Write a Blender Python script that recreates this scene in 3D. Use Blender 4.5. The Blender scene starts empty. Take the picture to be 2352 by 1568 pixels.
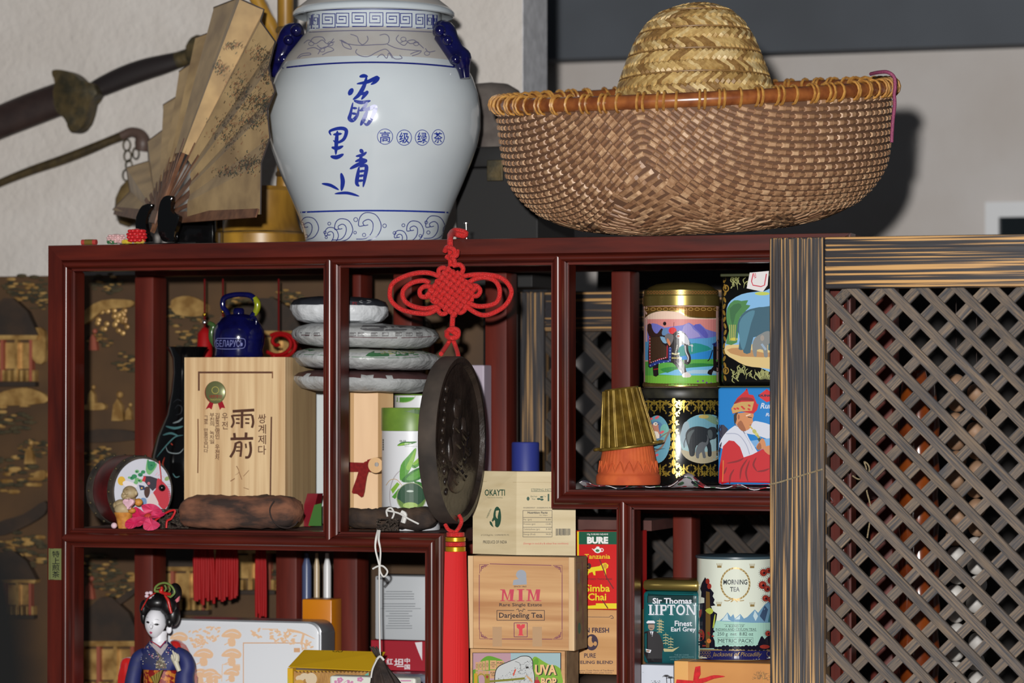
import bpy, bmesh, math, random
from mathutils import Vector, Matrix, Euler
from mathutils.bvhtree import BVHTree
from mathutils.geometry import tessellate_polygon
random.seed(7)
SC = bpy.context.scene
COL = SC.collection
PI = math.pi
sin, cos, sqrt = math.sin, math.cos, math.sqrt

# ---------------------------------------------------------------- camera
W, H, FPX = 2352, 1568, 7400.0
YAW, PITCH = math.radians(18.2), math.radians(0.92)
DIST, ZCAM = 4.23, 1.5
FWD = Vector((-sin(YAW)*cos(PITCH), cos(YAW)*cos(PITCH), sin(PITCH)))
RIGHT = Vector((cos(YAW), sin(YAW), 0))
UP = RIGHT.cross(FWD)
CAM = Vector((sin(YAW)*DIST, -cos(YAW)*DIST, ZCAM))
cd = bpy.data.cameras.new('camera'); cam = bpy.data.objects.new('camera', cd); COL.objects.link(cam)
cam.matrix_world = Matrix((( RIGHT.x, UP.x, -FWD.x, CAM.x), (RIGHT.y, UP.y, -FWD.y, CAM.y), (RIGHT.z, UP.z, -FWD.z, CAM.z), (0,0,0,1)))
cd.sensor_width = 36; cd.lens = FPX/W*36; cd.clip_end = 50
cd.dof.use_dof = True; cd.dof.focus_distance = 4.2; cd.dof.aperture_fstop = 5.0
SC.camera = cam

# ---------------------------------------------------------------- world, flash, exposure
w = bpy.data.worlds.new('world'); SC.world = w; w.use_nodes = True
bg = w.node_tree.nodes['Background']; bg.inputs[0].default_value = (0.8, 0.88, 1.0, 1); bg.inputs[1].default_value = 0.065
ld = bpy.data.lights.new('camera_flash', 'POINT'); ld.energy = 800; ld.shadow_soft_size = 0.03; ld.color = (1.0, 0.985, 0.96)
flash = bpy.data.objects.new('camera_flash', ld); COL.objects.link(flash)
flash.location = CAM - RIGHT*0.10 + UP*0.17 + FWD*0.05
vs = SC.view_settings
SC.display_settings.display_device = 'sRGB'
vs.view_transform = 'Standard'; vs.look = 'None'; vs.gamma = 1; vs.use_curve_mapping = False
vs.exposure = -0.10

# ---------------------------------------------------------------- pixel -> place
def ray(px, py):
    return (RIGHT*((px-W/2)/FPX) + UP*((H/2-py)/FPX) + FWD).normalized()
def P(px, py, Y):
    d = ray(px, py); return CAM + d*((Y-CAM.y)/d.y)
def X(px, Y=0.0): return P(px, 903, Y).x
def Zp(py, px=1176, Y=0.0): return P(px, py, Y).z
def M(p):                                   # metres per photo pixel at a point
    return (Vector(p)-CAM).dot(FWD)/FPX

# ---------------------------------------------------------------- materials
def lin(c):
    return tuple(((v/255)/12.92 if v/255 <= .04045 else ((v/255+.055)/1.055)**2.4) for v in c)
MATS = {}
def mat(key, c=None, rough=.6, metal=0., c2=None, scale=20., st=(1,1,1), lo=.35, hi=.65, detail=3., bump=0., bscale=None, coat=0., spec=.5, orand=0., sheen=0., emit=None, trans=0., dist=0.):
    if c is None: return MATS[key]
    if key in MATS: return MATS[key]
    m = bpy.data.materials.new(key); m.use_nodes = True; MATS[key] = m
    nt = m.node_tree; N = nt.nodes; L = nt.links; b = N['Principled BSDF']
    b.inputs['Roughness'].default_value = rough; b.inputs['Metallic'].default_value = metal
    b.inputs['Specular IOR Level'].default_value = spec
    b.inputs['Coat Weight'].default_value = coat; b.inputs['Coat Roughness'].default_value = .08
    b.inputs['Sheen Weight'].default_value = sheen
    b.inputs['Transmission Weight'].default_value = trans
    c1 = (*lin(c), 1); b.inputs['Base Color'].default_value = c1
    if emit:
        b.inputs['Emission Color'].default_value = c1; b.inputs['Emission Strength'].default_value = emit
    col = None
    if c2 or bump:
        tc = N.new('ShaderNodeTexCoord'); mp = N.new('ShaderNodeMapping'); L.new(tc.outputs['Object'], mp.inputs[0])
        mp.inputs['Scale'].default_value = [scale*s for s in st]
        nz = N.new('ShaderNodeTexNoise'); nz.inputs['Scale'].default_value = 1; nz.inputs['Detail'].default_value = detail
        nz.inputs['Distortion'].default_value = dist
        if orand:
            oi = N.new('ShaderNodeObjectInfo'); ml = N.new('ShaderNodeMath'); ml.operation = 'MULTIPLY'; ml.inputs[1].default_value = 37
            L.new(oi.outputs['Random'], ml.inputs[0]); cb = N.new('ShaderNodeCombineXYZ')
            for i in range(3): L.new(ml.outputs[0], cb.inputs[i])
            L.new(cb.outputs[0], mp.inputs['Location'])
        L.new(mp.outputs[0], nz.inputs['Vector'])
    if c2:
        rp = N.new('ShaderNodeValToRGB'); rp.color_ramp.elements[0].position = lo; rp.color_ramp.elements[1].position = hi
        rp.color_ramp.elements[0].color = c1; rp.color_ramp.elements[1].color = (*lin(c2), 1)
        L.new(nz.outputs[0], rp.inputs[0]); col = rp.outputs[0]
        if orand:
            hs = N.new('ShaderNodeHueSaturation'); mr = N.new('ShaderNodeMapRange')
            mr.inputs[3].default_value = 1-orand; mr.inputs[4].default_value = 1+orand
            L.new(oi.outputs['Random'], mr.inputs[0]); L.new(mr.outputs[0], hs.inputs['Value']); L.new(col, hs.inputs['Color']); col = hs.outputs[0]
        L.new(col, b.inputs['Base Color'])
    if bump:
        src = nz.outputs[0]
        if bscale:
            n2 = N.new('ShaderNodeTexNoise'); n2.inputs['Scale'].default_value = bscale; n2.inputs['Detail'].default_value = 4
            L.new(tc.outputs['Object'], n2.inputs['Vector']); src = n2.outputs[0]
        bp = N.new('ShaderNodeBump'); bp.inputs['Strength'].default_value = bump; bp.inputs['Distance'].default_value = .004
        L.new(src, bp.inputs['Height']); L.new(bp.outputs[0], b.inputs['Normal'])
    return m
def ink(r, g, b, rough=.5, metal=0., spec=.4, coat=0.):      # flat print colour
    return mat('ink_%d_%d_%d_%g_%g' % (r, g, b, rough, coat), (r, g, b), rough, metal, spec=spec, coat=coat)

# ---------------------------------------------------------------- mesh and object helpers
ORG, REG = {}, {}
def tag(o, label=None, cat=None, group=None, kind=None):
    if label: o['label'] = label
    if cat: o['category'] = cat
    if group: o['group'] = group
    if kind: o['kind'] = kind
    return o
def thing(name, label, cat, loc, group=None):
    o = bpy.data.objects.new(name, None); COL.objects.link(o); o.empty_display_size = .03
    o.location = loc; ORG[o.name] = Vector(loc); return tag(o, label, cat, group)
def mk(name, vf, m, parent=None, smooth=None, label=None, cat=None, group=None, kind=None, fm=None):
    V, Fc = vf[0], vf[1]
    if len(vf) > 2 and fm is None: fm = vf[2]
    V = [Vector(v) for v in V]
    if parent is not None: org = ORG[parent.name]
    else:
        xs = [v.x for v in V]; ys = [v.y for v in V]
        org = Vector(((min(xs)+max(xs))/2, (min(ys)+max(ys))/2, min(v.z for v in V)))
    me = bpy.data.meshes.new(name); me.from_pydata([v-org for v in V], [], Fc)
    for x in (m if isinstance(m, (list, tuple)) else [m]): me.materials.append(x)
    if fm: me.polygons.foreach_set('material_index', fm)
    if smooth is not None:
        me.polygons.foreach_set('use_smooth', [True]*len(me.polygons)); me.set_sharp_from_angle(angle=math.radians(smooth))
    me.validate(); me.update()
    o = bpy.data.objects.new(name, me); COL.objects.link(o)
    if parent is not None: o.parent = parent
    else: o.location = org
    ORG[o.name] = org; REG[o.name] = (V, Fc)
    return tag(o, label, cat, group, kind)

def join(*vfs):
    V, Fc, fm, any_m = [], [], [], False
    for vf in vfs:
        n = len(V); V += list(vf[0]); Fc += [[i+n for i in f] for f in vf[1]]
        if len(vf) > 2: any_m = True; fm += list(vf[2])
        else: fm += [0]*len(vf[1])
    return (V, Fc, fm) if any_m else (V, Fc)
def triang(vf): return (vf[0], [[f[0], f[i], f[i+1]] for f in vf[1] for i in range(1, len(f)-1)])
def withm(vf, i): return (vf[0], vf[1], [i]*len(vf[1]))
def xf(vf, mtx): return (([mtx @ Vector(v) for v in vf[0]],) + tuple(vf[1:]))
def rotz(vf, a, c): c = Vector(c); return xf(vf, Matrix.Translation(c) @ Matrix.Rotation(a, 4, 'Z') @ Matrix.Translation(-c))
def frombm(bm):
    bm.verts.index_update(); r = ([v.co.copy() for v in bm.verts], [[v.index for v in f.verts] for f in bm.faces]); bm.free(); return r
def box(x0, x1, y0, y1, z0, z1, bev=0., seg=2):
    x0, x1 = min(x0, x1), max(x0, x1); y0, y1 = min(y0, y1), max(y0, y1); z0, z1 = min(z0, z1), max(z0, z1)
    V = [(x, y, z) for z in (z0, z1) for y in (y0, y1) for x in (x0, x1)]
    Fc = [[0,2,3,1],[4,5,7,6],[0,1,5,4],[2,6,7,3],[0,4,6,2],[1,3,7,5]]
    if not bev: return ([Vector(v) for v in V], Fc)
    bm = bmesh.new(); vs_ = [bm.verts.new(v) for v in V]
    for f in Fc: bm.faces.new([vs_[i] for i in f])
    bmesh.ops.bevel(bm, geom=bm.edges[:], offset=bev, segments=seg, affect='EDGES', profile=.5)
    return frombm(bm)
def hexa(c8, bev=0., seg=2):                   # 4 base corners (ccw from above) then 4 top corners
    bm = bmesh.new(); v = [bm.verts.new(c) for c in c8]
    for f in ([3,2,1,0],[4,5,6,7],[0,1,5,4],[1,2,6,5],[2,3,7,6],[3,0,4,7]): bm.faces.new([v[i] for i in f])
    if bev: bmesh.ops.bevel(bm, geom=bm.edges[:], offset=bev, segments=seg, affect='EDGES', profile=.5)
    return frombm(bm)
def lathe(cx, cy, prof, n=48, fn=None, a0=0.):
    V, Fc = [], []
    for (r, z) in prof:
        for i in range(n):
            a = a0+2*PI*i/n; rr = r*(fn(a, z) if fn else 1.)
            V.append(Vector((cx+rr*cos(a), cy+rr*sin(a), z)))
    for k in range(len(prof)-1):
        for i in range(n):
            j = (i+1) % n; Fc.append([k*n+i, k*n+j, (k+1)*n+j, (k+1)*n+i])
    if prof[0][0] > 1e-6: Fc.append(list(range(n))[::-1])
    if prof[-1][0] > 1e-6: Fc.append([(len(prof)-1)*n+i for i in range(n)])
    return (V, Fc)
def tube(path, r, n=8, closed=False, flat=None):
    path = [Vector(p) for p in path]; K = len(path); V, Fc = [], []
    rs = r if isinstance(r, (list, tuple)) else [r]*K
    up = None
    for k in range(K):
        a = path[(k-1) % K] if (closed or k > 0) else path[k]; b = path[(k+1) % K] if (closed or k < K-1) else path[k]
        t = (b-a); t = t.normalized() if t.length > 1e-9 else Vector((0,0,1))
        if up is None:
            up = Vector((0,1,0)) if abs(t.y) < .9 else Vector((1,0,0))
        u = (up - t*up.dot(t)); u = u.normalized() if u.length > 1e-6 else t.orthogonal().normalized()
        up = u; s = t.cross(u)
        for i in range(n):
            q = 2*PI*i/n; V.append(path[k] + (u*cos(q)*(flat or 1.) + s*sin(q))*rs[k])
    for k in range(K if closed else K-1):
        for i in range(n):
            j = (i+1) % n; k2 = (k+1) % K; Fc.append([k*n+i, k*n+j, k2*n+j, k2*n+i])
    if not closed: Fc.append(list(range(n))[::-1]); Fc.append([(K-1)*n+i for i in range(n)])
    return (V, Fc)
def ball(c, r, seg=16, rings=10, sc=(1,1,1), mtx=None):
    V, Fc = [], []; c = Vector(c)
    for k in range(rings+1):
        t = PI*k/rings
        for i in range(seg):
            p = 2*PI*i/seg; v = Vector((r*sc[0]*sin(t)*cos(p), r*sc[1]*sin(t)*sin(p), -r*sc[2]*cos(t)))
            V.append(c+(mtx @ v if mtx else v))
    for k in range(rings):
        for i in range(seg):
            j = (i+1) % seg; Fc.append([k*seg+i, k*seg+j, (k+1)*seg+j, (k+1)*seg+i])
    bm = bmesh.new(); vs_ = [bm.verts.new(v) for v in V]
    for f in Fc: bm.faces.new([vs_[i] for i in f])
    bmesh.ops.remove_doubles(bm, verts=bm.verts[:], dist=r*1e-3)
    return frombm(bm)
def prism(pts, d, bev=0.):                     # outline in space, pushed by vector d
    d = Vector(d); pts = [Vector(p) for p in pts]; n = len(pts)
    nrm = Vector((0,0,0))
    for i in range(n): nrm += pts[i].cross(pts[(i+1) % n])
    if nrm.dot(d) > 0: pts = pts[::-1]
    V = pts + [p+d for p in pts]
    Fc = [list(range(n)), [n+i for i in range(n)][::-1]] + [[i, n+i, n+(i+1) % n, (i+1) % n] for i in range(n)]
    if bev:
        bm = bmesh.new(); v = [bm.verts.new(c) for c in V]
        for f in Fc: bm.faces.new([v[i] for i in f])
        bmesh.ops.bevel(bm, geom=bm.edges[:], offset=bev, segments=2, affect='EDGES', profile=.5)
        return frombm(bm)
    return (V, Fc)
def pprism(px, Y, th, bev=0.): return prism([P(a, b, Y) for a, b in px], (0, th, 0), bev)
def spline(pts, k=6, closed=False):
    pts = [tuple(p) for p in pts]; n = len(pts); out = []; D = len(pts[0])
    g = (lambda i: pts[i % n]) if closed else (lambda i: pts[max(0, min(n-1, i))])
    for i in range(n if closed else n-1):
        a, b, c, d = g(i-1), g(i), g(i+1), g(i+2)
        for j in range(k):
            t = j/k
            out.append(tuple(.5*(2*b[q]+(c[q]-a[q])*t+(2*a[q]-5*b[q]+4*c[q]-d[q])*t*t+(3*b[q]-a[q]-3*c[q]+d[q])*t**3) for q in range(D)))
    if not closed: out.append(pts[-1])
    return out
def ptube(px, Y, rpx, n=8, k=5, closed=False, sm=True):       # tube through photo points on plane Y (x, y[, Y offset])
    q = [(p[0], p[1], p[2] if len(p) > 2 else 0.) for p in px]
    if sm: q = spline(q, k, closed)
    pts = [P(a, b, Y+c) for a, b, c in q]
    if isinstance(rpx, (list, tuple)):
        K = len(pts); rs = []
        for i in range(K):
            t = i/(K-1)*(len(rpx)-1); f = min(int(t), len(rpx)-2); rs.append((rpx[f]*(1-t+f)+rpx[f+1]*(t-f))*M(pts[i]))
    else: rs = [rpx*M(p) for p in pts]
    return tube(pts, rs, n, closed)
def noise_vf(vf, amp, freq=40., seed=0):
    from mathutils import noise as nz
    o = Vector((seed*3.1, seed*1.7, seed)); return ([Vector(v)+amp*nz.noise_vector(Vector(v)*freq+o) for v in vf[0]],)+tuple(vf[1:])
def drop(bm_vf, levels=1):                      # Catmull-Clark smoothing of a coarse mesh
    me = bpy.data.meshes.new('tmp'); me.from_pydata([tuple(v) for v in bm_vf[0]], [], bm_vf[1]); me.update()
    o = bpy.data.objects.new('tmp', me); COL.objects.link(o)
    md = o.modifiers.new('s', 'SUBSURF'); md.levels = levels; md.render_levels = levels
    e = o.evaluated_get(bpy.context.evaluated_depsgraph_get()); m2 = e.to_mesh()
    r = ([v.co.copy() for v in m2.vertices], [list(p.vertices) for p in m2.polygons]); e.to_mesh_clear()
    bpy.data.objects.remove(o); bpy.data.meshes.remove(me); return r

# ---------------------------------------------------------------- flat print laid on real surfaces
FONT_CACHE = {}
def glyphs(s, bold=0.):
    k = (s, bold)
    if k not in FONT_CACHE:
        c = bpy.data.curves.new('t', 'FONT'); c.body = s; c.resolution_u = 2; c.offset = bold; c.align_x = 'CENTER'
        o = bpy.data.objects.new('t', c); COL.objects.link(o)
        m = bpy.data.meshes.new_from_object(o.evaluated_get(bpy.context.evaluated_depsgraph_get()))
        FONT_CACHE[k] = ([(v.co.x, v.co.y) for v in m.vertices], [list(p.vertices) for p in m.polygons])
        bpy.data.objects.remove(o); bpy.data.curves.remove(c); bpy.data.meshes.remove(m)
    return FONT_CACHE[k]
class Art:
    def __init__(s, ox=0, oy=0, sc=1.): s.sh = []; s.tf = (ox, oy, sc)
    def at(s, ox, oy, sc): s.tf = (ox, oy, sc); return s
    def q(s, p): return (s.tf[0]+p[0]/s.tf[2], s.tf[1]+p[1]/s.tf[2])
    def raw(s, m, V, Fc): s.sh.append((m, [s.q(v) for v in V], Fc)); return s
    def poly(s, m, pts, sm=0):
        if sm: pts = spline(pts, sm, True)
        t = tessellate_polygon([[Vector((p[0], p[1], 0)) for p in pts]])
        return s.raw(m, pts, [list(f) for f in t])
    def rect(s, m, x0, y0, x1, y1): return s.raw(m, [(x0,y0),(x1,y0),(x1,y1),(x0,y1)], [[0,1,2,3]])
    def ell(s, m, cx, cy, rx, ry=None, n=20, rot=0.):
        ry = ry or rx; c, d = cos(rot), sin(rot)
        pts = [(cx+rx*cos(2*PI*i/n)*c-ry*sin(2*PI*i/n)*d, cy+rx*cos(2*PI*i/n)*d+ry*sin(2*PI*i/n)*c) for i in range(n)]
        return s.raw(m, pts, [list(range(n))])
    def ring(s, m, cx, cy, rx, ry, w, n=28, a0=0., a1=2*PI):
        V, Fc = [], []; full = abs(a1-a0-2*PI) < 1e-6; k = n if full else n+1
        for i in range(k):
            a = a0+(a1-a0)*i/n
            V += [(cx+rx*cos(a), cy+ry*sin(a)), (cx+(rx-w)*cos(a), cy+(ry-w)*sin(a))]
        for i in range(n):
            j = (i+1) % k; Fc.append([2*i, 2*j, 2*j+1, 2*i+1])
        return s.raw(m, V, Fc)
    def line(s, m, pts, w, sm=0, closed=False, taper=0):
        if sm: pts = spline(pts, sm, closed)
        K = len(pts); V, Fc = [], []
        for i in range(K):
            a = pts[i-1] if (i > 0 or closed) else pts[i]; b = pts[(i+1) % K] if (i < K-1 or closed) else pts[i]
            dx, dy = b[0]-a[0], b[1]-a[1]; L = sqrt(dx*dx+dy*dy) or 1.
            t = i/max(1, K-1); ww = w*.5*(1. if not taper else (sin(PI*min(1, max(0, t))*.96+.08)**.6 if taper == 2 else 1-t*.85))
            V += [(pts[i][0]-dy/L*ww, pts[i][1]+dx/L*ww), (pts[i][0]+dy/L*ww, pts[i][1]-dx/L*ww)]
        for i in range(K if closed else K-1):
            j = (i+1) % K; Fc.append([2*i, 2*j, 2*j+1, 2*i+1])
        return s.raw(m, V, Fc)
    def text(s, m, t, x0, y0, x1, y1, bold=0., skew=0., rot=0., slope=0.):
        V, Fc = glyphs(t, bold)
        if not V: return s
        xs = [v[0] for v in V]; ys = [v[1] for v in V]; a, b, c, d = min(xs), max(xs), min(ys), max(ys)
        out = []
        for v in V:
            u = (v[0]-a)/(b-a or 1); h = (v[1]-c)/(d-c or 1)
            x = x0+(x1-x0)*u+skew*(h-.5)*(y1-y0); y = y1-(y1-y0)*h+slope*(x-x0)
            if rot:
                mx, my = (x0+x1)/2, (y0+y1)/2; x, y = mx+(x-mx)*cos(rot)-(y-my)*sin(rot), my+(x-mx)*sin(rot)+(y-my)*cos(rot)
            out.append((x, y))
        return s.raw(m, out, Fc)
    def vtext(s, m, t, x0, y0, x1, y1, bold=0., gap=.1):
        n = len(t); h = (y1-y0)/n
        for i, ch in enumerate(t):
            if ch != ' ': s.text(m, ch, x0, y0+h*i+h*gap/2, x1, y0+h*(i+1)-h*gap/2, bold)
        return s
    def put(s, target, name, parent=None, step=None, off=.0003, dl=.00006, label=None):
        tg = target if isinstance(target, (list, tuple)) else [target]
        V, Fc = join(*[REG[t.name] for t in tg])[:2]
        tree = BVHTree.FromPolygons(V, Fc); parent = parent or tg[0]
        ms, OV, OF, fm = [], [], [], []
        bbs, lay = [], []
        for (m, pv, pf) in s.sh:                   # overlapping prints stack, others share a layer
            bb = (min(p[0] for p in pv), max(p[0] for p in pv), min(p[1] for p in pv), max(p[1] for p in pv))
            lay.append(1+max([l for b, l in zip(bbs, lay) if b[0] < bb[1] and bb[0] < b[1] and b[2] < bb[3] and bb[2] < b[3]] or [-1])); bbs.append(bb)
        if max(lay) > 40: dl = dl*40/max(lay)
        for si, (m, pv, pf) in enumerate(s.sh):
            li = lay[si]
            if m not in ms: ms.append(m)
            if step:
                bm = bmesh.new(); vs_ = [bm.verts.new((x, y, 0)) for x, y in pv]
                for f in pf:
                    try: bm.faces.new([vs_[i] for i in f])
                    except ValueError: pass
                for ax in (0, 1):
                    lo_, hi_ = min(p[ax] for p in pv), max(p[ax] for p in pv); c = math.floor(lo_/step)*step+step
                    while c < hi_:
                        pl = (c, 0, 0) if ax == 0 else (0, c, 0); nn = (1, 0, 0) if ax == 0 else (0, 1, 0)
                        bmesh.ops.bisect_plane(bm, geom=bm.verts[:]+bm.edges[:]+bm.faces[:], plane_co=pl, plane_no=nn, dist=1e-4); c += step
                pv, pf = frombm(bm)
            base = len(OV); ok = []
            hits = []
            for p in pv:
                d = ray(p[0], p[1]); hits.append((tree.ray_cast(CAM, d)[0], d))
            good = [pv[i] for i, h in enumerate(hits) if h[0] is not None]
            if not good and len(pv) > 2:
                c = (sum(p[0] for p in pv)/len(pv), sum(p[1] for p in pv)/len(pv))
                if tree.ray_cast(CAM, ray(*c))[0] is not None: good = [c]
            for i, p in enumerate(pv):
                h, d = hits[i]
                if h is None and good:            # clip the print at the edge of the thing
                    g = min(good, key=lambda q: (q[0]-p[0])**2+(q[1]-p[1])**2); lo_, hi_ = 0., 1.
                    for _ in range(9):
                        md = (lo_+hi_)/2; r_ = ray(g[0]+(p[0]-g[0])*md, g[1]+(p[1]-g[1])*md); h2 = tree.ray_cast(CAM, r_)[0]
                        if h2 is not None: lo_, h, d = md, h2, r_
                        else: hi_ = md
                    if h is None: d = ray(g[0], g[1]); h = tree.ray_cast(CAM, d)[0]
                ok.append(h is not None); OV.append(h-d*(off+dl*li) if h is not None else Vector(CAM))
            for f in pf:
                if all(ok[i] for i in f): OF.append([base+i for i in f]); fm.append(ms.index(m))
        used = sorted({i for f in OF for i in f}); mp = {u: k for k, u in enumerate(used)}
        if not OF: return None
        return mk(name, ([OV[u] for u in used], [[mp[i] for i in f] for f in OF]), ms, parent, fm=fm, label=label)
# ================================================================ the setting
ZTOP = Zp(551, 900)                 # shelf top
ZM = P(450, 1217, 0).z              # left cell floor
ZR = P(1540, 1127, 0).z             # right cell floor
ZL, ZC, ZRL = .95, 1.05, 1.045      # floors below the frame: left, centre, right
stucco = mat('stucco', (205, 199, 193), .9, c2=(196, 189, 182), scale=9, bump=.9, bscale=70)
farwall = mat('far_wall', (206, 200, 196), .9, c2=(198, 190, 184), scale=5, bump=.35, bscale=60)
endface = mat('wall_end', (214, 214, 218), .9, c2=(190, 190, 194), scale=60)
floor_m = mat('floor', (95, 80, 68), .6, c2=(80, 66, 56), scale=3)
YW = .62
xw = X(1200, YW)
wl = mk('wall_left', join(withm(box(-2.2, xw, YW, YW+.12, 0, 2.7), 0), withm(box(xw, xw+.0012, YW, YW+.12, 0, 2.7), 1)), [stucco, endface], kind='structure')
YB = 1.9
mk('wall_back', box(-2.2, 2.2, YB, YB+.1, 0, 2.7), farwall, kind='structure')
zb = P(1700, 122, YB-.08).z
mk('trim_1', box(-1.0, 2.2, YB-.08, YB, zb, 2.7), mat('beam', (88, 93, 100), .85, c2=(80, 84, 90), scale=4), kind='structure', label='dark grey ceiling beam across the far wall')
mk('floor', box(-2.2, 2.2, -4.6, YB+.1, -.05, 0), floor_m, kind='structure')
zbackdrop = P(1900, 572, 1.0).z
mk('dark_backdrop', box(xw+.004, 2.0, 1.0, 1.06, 0, zbackdrop), mat('backdrop_black', (24, 20, 18), .8), kind='structure')  # dark backdrop board, added to make the space behind the lattice black
# window far behind
wx0, wx1, wz0, wz1 = X(2268, YB), X(2420, YB), P(2300, 640, YB).z, P(2300, 465, YB).z
win = mk('window_1', join(box(wx0, wx0+.025, YB-.02, YB, wz0, wz1), box(wx1-.025, wx1, YB-.02, YB, wz0, wz1), box(wx0+.025, wx1-.025, YB-.02, YB, wz1-.028, wz1), box(wx0+.025, wx1-.025, YB-.02, YB, wz0, wz0+.03)),
         mat('win_frame', (225, 226, 228), .5), kind='structure')
mk('pane', box(wx0+.025, wx1-.025, YB-.008, YB-.002, wz0+.03, wz1-.028), mat('win_glass', (30, 36, 40), .1), win)
bp = thing('bamboo_pole', 'yellow brown bamboo pole standing before the far window', 'pole', (X(2356, 1.55), 1.55, 0))
for k in range(7):
    z0 = k*.252; mk('bamboo_segment', lathe(X(2356, 1.55), 1.55, [(.017, z0+.001), (.02, z0+.006), (.018, z0+.02), (.018, z0+.236), (.02, z0+.247), (.017, z0+.251)], 16), mat('bamboo_old', (140, 112, 60), .5, c2=(105, 80, 40), scale=30), bp, smooth=40)

# ================================================================ the display shelf
rose = mat('rosewood', (90, 29, 18), .3, c2=(50, 15, 11), scale=60, st=(.12, 1, 1), lo=.3, hi=.75, spec=.55, bump=.06)
rosev = mat('rosewood_upright', (90, 29, 18), .3, c2=(50, 15, 11), scale=60, st=(1, 1, .12), lo=.3, hi=.75, spec=.55, bump=.06)
roseb = mat('rosewood_back', (100, 36, 26), .5, c2=(70, 23, 17), scale=60, st=(1, 1, .1), lo=.3, hi=.75, spec=.2)
dusty = mat('board_dusty', (96, 60, 52), .75, c2=(70, 34, 30), scale=14)
XL = X(109)
shelf = thing('display_shelf', 'dark red rosewood open display shelf with beaded dividers', 'shelf', (X(1030), .15, 0))
FD = .036
def bead(kind):
    if kind == 'div':
        p = [(0, .006), (.10, .006), (.12, .002), (.2, .001), (.23, -.001)]
        for i in range(11):
            t = -1+2*i/10; p.append((.5+.26*t, -.001-.0085*sqrt(max(0, 1-t*t))))
        return p+[(.77, -.001), (.8, .001), (.88, .002), (.9, .006), (1, .006)]
    p = [(0, .002), (.02, 0), (.58, -.001), (.61, .002)]      # outer flat, inner bead
    for i in range(9):
        t = -1+2*i/8; p.append((.76+.13*t, .001-.0075*sqrt(max(0, 1-t*t))))
    return p+[(.9, .003), (.92, .007), (1, .007)]
def member(name, axis, a0, a1, b0, b1, ends=('flat', 'flat'), kind='div', m=None, depth=FD):
    # a0 -> a1: across (s = 0 -> 1); b0 -> b1 along. ends: flat, point, in (s=1 side shorter), out (s=0 side shorter)
    wd = abs(a1-a0); pr = bead(kind); rows = []
    def cut(e, s):
        return {'flat': 0, 'point': min(s, 1-s)*wd*.9, 'in': -s*wd, 'out': -(1-s)*wd}[e]
    for s, y in pr+[(1, depth), (0, depth)]:
        a = a0+(a1-a0)*s; lo_ = b0-cut(ends[0], s); hi_ = b1+cut(ends[1], s)
        rows.append(((a, y, lo_), (a, y, hi_)) if axis == 'v' else ((lo_, y, a), (hi_, y, a)))
    n = len(rows); V = [r[0] for r in rows]+[r[1] for r in rows]
    flip = (a1 > a0) == (axis == 'v')
    Fc = []
    for i in range(n):
        j = (i+1) % n; f = [i, j, n+j, n+i]; Fc.append(f if flip else f[::-1])
    c0, c1 = list(range(n)), [n+i for i in range(n)]
    Fc += [c0[::-1], c1] if flip else [c0, c1[::-1]]
    return mk(name, (V, Fc), m or (rosev if axis == 'v' else rose), shelf, smooth=35)
zt0 = P(165, 622, 0).z; zt1 = ZTOP
XR0, XR1 = X(1898), X(1952)
stile = member('stile', 'v', XL, X(167), 0, zt1, ('flat', 'in'), 'edge')
member('stile', 'v', XR0, XR1, 0, zt1, ('flat', 'out'), 'edge')
member('top_rail', 'h', zt1, zt0, XL, XR1, ('in', 'in'), 'edge')
zm1, zm0 = P(450, 1217, 0).z, P(450, 1261, 0).z
zr1, zr0 = P(1540, 1127, 0).z, P(1540, 1171, 0).z
bx0, bx1 = X(973), X(1016)
cx0, cx1 = X(1263), X(1304)
member('divider', 'v', X(739), X(779), zm1, zt0, ('point', 'point'))
member('middle_rail', 'h', zm1, zm0, X(167), bx1, ('point', 'in'))
member('divider', 'v', bx1, bx0, 0, zm1, ('flat', 'in'))
member('divider', 'v', cx0, cx1, zr0, zt0, ('in', 'point'))
member('middle_rail', 'h', zr0, zr1, cx0, XR0, ('in', 'point'))
member('divider', 'v', X(1413), X(1454), 0, zr0, ('flat', 'point'))
YR = .262; SD = .31
# boards
mk('top_board', box(XL+.002, XR1-.002, .012, SD-.002, zt1-.02, zt1-.0005), dusty, shelf)
mk('shelf_board', box(XL+.03, bx1-.012, .03, SD-.004, zm1-.016, zm1-.0005), dusty, shelf)
mk('shelf_board', box(X(1328, .05), XR0+.01, .03, SD-.004, zr1-.016, zr1-.0005), dusty, shelf)
mk('shelf_board', box(XL+.03, bx1-.01, .03, SD-.004, ZL-.018, ZL), dusty, shelf)
mk('shelf_board', box(bx1-.008, X(1413)+.012, .005, SD-.004, ZC-.018, ZC), dusty, shelf)
mk('shelf_board', box(X(1413)+.014, XR0+.01, .03, SD-.004, ZRL-.018, ZRL), dusty, shelf)
mk('shelf_board', box(bx1+.01, cx1+.06, .19, SD-.004, P(1150, 1190, .2).z-.014, P(1150, 1190, .2).z), dusty, shelf)
for z in (.25, .6):
    mk('shelf_board', box(XL+.03, XR0+.01, .03, SD-.004, z-.018, z), dusty, shelf)
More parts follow.
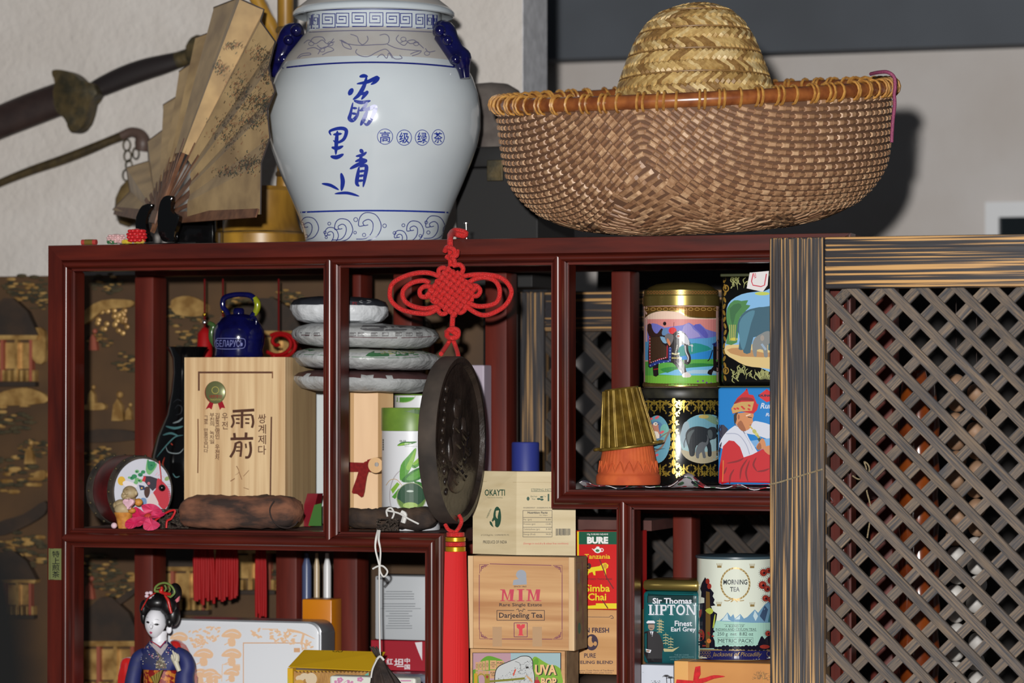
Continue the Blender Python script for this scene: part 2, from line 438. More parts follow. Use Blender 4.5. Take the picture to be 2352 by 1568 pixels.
# rear frame
def rear(px0, px1, z0, z1):
    return mk('rear_post', box(X(px0, YR), X(px1, YR), YR, SD, z0, z1, .003), roseb, shelf, smooth=30)
zrt = zt1-.034
for a, b, z0, z1 in ((308, 352, 0, zrt), (807, 829, zm1+.001, zrt), (902, 946, zm1+.001, zrt), (1113, 1164, 0, zrt), (1403, 1448, zr1+.001, zrt), (1997, 2050, 0, zrt),
                     (633, 682, 0, zm1-.017), (765, 821, 0, zm1-.017), (1544, 1589, 0, zr1-.017)): rear(a, b, z0, z1)
mk('rear_rail', box(X(308, YR), X(2050, YR), YR, SD, zrt+.0005, zt1-.0205, .002), roseb, shelf)
mk('rear_rail', box(X(308, YR), X(1164, YR), YR+.002, SD-.004, zm1-.04, zm1-.017, .002), roseb, shelf)
mk('rear_rail', box(X(1403, YR), X(2050, YR), YR+.002, SD-.004, zr1-.04, zr1-.017, .002), roseb, shelf)
# sticker on the stile
st = mk('sticker', box(X(114), X(143), -.0019, -.0011, P(128, 1331, 0).z, P(128, 1259, 0).z), ink(106, 112, 70, .35), shelf, label='small olive green sticker with dark calligraphy')
a = Art(0, 1180, 4.04); dk = ink(28, 30, 22)
a.vtext(dk, '特上煎茶', 484, 340, 552, 592, .012, .06)
for x0, y0, x1, y1 in ((462, 320, 575, 323), (462, 606, 575, 609), (462, 320, 465, 609), (572, 320, 575, 609)): a.rect(dk, x0, y0, x1, y1)
a.put(st, 'lettering', st)
# nail in the top edge
nx = P(1072, 540, .02)
mk('nail', join(tube([(nx.x, .02, ZTOP-.006), (nx.x-.001, .02, ZTOP+.021)], .0011, 8), tube([(nx.x-.001, .02, ZTOP+.021), (nx.x-.001, .02, ZTOP+.0225)], .003, 10)), mat('steel', (170, 165, 160), .4, 1.), label='thin steel nail sticking up from the shelf top beside the red cord', cat='nail')

# ================================================================ charred lattice screens
burnv = mat('charred_stile', (44, 41, 43), .62, c2=(192, 148, 92), scale=420, st=(1, 1, .010), lo=.52, hi=.64, detail=3, bump=.5, dist=.15)
burnh = mat('charred_rail', (42, 39, 42), .6, c2=(196, 150, 92), scale=330, st=(.010, 1, 1), lo=.54, hi=.63, detail=3, bump=.5, dist=.15)
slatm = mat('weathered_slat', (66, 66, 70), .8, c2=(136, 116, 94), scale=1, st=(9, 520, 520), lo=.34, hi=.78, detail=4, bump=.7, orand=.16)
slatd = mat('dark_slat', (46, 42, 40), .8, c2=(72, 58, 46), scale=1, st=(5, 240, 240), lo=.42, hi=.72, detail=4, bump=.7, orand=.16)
def lattice(label, x0, x1, z0, z1, Yf, fw, fh, pitch, sw, offx, offb, th=.008, xfar=None, zfoot=0., group=None, sm=None):
    root = thing('lattice_screen', label, 'screen', ((x0+x1)/2, Yf+.017, zfoot), group)
    ft = .034
    mk('stile', box(x0, x0+fw, Yf, Yf+ft, zfoot, z1, .0025), burnv, root, smooth=30)
    mk('stile', box(x1-fw, x1, Yf, Yf+ft, zfoot, z1, .0025), burnv, root, smooth=30)
    mk('rail', box(x0+fw+.0004, x1-fw-.0004, Yf+.0005, Yf+ft, z1-fh, z1, .0025), burnh, root, smooth=30)
    mk('rail', box(x0+fw+.0004, x1-fw-.0004, Yf+.0005, Yf+ft, z0, z0+fh, .0025), burnh, root, smooth=30)
    ix0, ix1, iz0, iz1 = x0+fw-.006, x1-fw+.006, z0+fh-.006, z1-fh+.006
    V, Fc = box(-.5, .5, -th/2, th/2, -sw/2, sw/2)
    me = bpy.data.meshes.new('slat'); me.from_pydata(V, [], Fc); me.materials.append(sm or slatm)
    org = ORG[root.name]
    for d, off, yy in ((1, offx, Yf+.008+th/2), (-1, offb, Yf+.008+th*1.5+.0002)):
        # front slats fall to the right (x+z = c), rear slats rise to the right (x-z = c)
        lo_ = (ix0+iz0) if d > 0 else (ix0-iz1); hi_ = (ix1+iz1) if d > 0 else (ix1-iz0)
        c = off+math.floor((lo_-off)/pitch)*pitch
        while c < hi_:
            c += pitch
            if d > 0: xa = max(ix0, c-iz1); xb = min(ix1, c-iz0)
            else: xa = max(ix0, c+iz0); xb = min(ix1, c+iz1)
            if xb-xa < .012: continue
            za, zb_ = (c-xa, c-xb) if d > 0 else (xa-c, xb-c)
            o = bpy.data.objects.new('slat', me); COL.objects.link(o); o.parent = root
            o.location = Vector(((xa+xb)/2, yy, (za+zb_)/2))-org
            o.rotation_euler = (0, d*PI/4, 0); o.scale = (sqrt((xb-xa)**2+(za-zb_)**2), 1, 1)
    return root
YF = -.072
lx0 = X(1767, YF); lx1 = X(2640, YF); lz1 = P(1830, 545, YF).z
fw = X(1893, YF)-lx0; fh = P(1893, 545, YF).z-P(1893, 664, YF).z
ps = Vector(P(1960.6, 664, YF+.012)); pb = Vector(P(2014.7, 678.8, YF+.02))
pitch = X(1960.6+79.6, YF+.012)-ps.x
lat = lattice('charred wooden lattice screen with grey weathered slats before the shelf', lx0, lx1, .06, lz1, YF, fw, fh, pitch, .0118, ps.x+ps.z, pb.x-pb.z)
YL2 = .562
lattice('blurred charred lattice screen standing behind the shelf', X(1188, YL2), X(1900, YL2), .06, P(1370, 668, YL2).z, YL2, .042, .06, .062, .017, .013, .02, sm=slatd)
# rope twine tied round the stile
tw = mat('twine', (150, 135, 105), .9, c2=(110, 95, 70), scale=400)
pts = [(1766, 1113, -.0005), (1790, 1107, 0), (1830, 1095, 0), (1870, 1083, 0), (1890, 1077, -.0005)]
mk('twine', ptube(pts, YF-.0022, 1.9, 6), tw, label='thin jute twine tied round the charred screen stile', cat='twine')
mk('twine', ptube([(1958, 1092, 0), (1975, 1100, .005), (1990, 1080, 0), (1985, 1060, 0), (1997, 1075, 0), (1990, 1120, .005), (2000, 1170, .005), (1992, 1235, .005)], YF+.045, 1.8, 6), tw, label='loose end of jute twine hanging behind the lattice slats', cat='twine')
# ================================================================ things on the shelf top
def RP(pxw, py, Y): return pxw*M(P(1176, py, Y))
# ---- porcelain jar
JY = .165
def lprof(cxp, Y, pts):     # [(radius px, y px)] -> centre and [(r, z)]
    c = P(cxp, 903, Y); k = M(c)
    return c.x, [(r*k, P(cxp, y, Y).z) for r, y in pts]
jx, jp = lprof(858, JY, [(0, 553), (150, 553), (157, 549), (158, 540), (163, 520), (172, 495), (187, 460), (205, 420), (224, 375), (238, 335), (245.5, 295), (246, 255), (240, 215), (228, 180), (212, 150), (195, 125), (178, 104), (166, 88), (157, 78), (155.5, 72), (155, 60), (154.5, 30), (150, 26), (146, 26), (143, 60), (0, 66)])
kz = (ZTOP+.0005)-jp[0][1]
jp = [(r, z+kz*max(0, (1-i/8.))) for i, (r, z) in enumerate(jp)]
jar = thing('tea_jar', 'large white porcelain jar with blue calligraphy and domed lid', 'jar', (jx, JY, ZTOP))
glaze = mat('white_glaze', (196, 204, 209), .12, c2=(188, 196, 202), scale=8, spec=.6)
cobalt = mat('cobalt_glaze', (9, 9, 50), .12, c2=(13, 15, 70), scale=60, spec=.6)
dust = mat('dusty_glaze', (168, 162, 156), .6, c2=(186, 186, 184), scale=14, lo=.3, hi=.8)
zs = P(858, 143, JY).z; zn = P(858, 80, JY).z
body = lathe(jx, JY, jp, 96)
fm = []
for f in body[1]:
    zc = sum(body[0][i].z for i in f)/len(f); fm.append(1 if zs < zc < zn else 0)
jb = mk('jar_body', (body[0], body[1]), [glaze, dust], jar, smooth=50, fm=fm)
_, lp = lprof(858, JY, [(140, 27), (168, 29), (183, 36), (184, 32), (178, 22), (160, 8), (135, -12), (100, -32), (60, -45), (25, -50), (20, -58), (30, -72), (22, -86), (0, -90)])
lid = mk('lid', lathe(jx, JY, lp, 72), [dust], jar, smooth=50)
mk('lid_rim', lathe(jx, JY, [(r*M(P(858, 30, JY)), P(858, y, JY).z) for r, y in ((178, 22.), (186, 31), (186, 38), (182, 40), (168, 30))], 72), glaze, lid, smooth=50)
blue = mat('cobalt_print', (28, 48, 140), .25, spec=.5); navy = mat('navy_print', (32, 40, 118), .25); faint = mat('faded_print', (112, 110, 132), .5)
a = Art(560, 0, 2.614)
for pts, wd in (
    ([(694,461),(720,455),(745,460)],15), ([(738,458),(722,515),(690,570),(655,598)],17), ([(678,503),(740,492),(802,466),(790,490),(762,508)],17), ([(654,530),(630,572)],20),
    ([(745,545),(735,560),(705,598)],15), ([(690,566),(748,556)],13), ([(660,603),(705,615),(762,604)],15), ([(655,615),(641,680),(634,712),(655,722),(682,690),(692,640)],16),
    ([(648,648),(682,650)],10), ([(645,680),(680,684)],10), ([(742,612),(722,645),(698,668)],14), ([(690,664),(740,656),(790,640),(772,700),(742,747),(722,738)],17), ([(742,662),(722,712),(700,754)],17),
    ([(524,812),(516,788),(560,772),(600,772),(616,790),(600,835),(560,856),(536,842)],15), ([(536,808),(590,802)],12), ([(562,785),(556,850),(552,930)],16), ([(526,884),(560,890),(598,876)],15), ([(520,938),(558,944),(600,924)],17),
    ([(698,895),(716,920)],16), ([(672,938),(712,930),(738,912)],13), ([(668,970),(705,958),(742,962)],13), ([(636,1014),(690,986),(742,966)],16), ([(706,925),(698,990)],14),
    ([(692,1000),(684,1050),(678,1100),(694,1118)],16), ([(694,1002),(735,996),(728,1060),(716,1124)],16), ([(690,1030),(728,1024)],11), ([(686,1058),(724,1052)],11), ([(684,1086),(720,1082)],11),
    ([(468,1102),(520,1112),(571,1140)],13), ([(584,1038),(594,1090),(586,1146)],18), ([(545,1163),(620,1158),(694,1178)],12)):
    a.line(blue, pts, wd*1.5, 5, taper=2)
for (cx_, cy_, r_), ch in zip(((848,820,48),(963,826,46),(1071,826,44),(1167,824,39)), '高级绿茶'):
    a.ring(blue, cx_, cy_, r_, 48, 4); a.text(blue, ch, cx_-r_*.66, cy_-32, cx_+r_*.66, cy_+34, .012)
cv = lambda x: 16*((x-765)/400.)**2
def aline(m, x0, x1, y, dy, wd):
    a.line(m, [(x0+(x1-x0)*i/30, y+dy*((x0+(x1-x0)*i/30-770)/540.)**2) for i in range(31)], wd)
aline(navy, 150, 1370, 374, 34, 10); aline(blue, 250, 1290, 1264, 16, 10)
aline(navy, 345, 1170, 55, 24, 5); aline(faint, 345, 1170, 182, 24, 6)
# key fret round the neck
for xc, wd in ((388, 42), (433, 44), (510, 82), (593, 80), (693, 92), (795, 86), (895, 84), (975, 74), (1060, 58), (1118, 40), (1150, 26)):
    x0, x1 = xc-wd/2+3, xc+wd/2-3; y0, y1 = 76+cv(xc), 158+cv(xc); g = 15; gx = wd/5.2
    a.line(navy, [(x0,y1),(x1,y1),(x1,y0),(x0,y0),(x0,y1-g*1.4),(x1-gx,y1-g*1.4),(x1-gx,y0+g*1.3),(x0+gx,y0+g*1.3),(x0+gx,y1-g*2.9),(x1-gx*2,y1-g*2.9)], 7)
# scrolling flowers on the shoulder
for pts in ([(320,350),(345,325),(392,318),(400,328),(350,335),(330,350)], [(575,240),(620,262),(700,272),(790,268),(862,262),(872,225),(850,205),(815,212)], [(640,205),(680,220),(690,250),(715,268),(745,240),(740,215)], [(862,266),(920,290),(1000,300),(1065,305)],
            [(585,240),(600,280),(645,295),(630,268),(585,240)], [(680,295),(672,315),(700,335),(740,340),(770,330)], [(760,335),(800,312),(850,295),(880,320),(905,352),(950,350),(935,330)], [(800,345),(830,325),(858,350),(870,318),(892,350)], [(930,210),(915,235),(940,262),(965,272),(985,250)], [(985,245),(1020,240),(1050,262),(1080,290)],
            [(940,255),(975,245),(1000,262),(1045,252)], [(360,260),(390,240),(430,262),(470,240),(500,262),(545,250)], [(445,325),(470,290),(510,280),(540,300),(500,315),(470,330)], [(1000,325),(1030,312),(1065,305),(1050,322),(1010,335)], [(440,270),(455,285),(480,290),(505,275),(540,232)], [(380,295),(420,285),(455,300)], [(1090,290),(1110,312),(1150,305)], [(400,250),(420,225),(470,222),(490,245)]):
    a.line(faint, pts, 5, 5)
for x_, y_ in ((405,262),(470,300),(520,262),(958,235),(1035,262),(1100,320)): a.ring(faint, x_, y_, 18, 14, 4)
# wave curls round the foot
for x_, y_, s_ in ((385, 1350, .8), (520, 1400, .6), (590, 1360, .8), (745, 1335, 1.), (1020, 1370, .75), (935, 1415, .55), (1140, 1345, .85), (1225, 1380, .5)):
    a.line(navy, [(x_-70*s_, y_+100*s_), (x_-10*s_, y_+95*s_), (x_+25*s_, y_+55*s_), (x_+30*s_, y_+5*s_), (x_+5*s_, y_-18*s_), (x_-28*s_, y_-4*s_), (x_-22*s_, y_+18*s_), (x_+2*s_, y_+14*s_)], 5, 6)
    a.line(navy, [(x_-22*s_, y_+18*s_), (x_-55*s_, y_+20*s_), (x_-48*s_, y_-30*s_), (x_-15*s_, y_-58*s_), (x_+40*s_, y_-50*s_), (x_+72*s_, y_-10*s_), (x_+78*s_, y_+40*s_), (x_+40*s_, y_+95*s_), (x_-40*s_, y_+115*s_)], 5, 6)
for x_, y_, r_ in ((350,1342,10),(375,1418,12),(513,1342,11),(487,1395,10),(495,1425,9),(672,1318,14),(722,1410,12),(668,1396,10),(845,1355,13),(958,1352,11),(905,1398,11),(1095,1335,11),(1060,1415,10),(1108,1395,12)): a.ring(navy, x_, y_, r_, r_, 4, 14)
a.put(jb, 'painted_decoration', jar, step=10)
# lion-head lug handles
for side, base in ((-1, [(692, 68, 13), (672, 78, 22), (660, 98, 20), (650, 122, 19), (640, 140, 21), (636, 156, 13), (634, 178, 9)]), (1, [(1000, 66, 13), (1018, 72, 22), (1030, 95, 20), (1044, 118, 19), (1058, 136, 21), (1064, 155, 13), (1068, 180, 9)])):
    pts = spline([(x_, y_, r_) for x_, y_, r_ in base], 4)
    V = []
    for x_, y_, r_ in pts:
        p = P(x_, y_, JY-.03); V.append((p, r_*1.25*M(p)))
    h = mk('handle', join(tube([v[0] for v in V], [v[1] for v in V], 14), ball(P(base[1][0]+side*-8, 70, JY-.055), .008), ball(P(base[1][0]+side*10, 92, JY-.052), .007), ball(P(base[4][0]-side*12, 136, JY-.055), .007)), cobalt, jar, smooth=60)

# ---- folding fan on its black stand
piv = P(362, 500, .115)
FR = .327
tips = [(585, 487, -1), (614, 378, -1), (606, 312, -1), (627, 260, -1), (618, 205, -1), (630, 165, -1), (619, 90, -1), (612, 55, -1), (598, 8, -1), (568, -22, 0), (530, -8, 1), (505, 22, 1), (478, 66, 1), (462, 92, 1), (440, 132, 1), (425, 168, 1), (412, 205, 1), (388, 246, 1), (366, 290, 1), (352, 330, 1), (330, 362, 1), (302, 392, 1), (286, 436, 1), (272, 486, 1)]
def on_sphere(px, py, sg):
    d = ray(px, py); t0 = (piv-CAM).dot(d); c = CAM+d*t0; h2 = FR**2-(c-piv).length_squared
    h = sqrt(h2) if h2 > 0 else 0
    v = (c+d*h*sg)-piv; return v.normalized()
dirs = [on_sphere(*t) for t in tips]
fan = thing('folding_fan', 'open golden paper folding fan painted with a landscape', 'fan', (piv.x, piv.y, ZTOP))
gold_paper = mat('fan_paper', (194, 164, 118), .42, c2=(152, 126, 92), scale=22, lo=.35, hi=.7, metal=.12)
rib = mat('fan_rib', (128, 88, 62), .5, c2=(96, 62, 44), scale=60)
V, Fc = [], []
n = len(dirs); IN = .30
for i in range(n):
    g = (dirs[min(i+1, n-1)]-dirs[max(i-1, 0)]).normalized(); nrm = dirs[i].cross(g).normalized()
    z = .009*(1 if i % 2 else -1)
    for q in range(6):
        t = IN+(1-IN)*q/5; V.append(piv+dirs[i]*FR*t+nrm*z*t)
for i in range(n-1):
    for q in range(5): a_ = i*6+q; Fc.append([a_, a_+1, a_+7, a_+6])
leaf = mk('paper_leaf', (V, Fc), gold_paper, fan)
mk('leaf_border', tube([V[i*6+5] for i in range(n)], .0011, 5), mat('fan_edge', (60, 52, 50), .6), fan)
for i in range(0, n, 1):
    gd = i in (0, n-1); L = FR if gd else FR*.36
    d = dirs[i]; sidev = d.cross(Vector((0, 1, 0))).normalized() if abs(d.y) < .95 else Vector((1, 0, 0))
    wv = .006 if gd else .0026
    e = piv+d*L; b = piv-d*.022
    nn = d.cross(dirs[min(i+1, n-1)]-dirs[max(i-1, 0)]).normalized(); sv = d.cross(nn).normalized(); off = nn*(.0004*(i-n/2))
    mk('guard_stick' if gd else 'rib', prism([b+sv*wv*1.5+off, e+sv*wv+off, e-sv*wv+off, b-sv*wv*1.5+off], nn*(.0022 if gd else .0007)), rib, fan)
a = Art(480, 0, 2.8)
dkp = [ink(74, 62, 46), ink(58, 74, 66), ink(96, 76, 52), ink(148, 104, 76)]
random.seed(11)
for bx, by, sx, sy, nn in ((150, 300, 45, 25, 26), (75, 440, 45, 40, 30), (200, 600, 60, 120, 70), (330, 360, 60, 60, 40), (370, 480, 45, 70, 40), (110, 850, 90, 110, 60), (330, 660, 70, 60, 60), (370, 690, 30, 60, 30), (280, 780, 90, 50, 50), (250, 1060, 70, 50, 55), (360, 980, 35, 90, 45), (120, 1110, 80, 30, 30)):
    for _ in range(nn*3):
        x_, y_ = random.gauss(bx, sx*.6), random.gauss(by, sy*.55); L = random.uniform(8, 26)
        a.line(random.choice(dkp), [(x_, y_), (x_+L*random.uniform(-.3, .6), y_-L*.6), (x_+L*random.uniform(.2, 1), y_-L*random.uniform(-.2, 1.2))], random.uniform(2, 7), 3, taper=1)
a.put(leaf, 'painted_picture', fan, step=22, off=.0008)
blk = mat('black_acrylic', (10, 10, 11), .12, spec=.6)
fs = thing('fan_stand', 'glossy black two pronged stand holding the paper fan', 'stand', (piv.x, .1, ZTOP))
YS = .045
mk('prong', pprism(spline([(372, 553), (362, 520), (364, 480), (372, 455), (384, 449), (395, 452), (391, 475), (396, 492), (412, 498), (398, 540), (400, 553)], 4, True), YS, .012, .0015), blk, fs, smooth=40)
mk('prong', pprism(spline([(322, 553), (310, 515), (318, 485), (330, 470), (346, 468), (349, 474), (334, 500), (340, 540), (345, 553)], 4, True), .092, .010, .0015), blk, fs, smooth=40)
zb0 = ZTOP+.0004
mk('base', box(X(312, .1), X(486, .1), YS, .178, zb0, zb0+.003, .001), blk, fs, smooth=40)
mk('back_block', box(X(398, .14), X(487, .14), .142, .178, zb0+.0032, P(430, 496, .142).z, .0015), blk, fs, smooth=40)

# ---- little knotted cord charms
def knotball(name, px, py, rx, ry, Y, m, label, grp=None):
    c = P(px, py, Y); k = M(c); R = ry*k; c.z = ZTOP+R+.0005; V = []
    vfs = [ball(c, R*.9, 16, 10, (rx/ry, 1, 1))]
    for i in range(9):
        for j in range(4):
            t = -.8+1.6*(j+.5)/4; an = 2*PI*(i+.5*(j % 2))/9; rr = sqrt(1-t*t*.8)
            p = Vector((c.x+R*rx/ry*rr*cos(an)*.95, c.y+R*rr*sin(an)*.95, c.z+R*t*.95)); vfs.append(ball(p, R*.3, 6, 4, (1.3, 1.3, .75)))
    return mk(name, join(*vfs), m, smooth=70, label=label, cat='charm', group=grp)
sat = lambda k, c: mat(k, c, .4, sheen=.05)
knotball('knotted_cord_ball', 314, 530, 19, 19, .014, sat('satin_red', (190, 20, 28)), 'red knotted satin cord ball beside the fan stand')
knotball('knotted_cord_ball', 267, 543, 21, 13, .016, sat('satin_pink', (205, 165, 165)), 'pale pink knotted satin cord charm on the shelf top')
for px_, c_, l_ in ((258, ('satin_green', (40, 105, 60)), 'green knotted cord'), (292, ('satin_yellow', (200, 175, 50)), 'yellow knotted cord'), (319, ('satin_gold', (190, 160, 60)), 'gold knotted cord')):
    knotball('cord_knot', px_, 557, 13, 6, .012, sat(*c_), l_+' charm lying on the shelf edge')
pb_ = P(205, 558, .02)
mk('charm_bead', join(withm(tube([(pb_.x-.011, .02, ZTOP+.0045), (pb_.x-.006, .02, ZTOP+.0045)], .004, 10), 0), withm(tube([(pb_.x-.006, .02, ZTOP+.0045), (pb_.x+.006, .02, ZTOP+.0045)], .0042, 10), 1), withm(tube([(pb_.x+.006, .02, ZTOP+.0045), (pb_.x+.011, .02, ZTOP+.0045)], .004, 10), 0)), [mat('bead_red', (170, 60, 55), .4), mat('bead_olive', (110, 90, 40), .4)], smooth=40, label='small red and olive bead lying at the shelf end', cat='bead')

# ---- bamboo vessel behind the jar
bam = mat('bamboo_gold', (176, 132, 48), .38, c2=(118, 84, 30), scale=26, st=(1, 1, .3), lo=.35, hi=.7)
bamd = mat('bamboo_dark', (60, 44, 26), .5, c2=(100, 76, 36), scale=40)
BY = .282; bx_, bpz = lprof(600, BY, [(0, 552), (102, 552), (103, 540), (96, 533), (88, 524), (82, 500), (78, 470), (78, 440), (74, 436), (70, 430), (0, 430)])
bpz = [(r, max(z, ZTOP+.0004)) if i > 1 else (r, ZTOP+.0004) for i, (r, z) in enumerate(bpz)]
bv = thing('bamboo_vessel', 'glossy golden bamboo vessel with tall canes behind the porcelain jar', 'vessel', (bx_, BY, ZTOP))
mk('vessel_body', lathe(bx_, BY, bpz, 40), bam, bv, smooth=40)
mk('band', lathe(bx_, BY, [(r*M(P(600, 540, BY)), P(600, y, BY).z) for r, y in ((99, 538), (100, 536), (97, 533))], 40), bamd, bv, smooth=40)
def cane(pts, rpx):
    q = [P(x_, y_, BY+d_) for x_, y_, d_ in pts]; L = [(q[0].lerp(q[-1], t)) for t in [i/12 for i in range(13)]]
    return tube(L, [rpx*M(q[0])*(1.14 if i % 4 == 0 else 1.) for i in range(13)], 12)
mk('cane', cane([(655, 432, 0), (656, -60, 0)], 19), bam, bv, smooth=40)
mk('cane', cane([(648, 110, .02), (560, -60, .02)], 15), bam, bv, smooth=40)
mk('cane_node', join(*[lathe(P(656, y_, BY).x, BY, [(r*M(P(656, y_, BY)), P(656, y_+d_, BY).z) for r, d_ in ((19, 8), (23, 3), (23, -3), (19, -8))], 16) for y_ in (70, 240, 400)]), bamd, bv, smooth=40)

# ---- black chest on a slim pedestal behind the shelf, a dusty hat on it
CY = .37
ck0, ck1 = X(1046, CY), X(1236, CY); zc = P(1150, 336, CY).z; zpd = ZTOP-.032
bkm = mat('matt_black', (20, 19, 19), .7)
pcx = X(1140, CY+.09)
pdl = thing('pedestal_stand', 'slim dark pedestal behind the shelf carrying the black chest', 'stand', (pcx, CY+.09, 0))
mk('pedestal_top', box(ck0+.01, ck1-.01, CY+.005, .478, zpd-.02, zpd, .002), bkm, pdl); mk('pedestal_post', lathe(pcx, .435, [(.011, .0205), (.011, zpd-.0205)], 20), bkm, pdl, smooth=40); mk('pedestal_foot', box(pcx-.1, pcx+.1, .385, .478, .0005, .0202, .003), bkm, pdl)
ck = thing('black_chest', 'matt black chest standing behind the jar', 'chest', ((ck0+ck1)/2, CY+.09, zpd))
mk('chest_body', box(ck0, ck1, CY, CY+.18, zpd+.0005, zc-.03, .003), bkm, ck)
mk('chest_lid', box(ck0-.004, ck1+.004, CY-.004, CY+.184, zc-.0295, zc, .004), bkm, ck, smooth=30)
mk('chest_clasp', box((ck0+ck1)/2-.012, (ck0+ck1)/2+.012, CY-.009, CY-.0045, zc-.05, zc-.02, .001), brass_old if 'brass_old' in globals() else mat('old_brass', (92, 78, 50), .55, .5, c2=(58, 54, 40), scale=60, bump=.4), ck)
hx, hp = lprof(1128, CY+.09, [(104, 334), (106, 330), (98, 318), (92, 300), (88, 270), (80, 235), (64, 208), (40, 194), (0, 189)])
hp = [(r, max(z, zc+.0006)) for r, z in hp]; hp[0] = (hp[0][0], zc+.0006)
ht = thing('felt_hat', 'dusty brown domed felt hat on the black chest', 'hat', (hx, CY+.09, zc))
mk('crown', lathe(hx, CY+.09, hp, 40), mat('dusty_felt', (104, 96, 90), .95, c2=(80, 72, 68), scale=30), ht, smooth=60)
mk('hat_band', lathe(hx, CY+.09, [(r*M(P(1128, 300, CY)), P(1128, y, CY+.09).z) for r, y in ((95.5, 316), (97, 314), (94, 302), (91, 302))], 40), mat('hat_band', (64, 58, 54), .9), ht, smooth=60)

# ---- woven basket and straw hat
KY = .16
kc = P(1593, 215, KY); kk = M(kc)
bprof = [(452, 215), (452, 240), (449, 280), (446, 320), (442, 360), (435, 400), (420, 432), (398, 462), (368, 490), (330, 512), (285, 530), (230, 541), (0, 546)]
BP = [(r*kk, (215-y)*kk*.925) for r, y in bprof]
cum = [0.]
for i in range(1, len(BP)): cum.append(cum[-1]+sqrt((BP[i][0]-BP[i-1][0])**2+(BP[i][1]-BP[i-1][1])**2))
TILT = Matrix.Rotation(math.radians(6.8), 4, 'X') @ Matrix.Rotation(math.radians(-.6), 4, 'Y')
SLEN = cum[11]
def bsurf(phi, s, h=0.):                       # phi = 0 faces -y; s metres down from the rim
    s = max(0, min(s, cum[-1]-1e-6)); i = 0
    while cum[i+1] < s: i += 1
    t = (s-cum[i])/(cum[i+1]-cum[i]); r = BP[i][0]+(BP[i+1][0]-BP[i][0])*t; z = BP[i][1]+(BP[i+1][1]-BP[i][1])*t
    dr, dz = BP[i+1][0]-BP[i][0], BP[i+1][1]-BP[i][1]; L = sqrt(dr*dr+dz*dz)
    r += h*(-dz/L); z += h*(dr/L)
    a_ = phi-PI/2; return Vector((r*cos(a_), r*sin(a_), z))
lowest = min((TILT @ bsurf(p*.1, s*.01)).z for p in range(63) for s in range(60))
KO = Vector((kc.x, KY, ZTOP+.0008-lowest+.004))
def bw(phi, s, h=0.): return KO + TILT @ bsurf(phi, s, h)
bk = thing('woven_basket', 'large round woven rattan basket with cane bound rim', 'basket', (kc.x, KY, ZTOP))
NB = 72
V, Fc = [], []
for s in cum[:-1]+[cum[-1]-1e-5]:
    for i in range(NB): V.append(bw(2*PI*i/NB, s))
K = len(cum)
for k in range(K-1):
    for i in range(NB): j = (i+1) % NB; Fc.append([k*NB+i, (k+1)*NB+i, (k+1)*NB+j, k*NB+j])
mk('basket_shell', (V, Fc), mat('basket_gap', (96, 66, 46), .8), bk, smooth=60)
straw = [mat('weave_a', (176, 138, 104), .5, c2=(146, 108, 78), scale=160), mat('weave_b', (160, 122, 90), .5, c2=(132, 96, 68), scale=160), mat('weave_c', (196, 160, 124), .45, c2=(160, 122, 90), scale=160), mat('weave_d', (140, 100, 72), .55, c2=(118, 84, 58), scale=160)]
V, Fc, fm = [], [], []
def tile(pos, lu, lv, rot, hgt, mi, surf):
    # raised lozenge at (phi, s) given half lengths in metres along/across, turned by rot in the surface
    u, s, rad = pos; b = len(V); c, d = cos(rot), sin(rot)
    for (x_, y_, h) in ((-1, -1, 0), (1, -1, 0), (1, 1, 0), (-1, 1, 0), (-.62, -.6, 1), (.62, -.6, 1), (.62, .6, 1), (-.62, .6, 1)):
        x_, y_ = x_*lu, y_*lv; dx, dy = x_*c-y_*d, x_*d+y_*c
        V.append(surf(u+dx/rad, s+dy, .0004+h*hgt))
    for f in ([4,5,6,7],[0,1,5,4],[1,2,6,5],[2,3,7,6],[3,0,4,7]): Fc.append([b+i for i in f]); fm.append(mi)
random.seed(3)
def radat(s):
    i = 0
    while i < K-2 and cum[i+1] < s: i += 1
    return max(.05, BP[i][0])
def rise(ph):      # strands climb towards the middle of front and back
    q = abs(((ph+PI/2) % PI)-PI/2); return .105*math.exp(-(q/.33)**1.5)
def tri(ph, s): q = abs(((ph+PI/2) % PI)-PI/2); return q < max(0, (s-.075)/.145)*.50 if s < .178 else True
dr = .0094
rows = int((SLEN+.11)/dr)
for k in range(rows):
    tcon = .012+k*dr; nc = 176
    for j in range(nc):
        ph = 2*PI*(j+.5*(k % 2))/nc; s = tcon-rise(ph)
        if s < .010 or s > SLEN-.004 or tri(ph, s): continue
        e = .01; sl = -(rise(ph+e)-rise(ph-e))/(2*e)/radat(s); rt = math.atan(sl)
        if (k+j) % 2 == 0: tile((ph, s, radat(s)), .0060, .0035, rt, .0026, random.choice((0, 0, 1, 2)), bw)
        else: tile((ph, s, radat(s)), .0072, .0023, rt, .0011, random.choice((1, 3, 3)), bw)
# herringbone on the front wedge and bottom
pw = .0100
for side in range(2):
    for jr in range(-46, 47):
        for k in range(0, 38):
            s = .03+k*.0072; 
            if s > SLEN+.03: continue
            rad = radat(s); q = jr*pw/max(rad, .16); ph = q+PI*side
            if abs(q) > PI/2 or not tri(ph, s): continue
            band = int(math.floor((jr+3)/6.)); dirn = 1 if band % 2 else -1
            if (jr+k*dirn) % 3: continue
            tile((ph, s+.0005*random.random(), rad), .0130, .0036, dirn*.62+random.uniform(-.06, .06), .0017, random.choice((0, 1, 1, 2, 3)), bw)
wv = mk('weave', (V, Fc), straw, bk, fm=fm, kind='stuff')
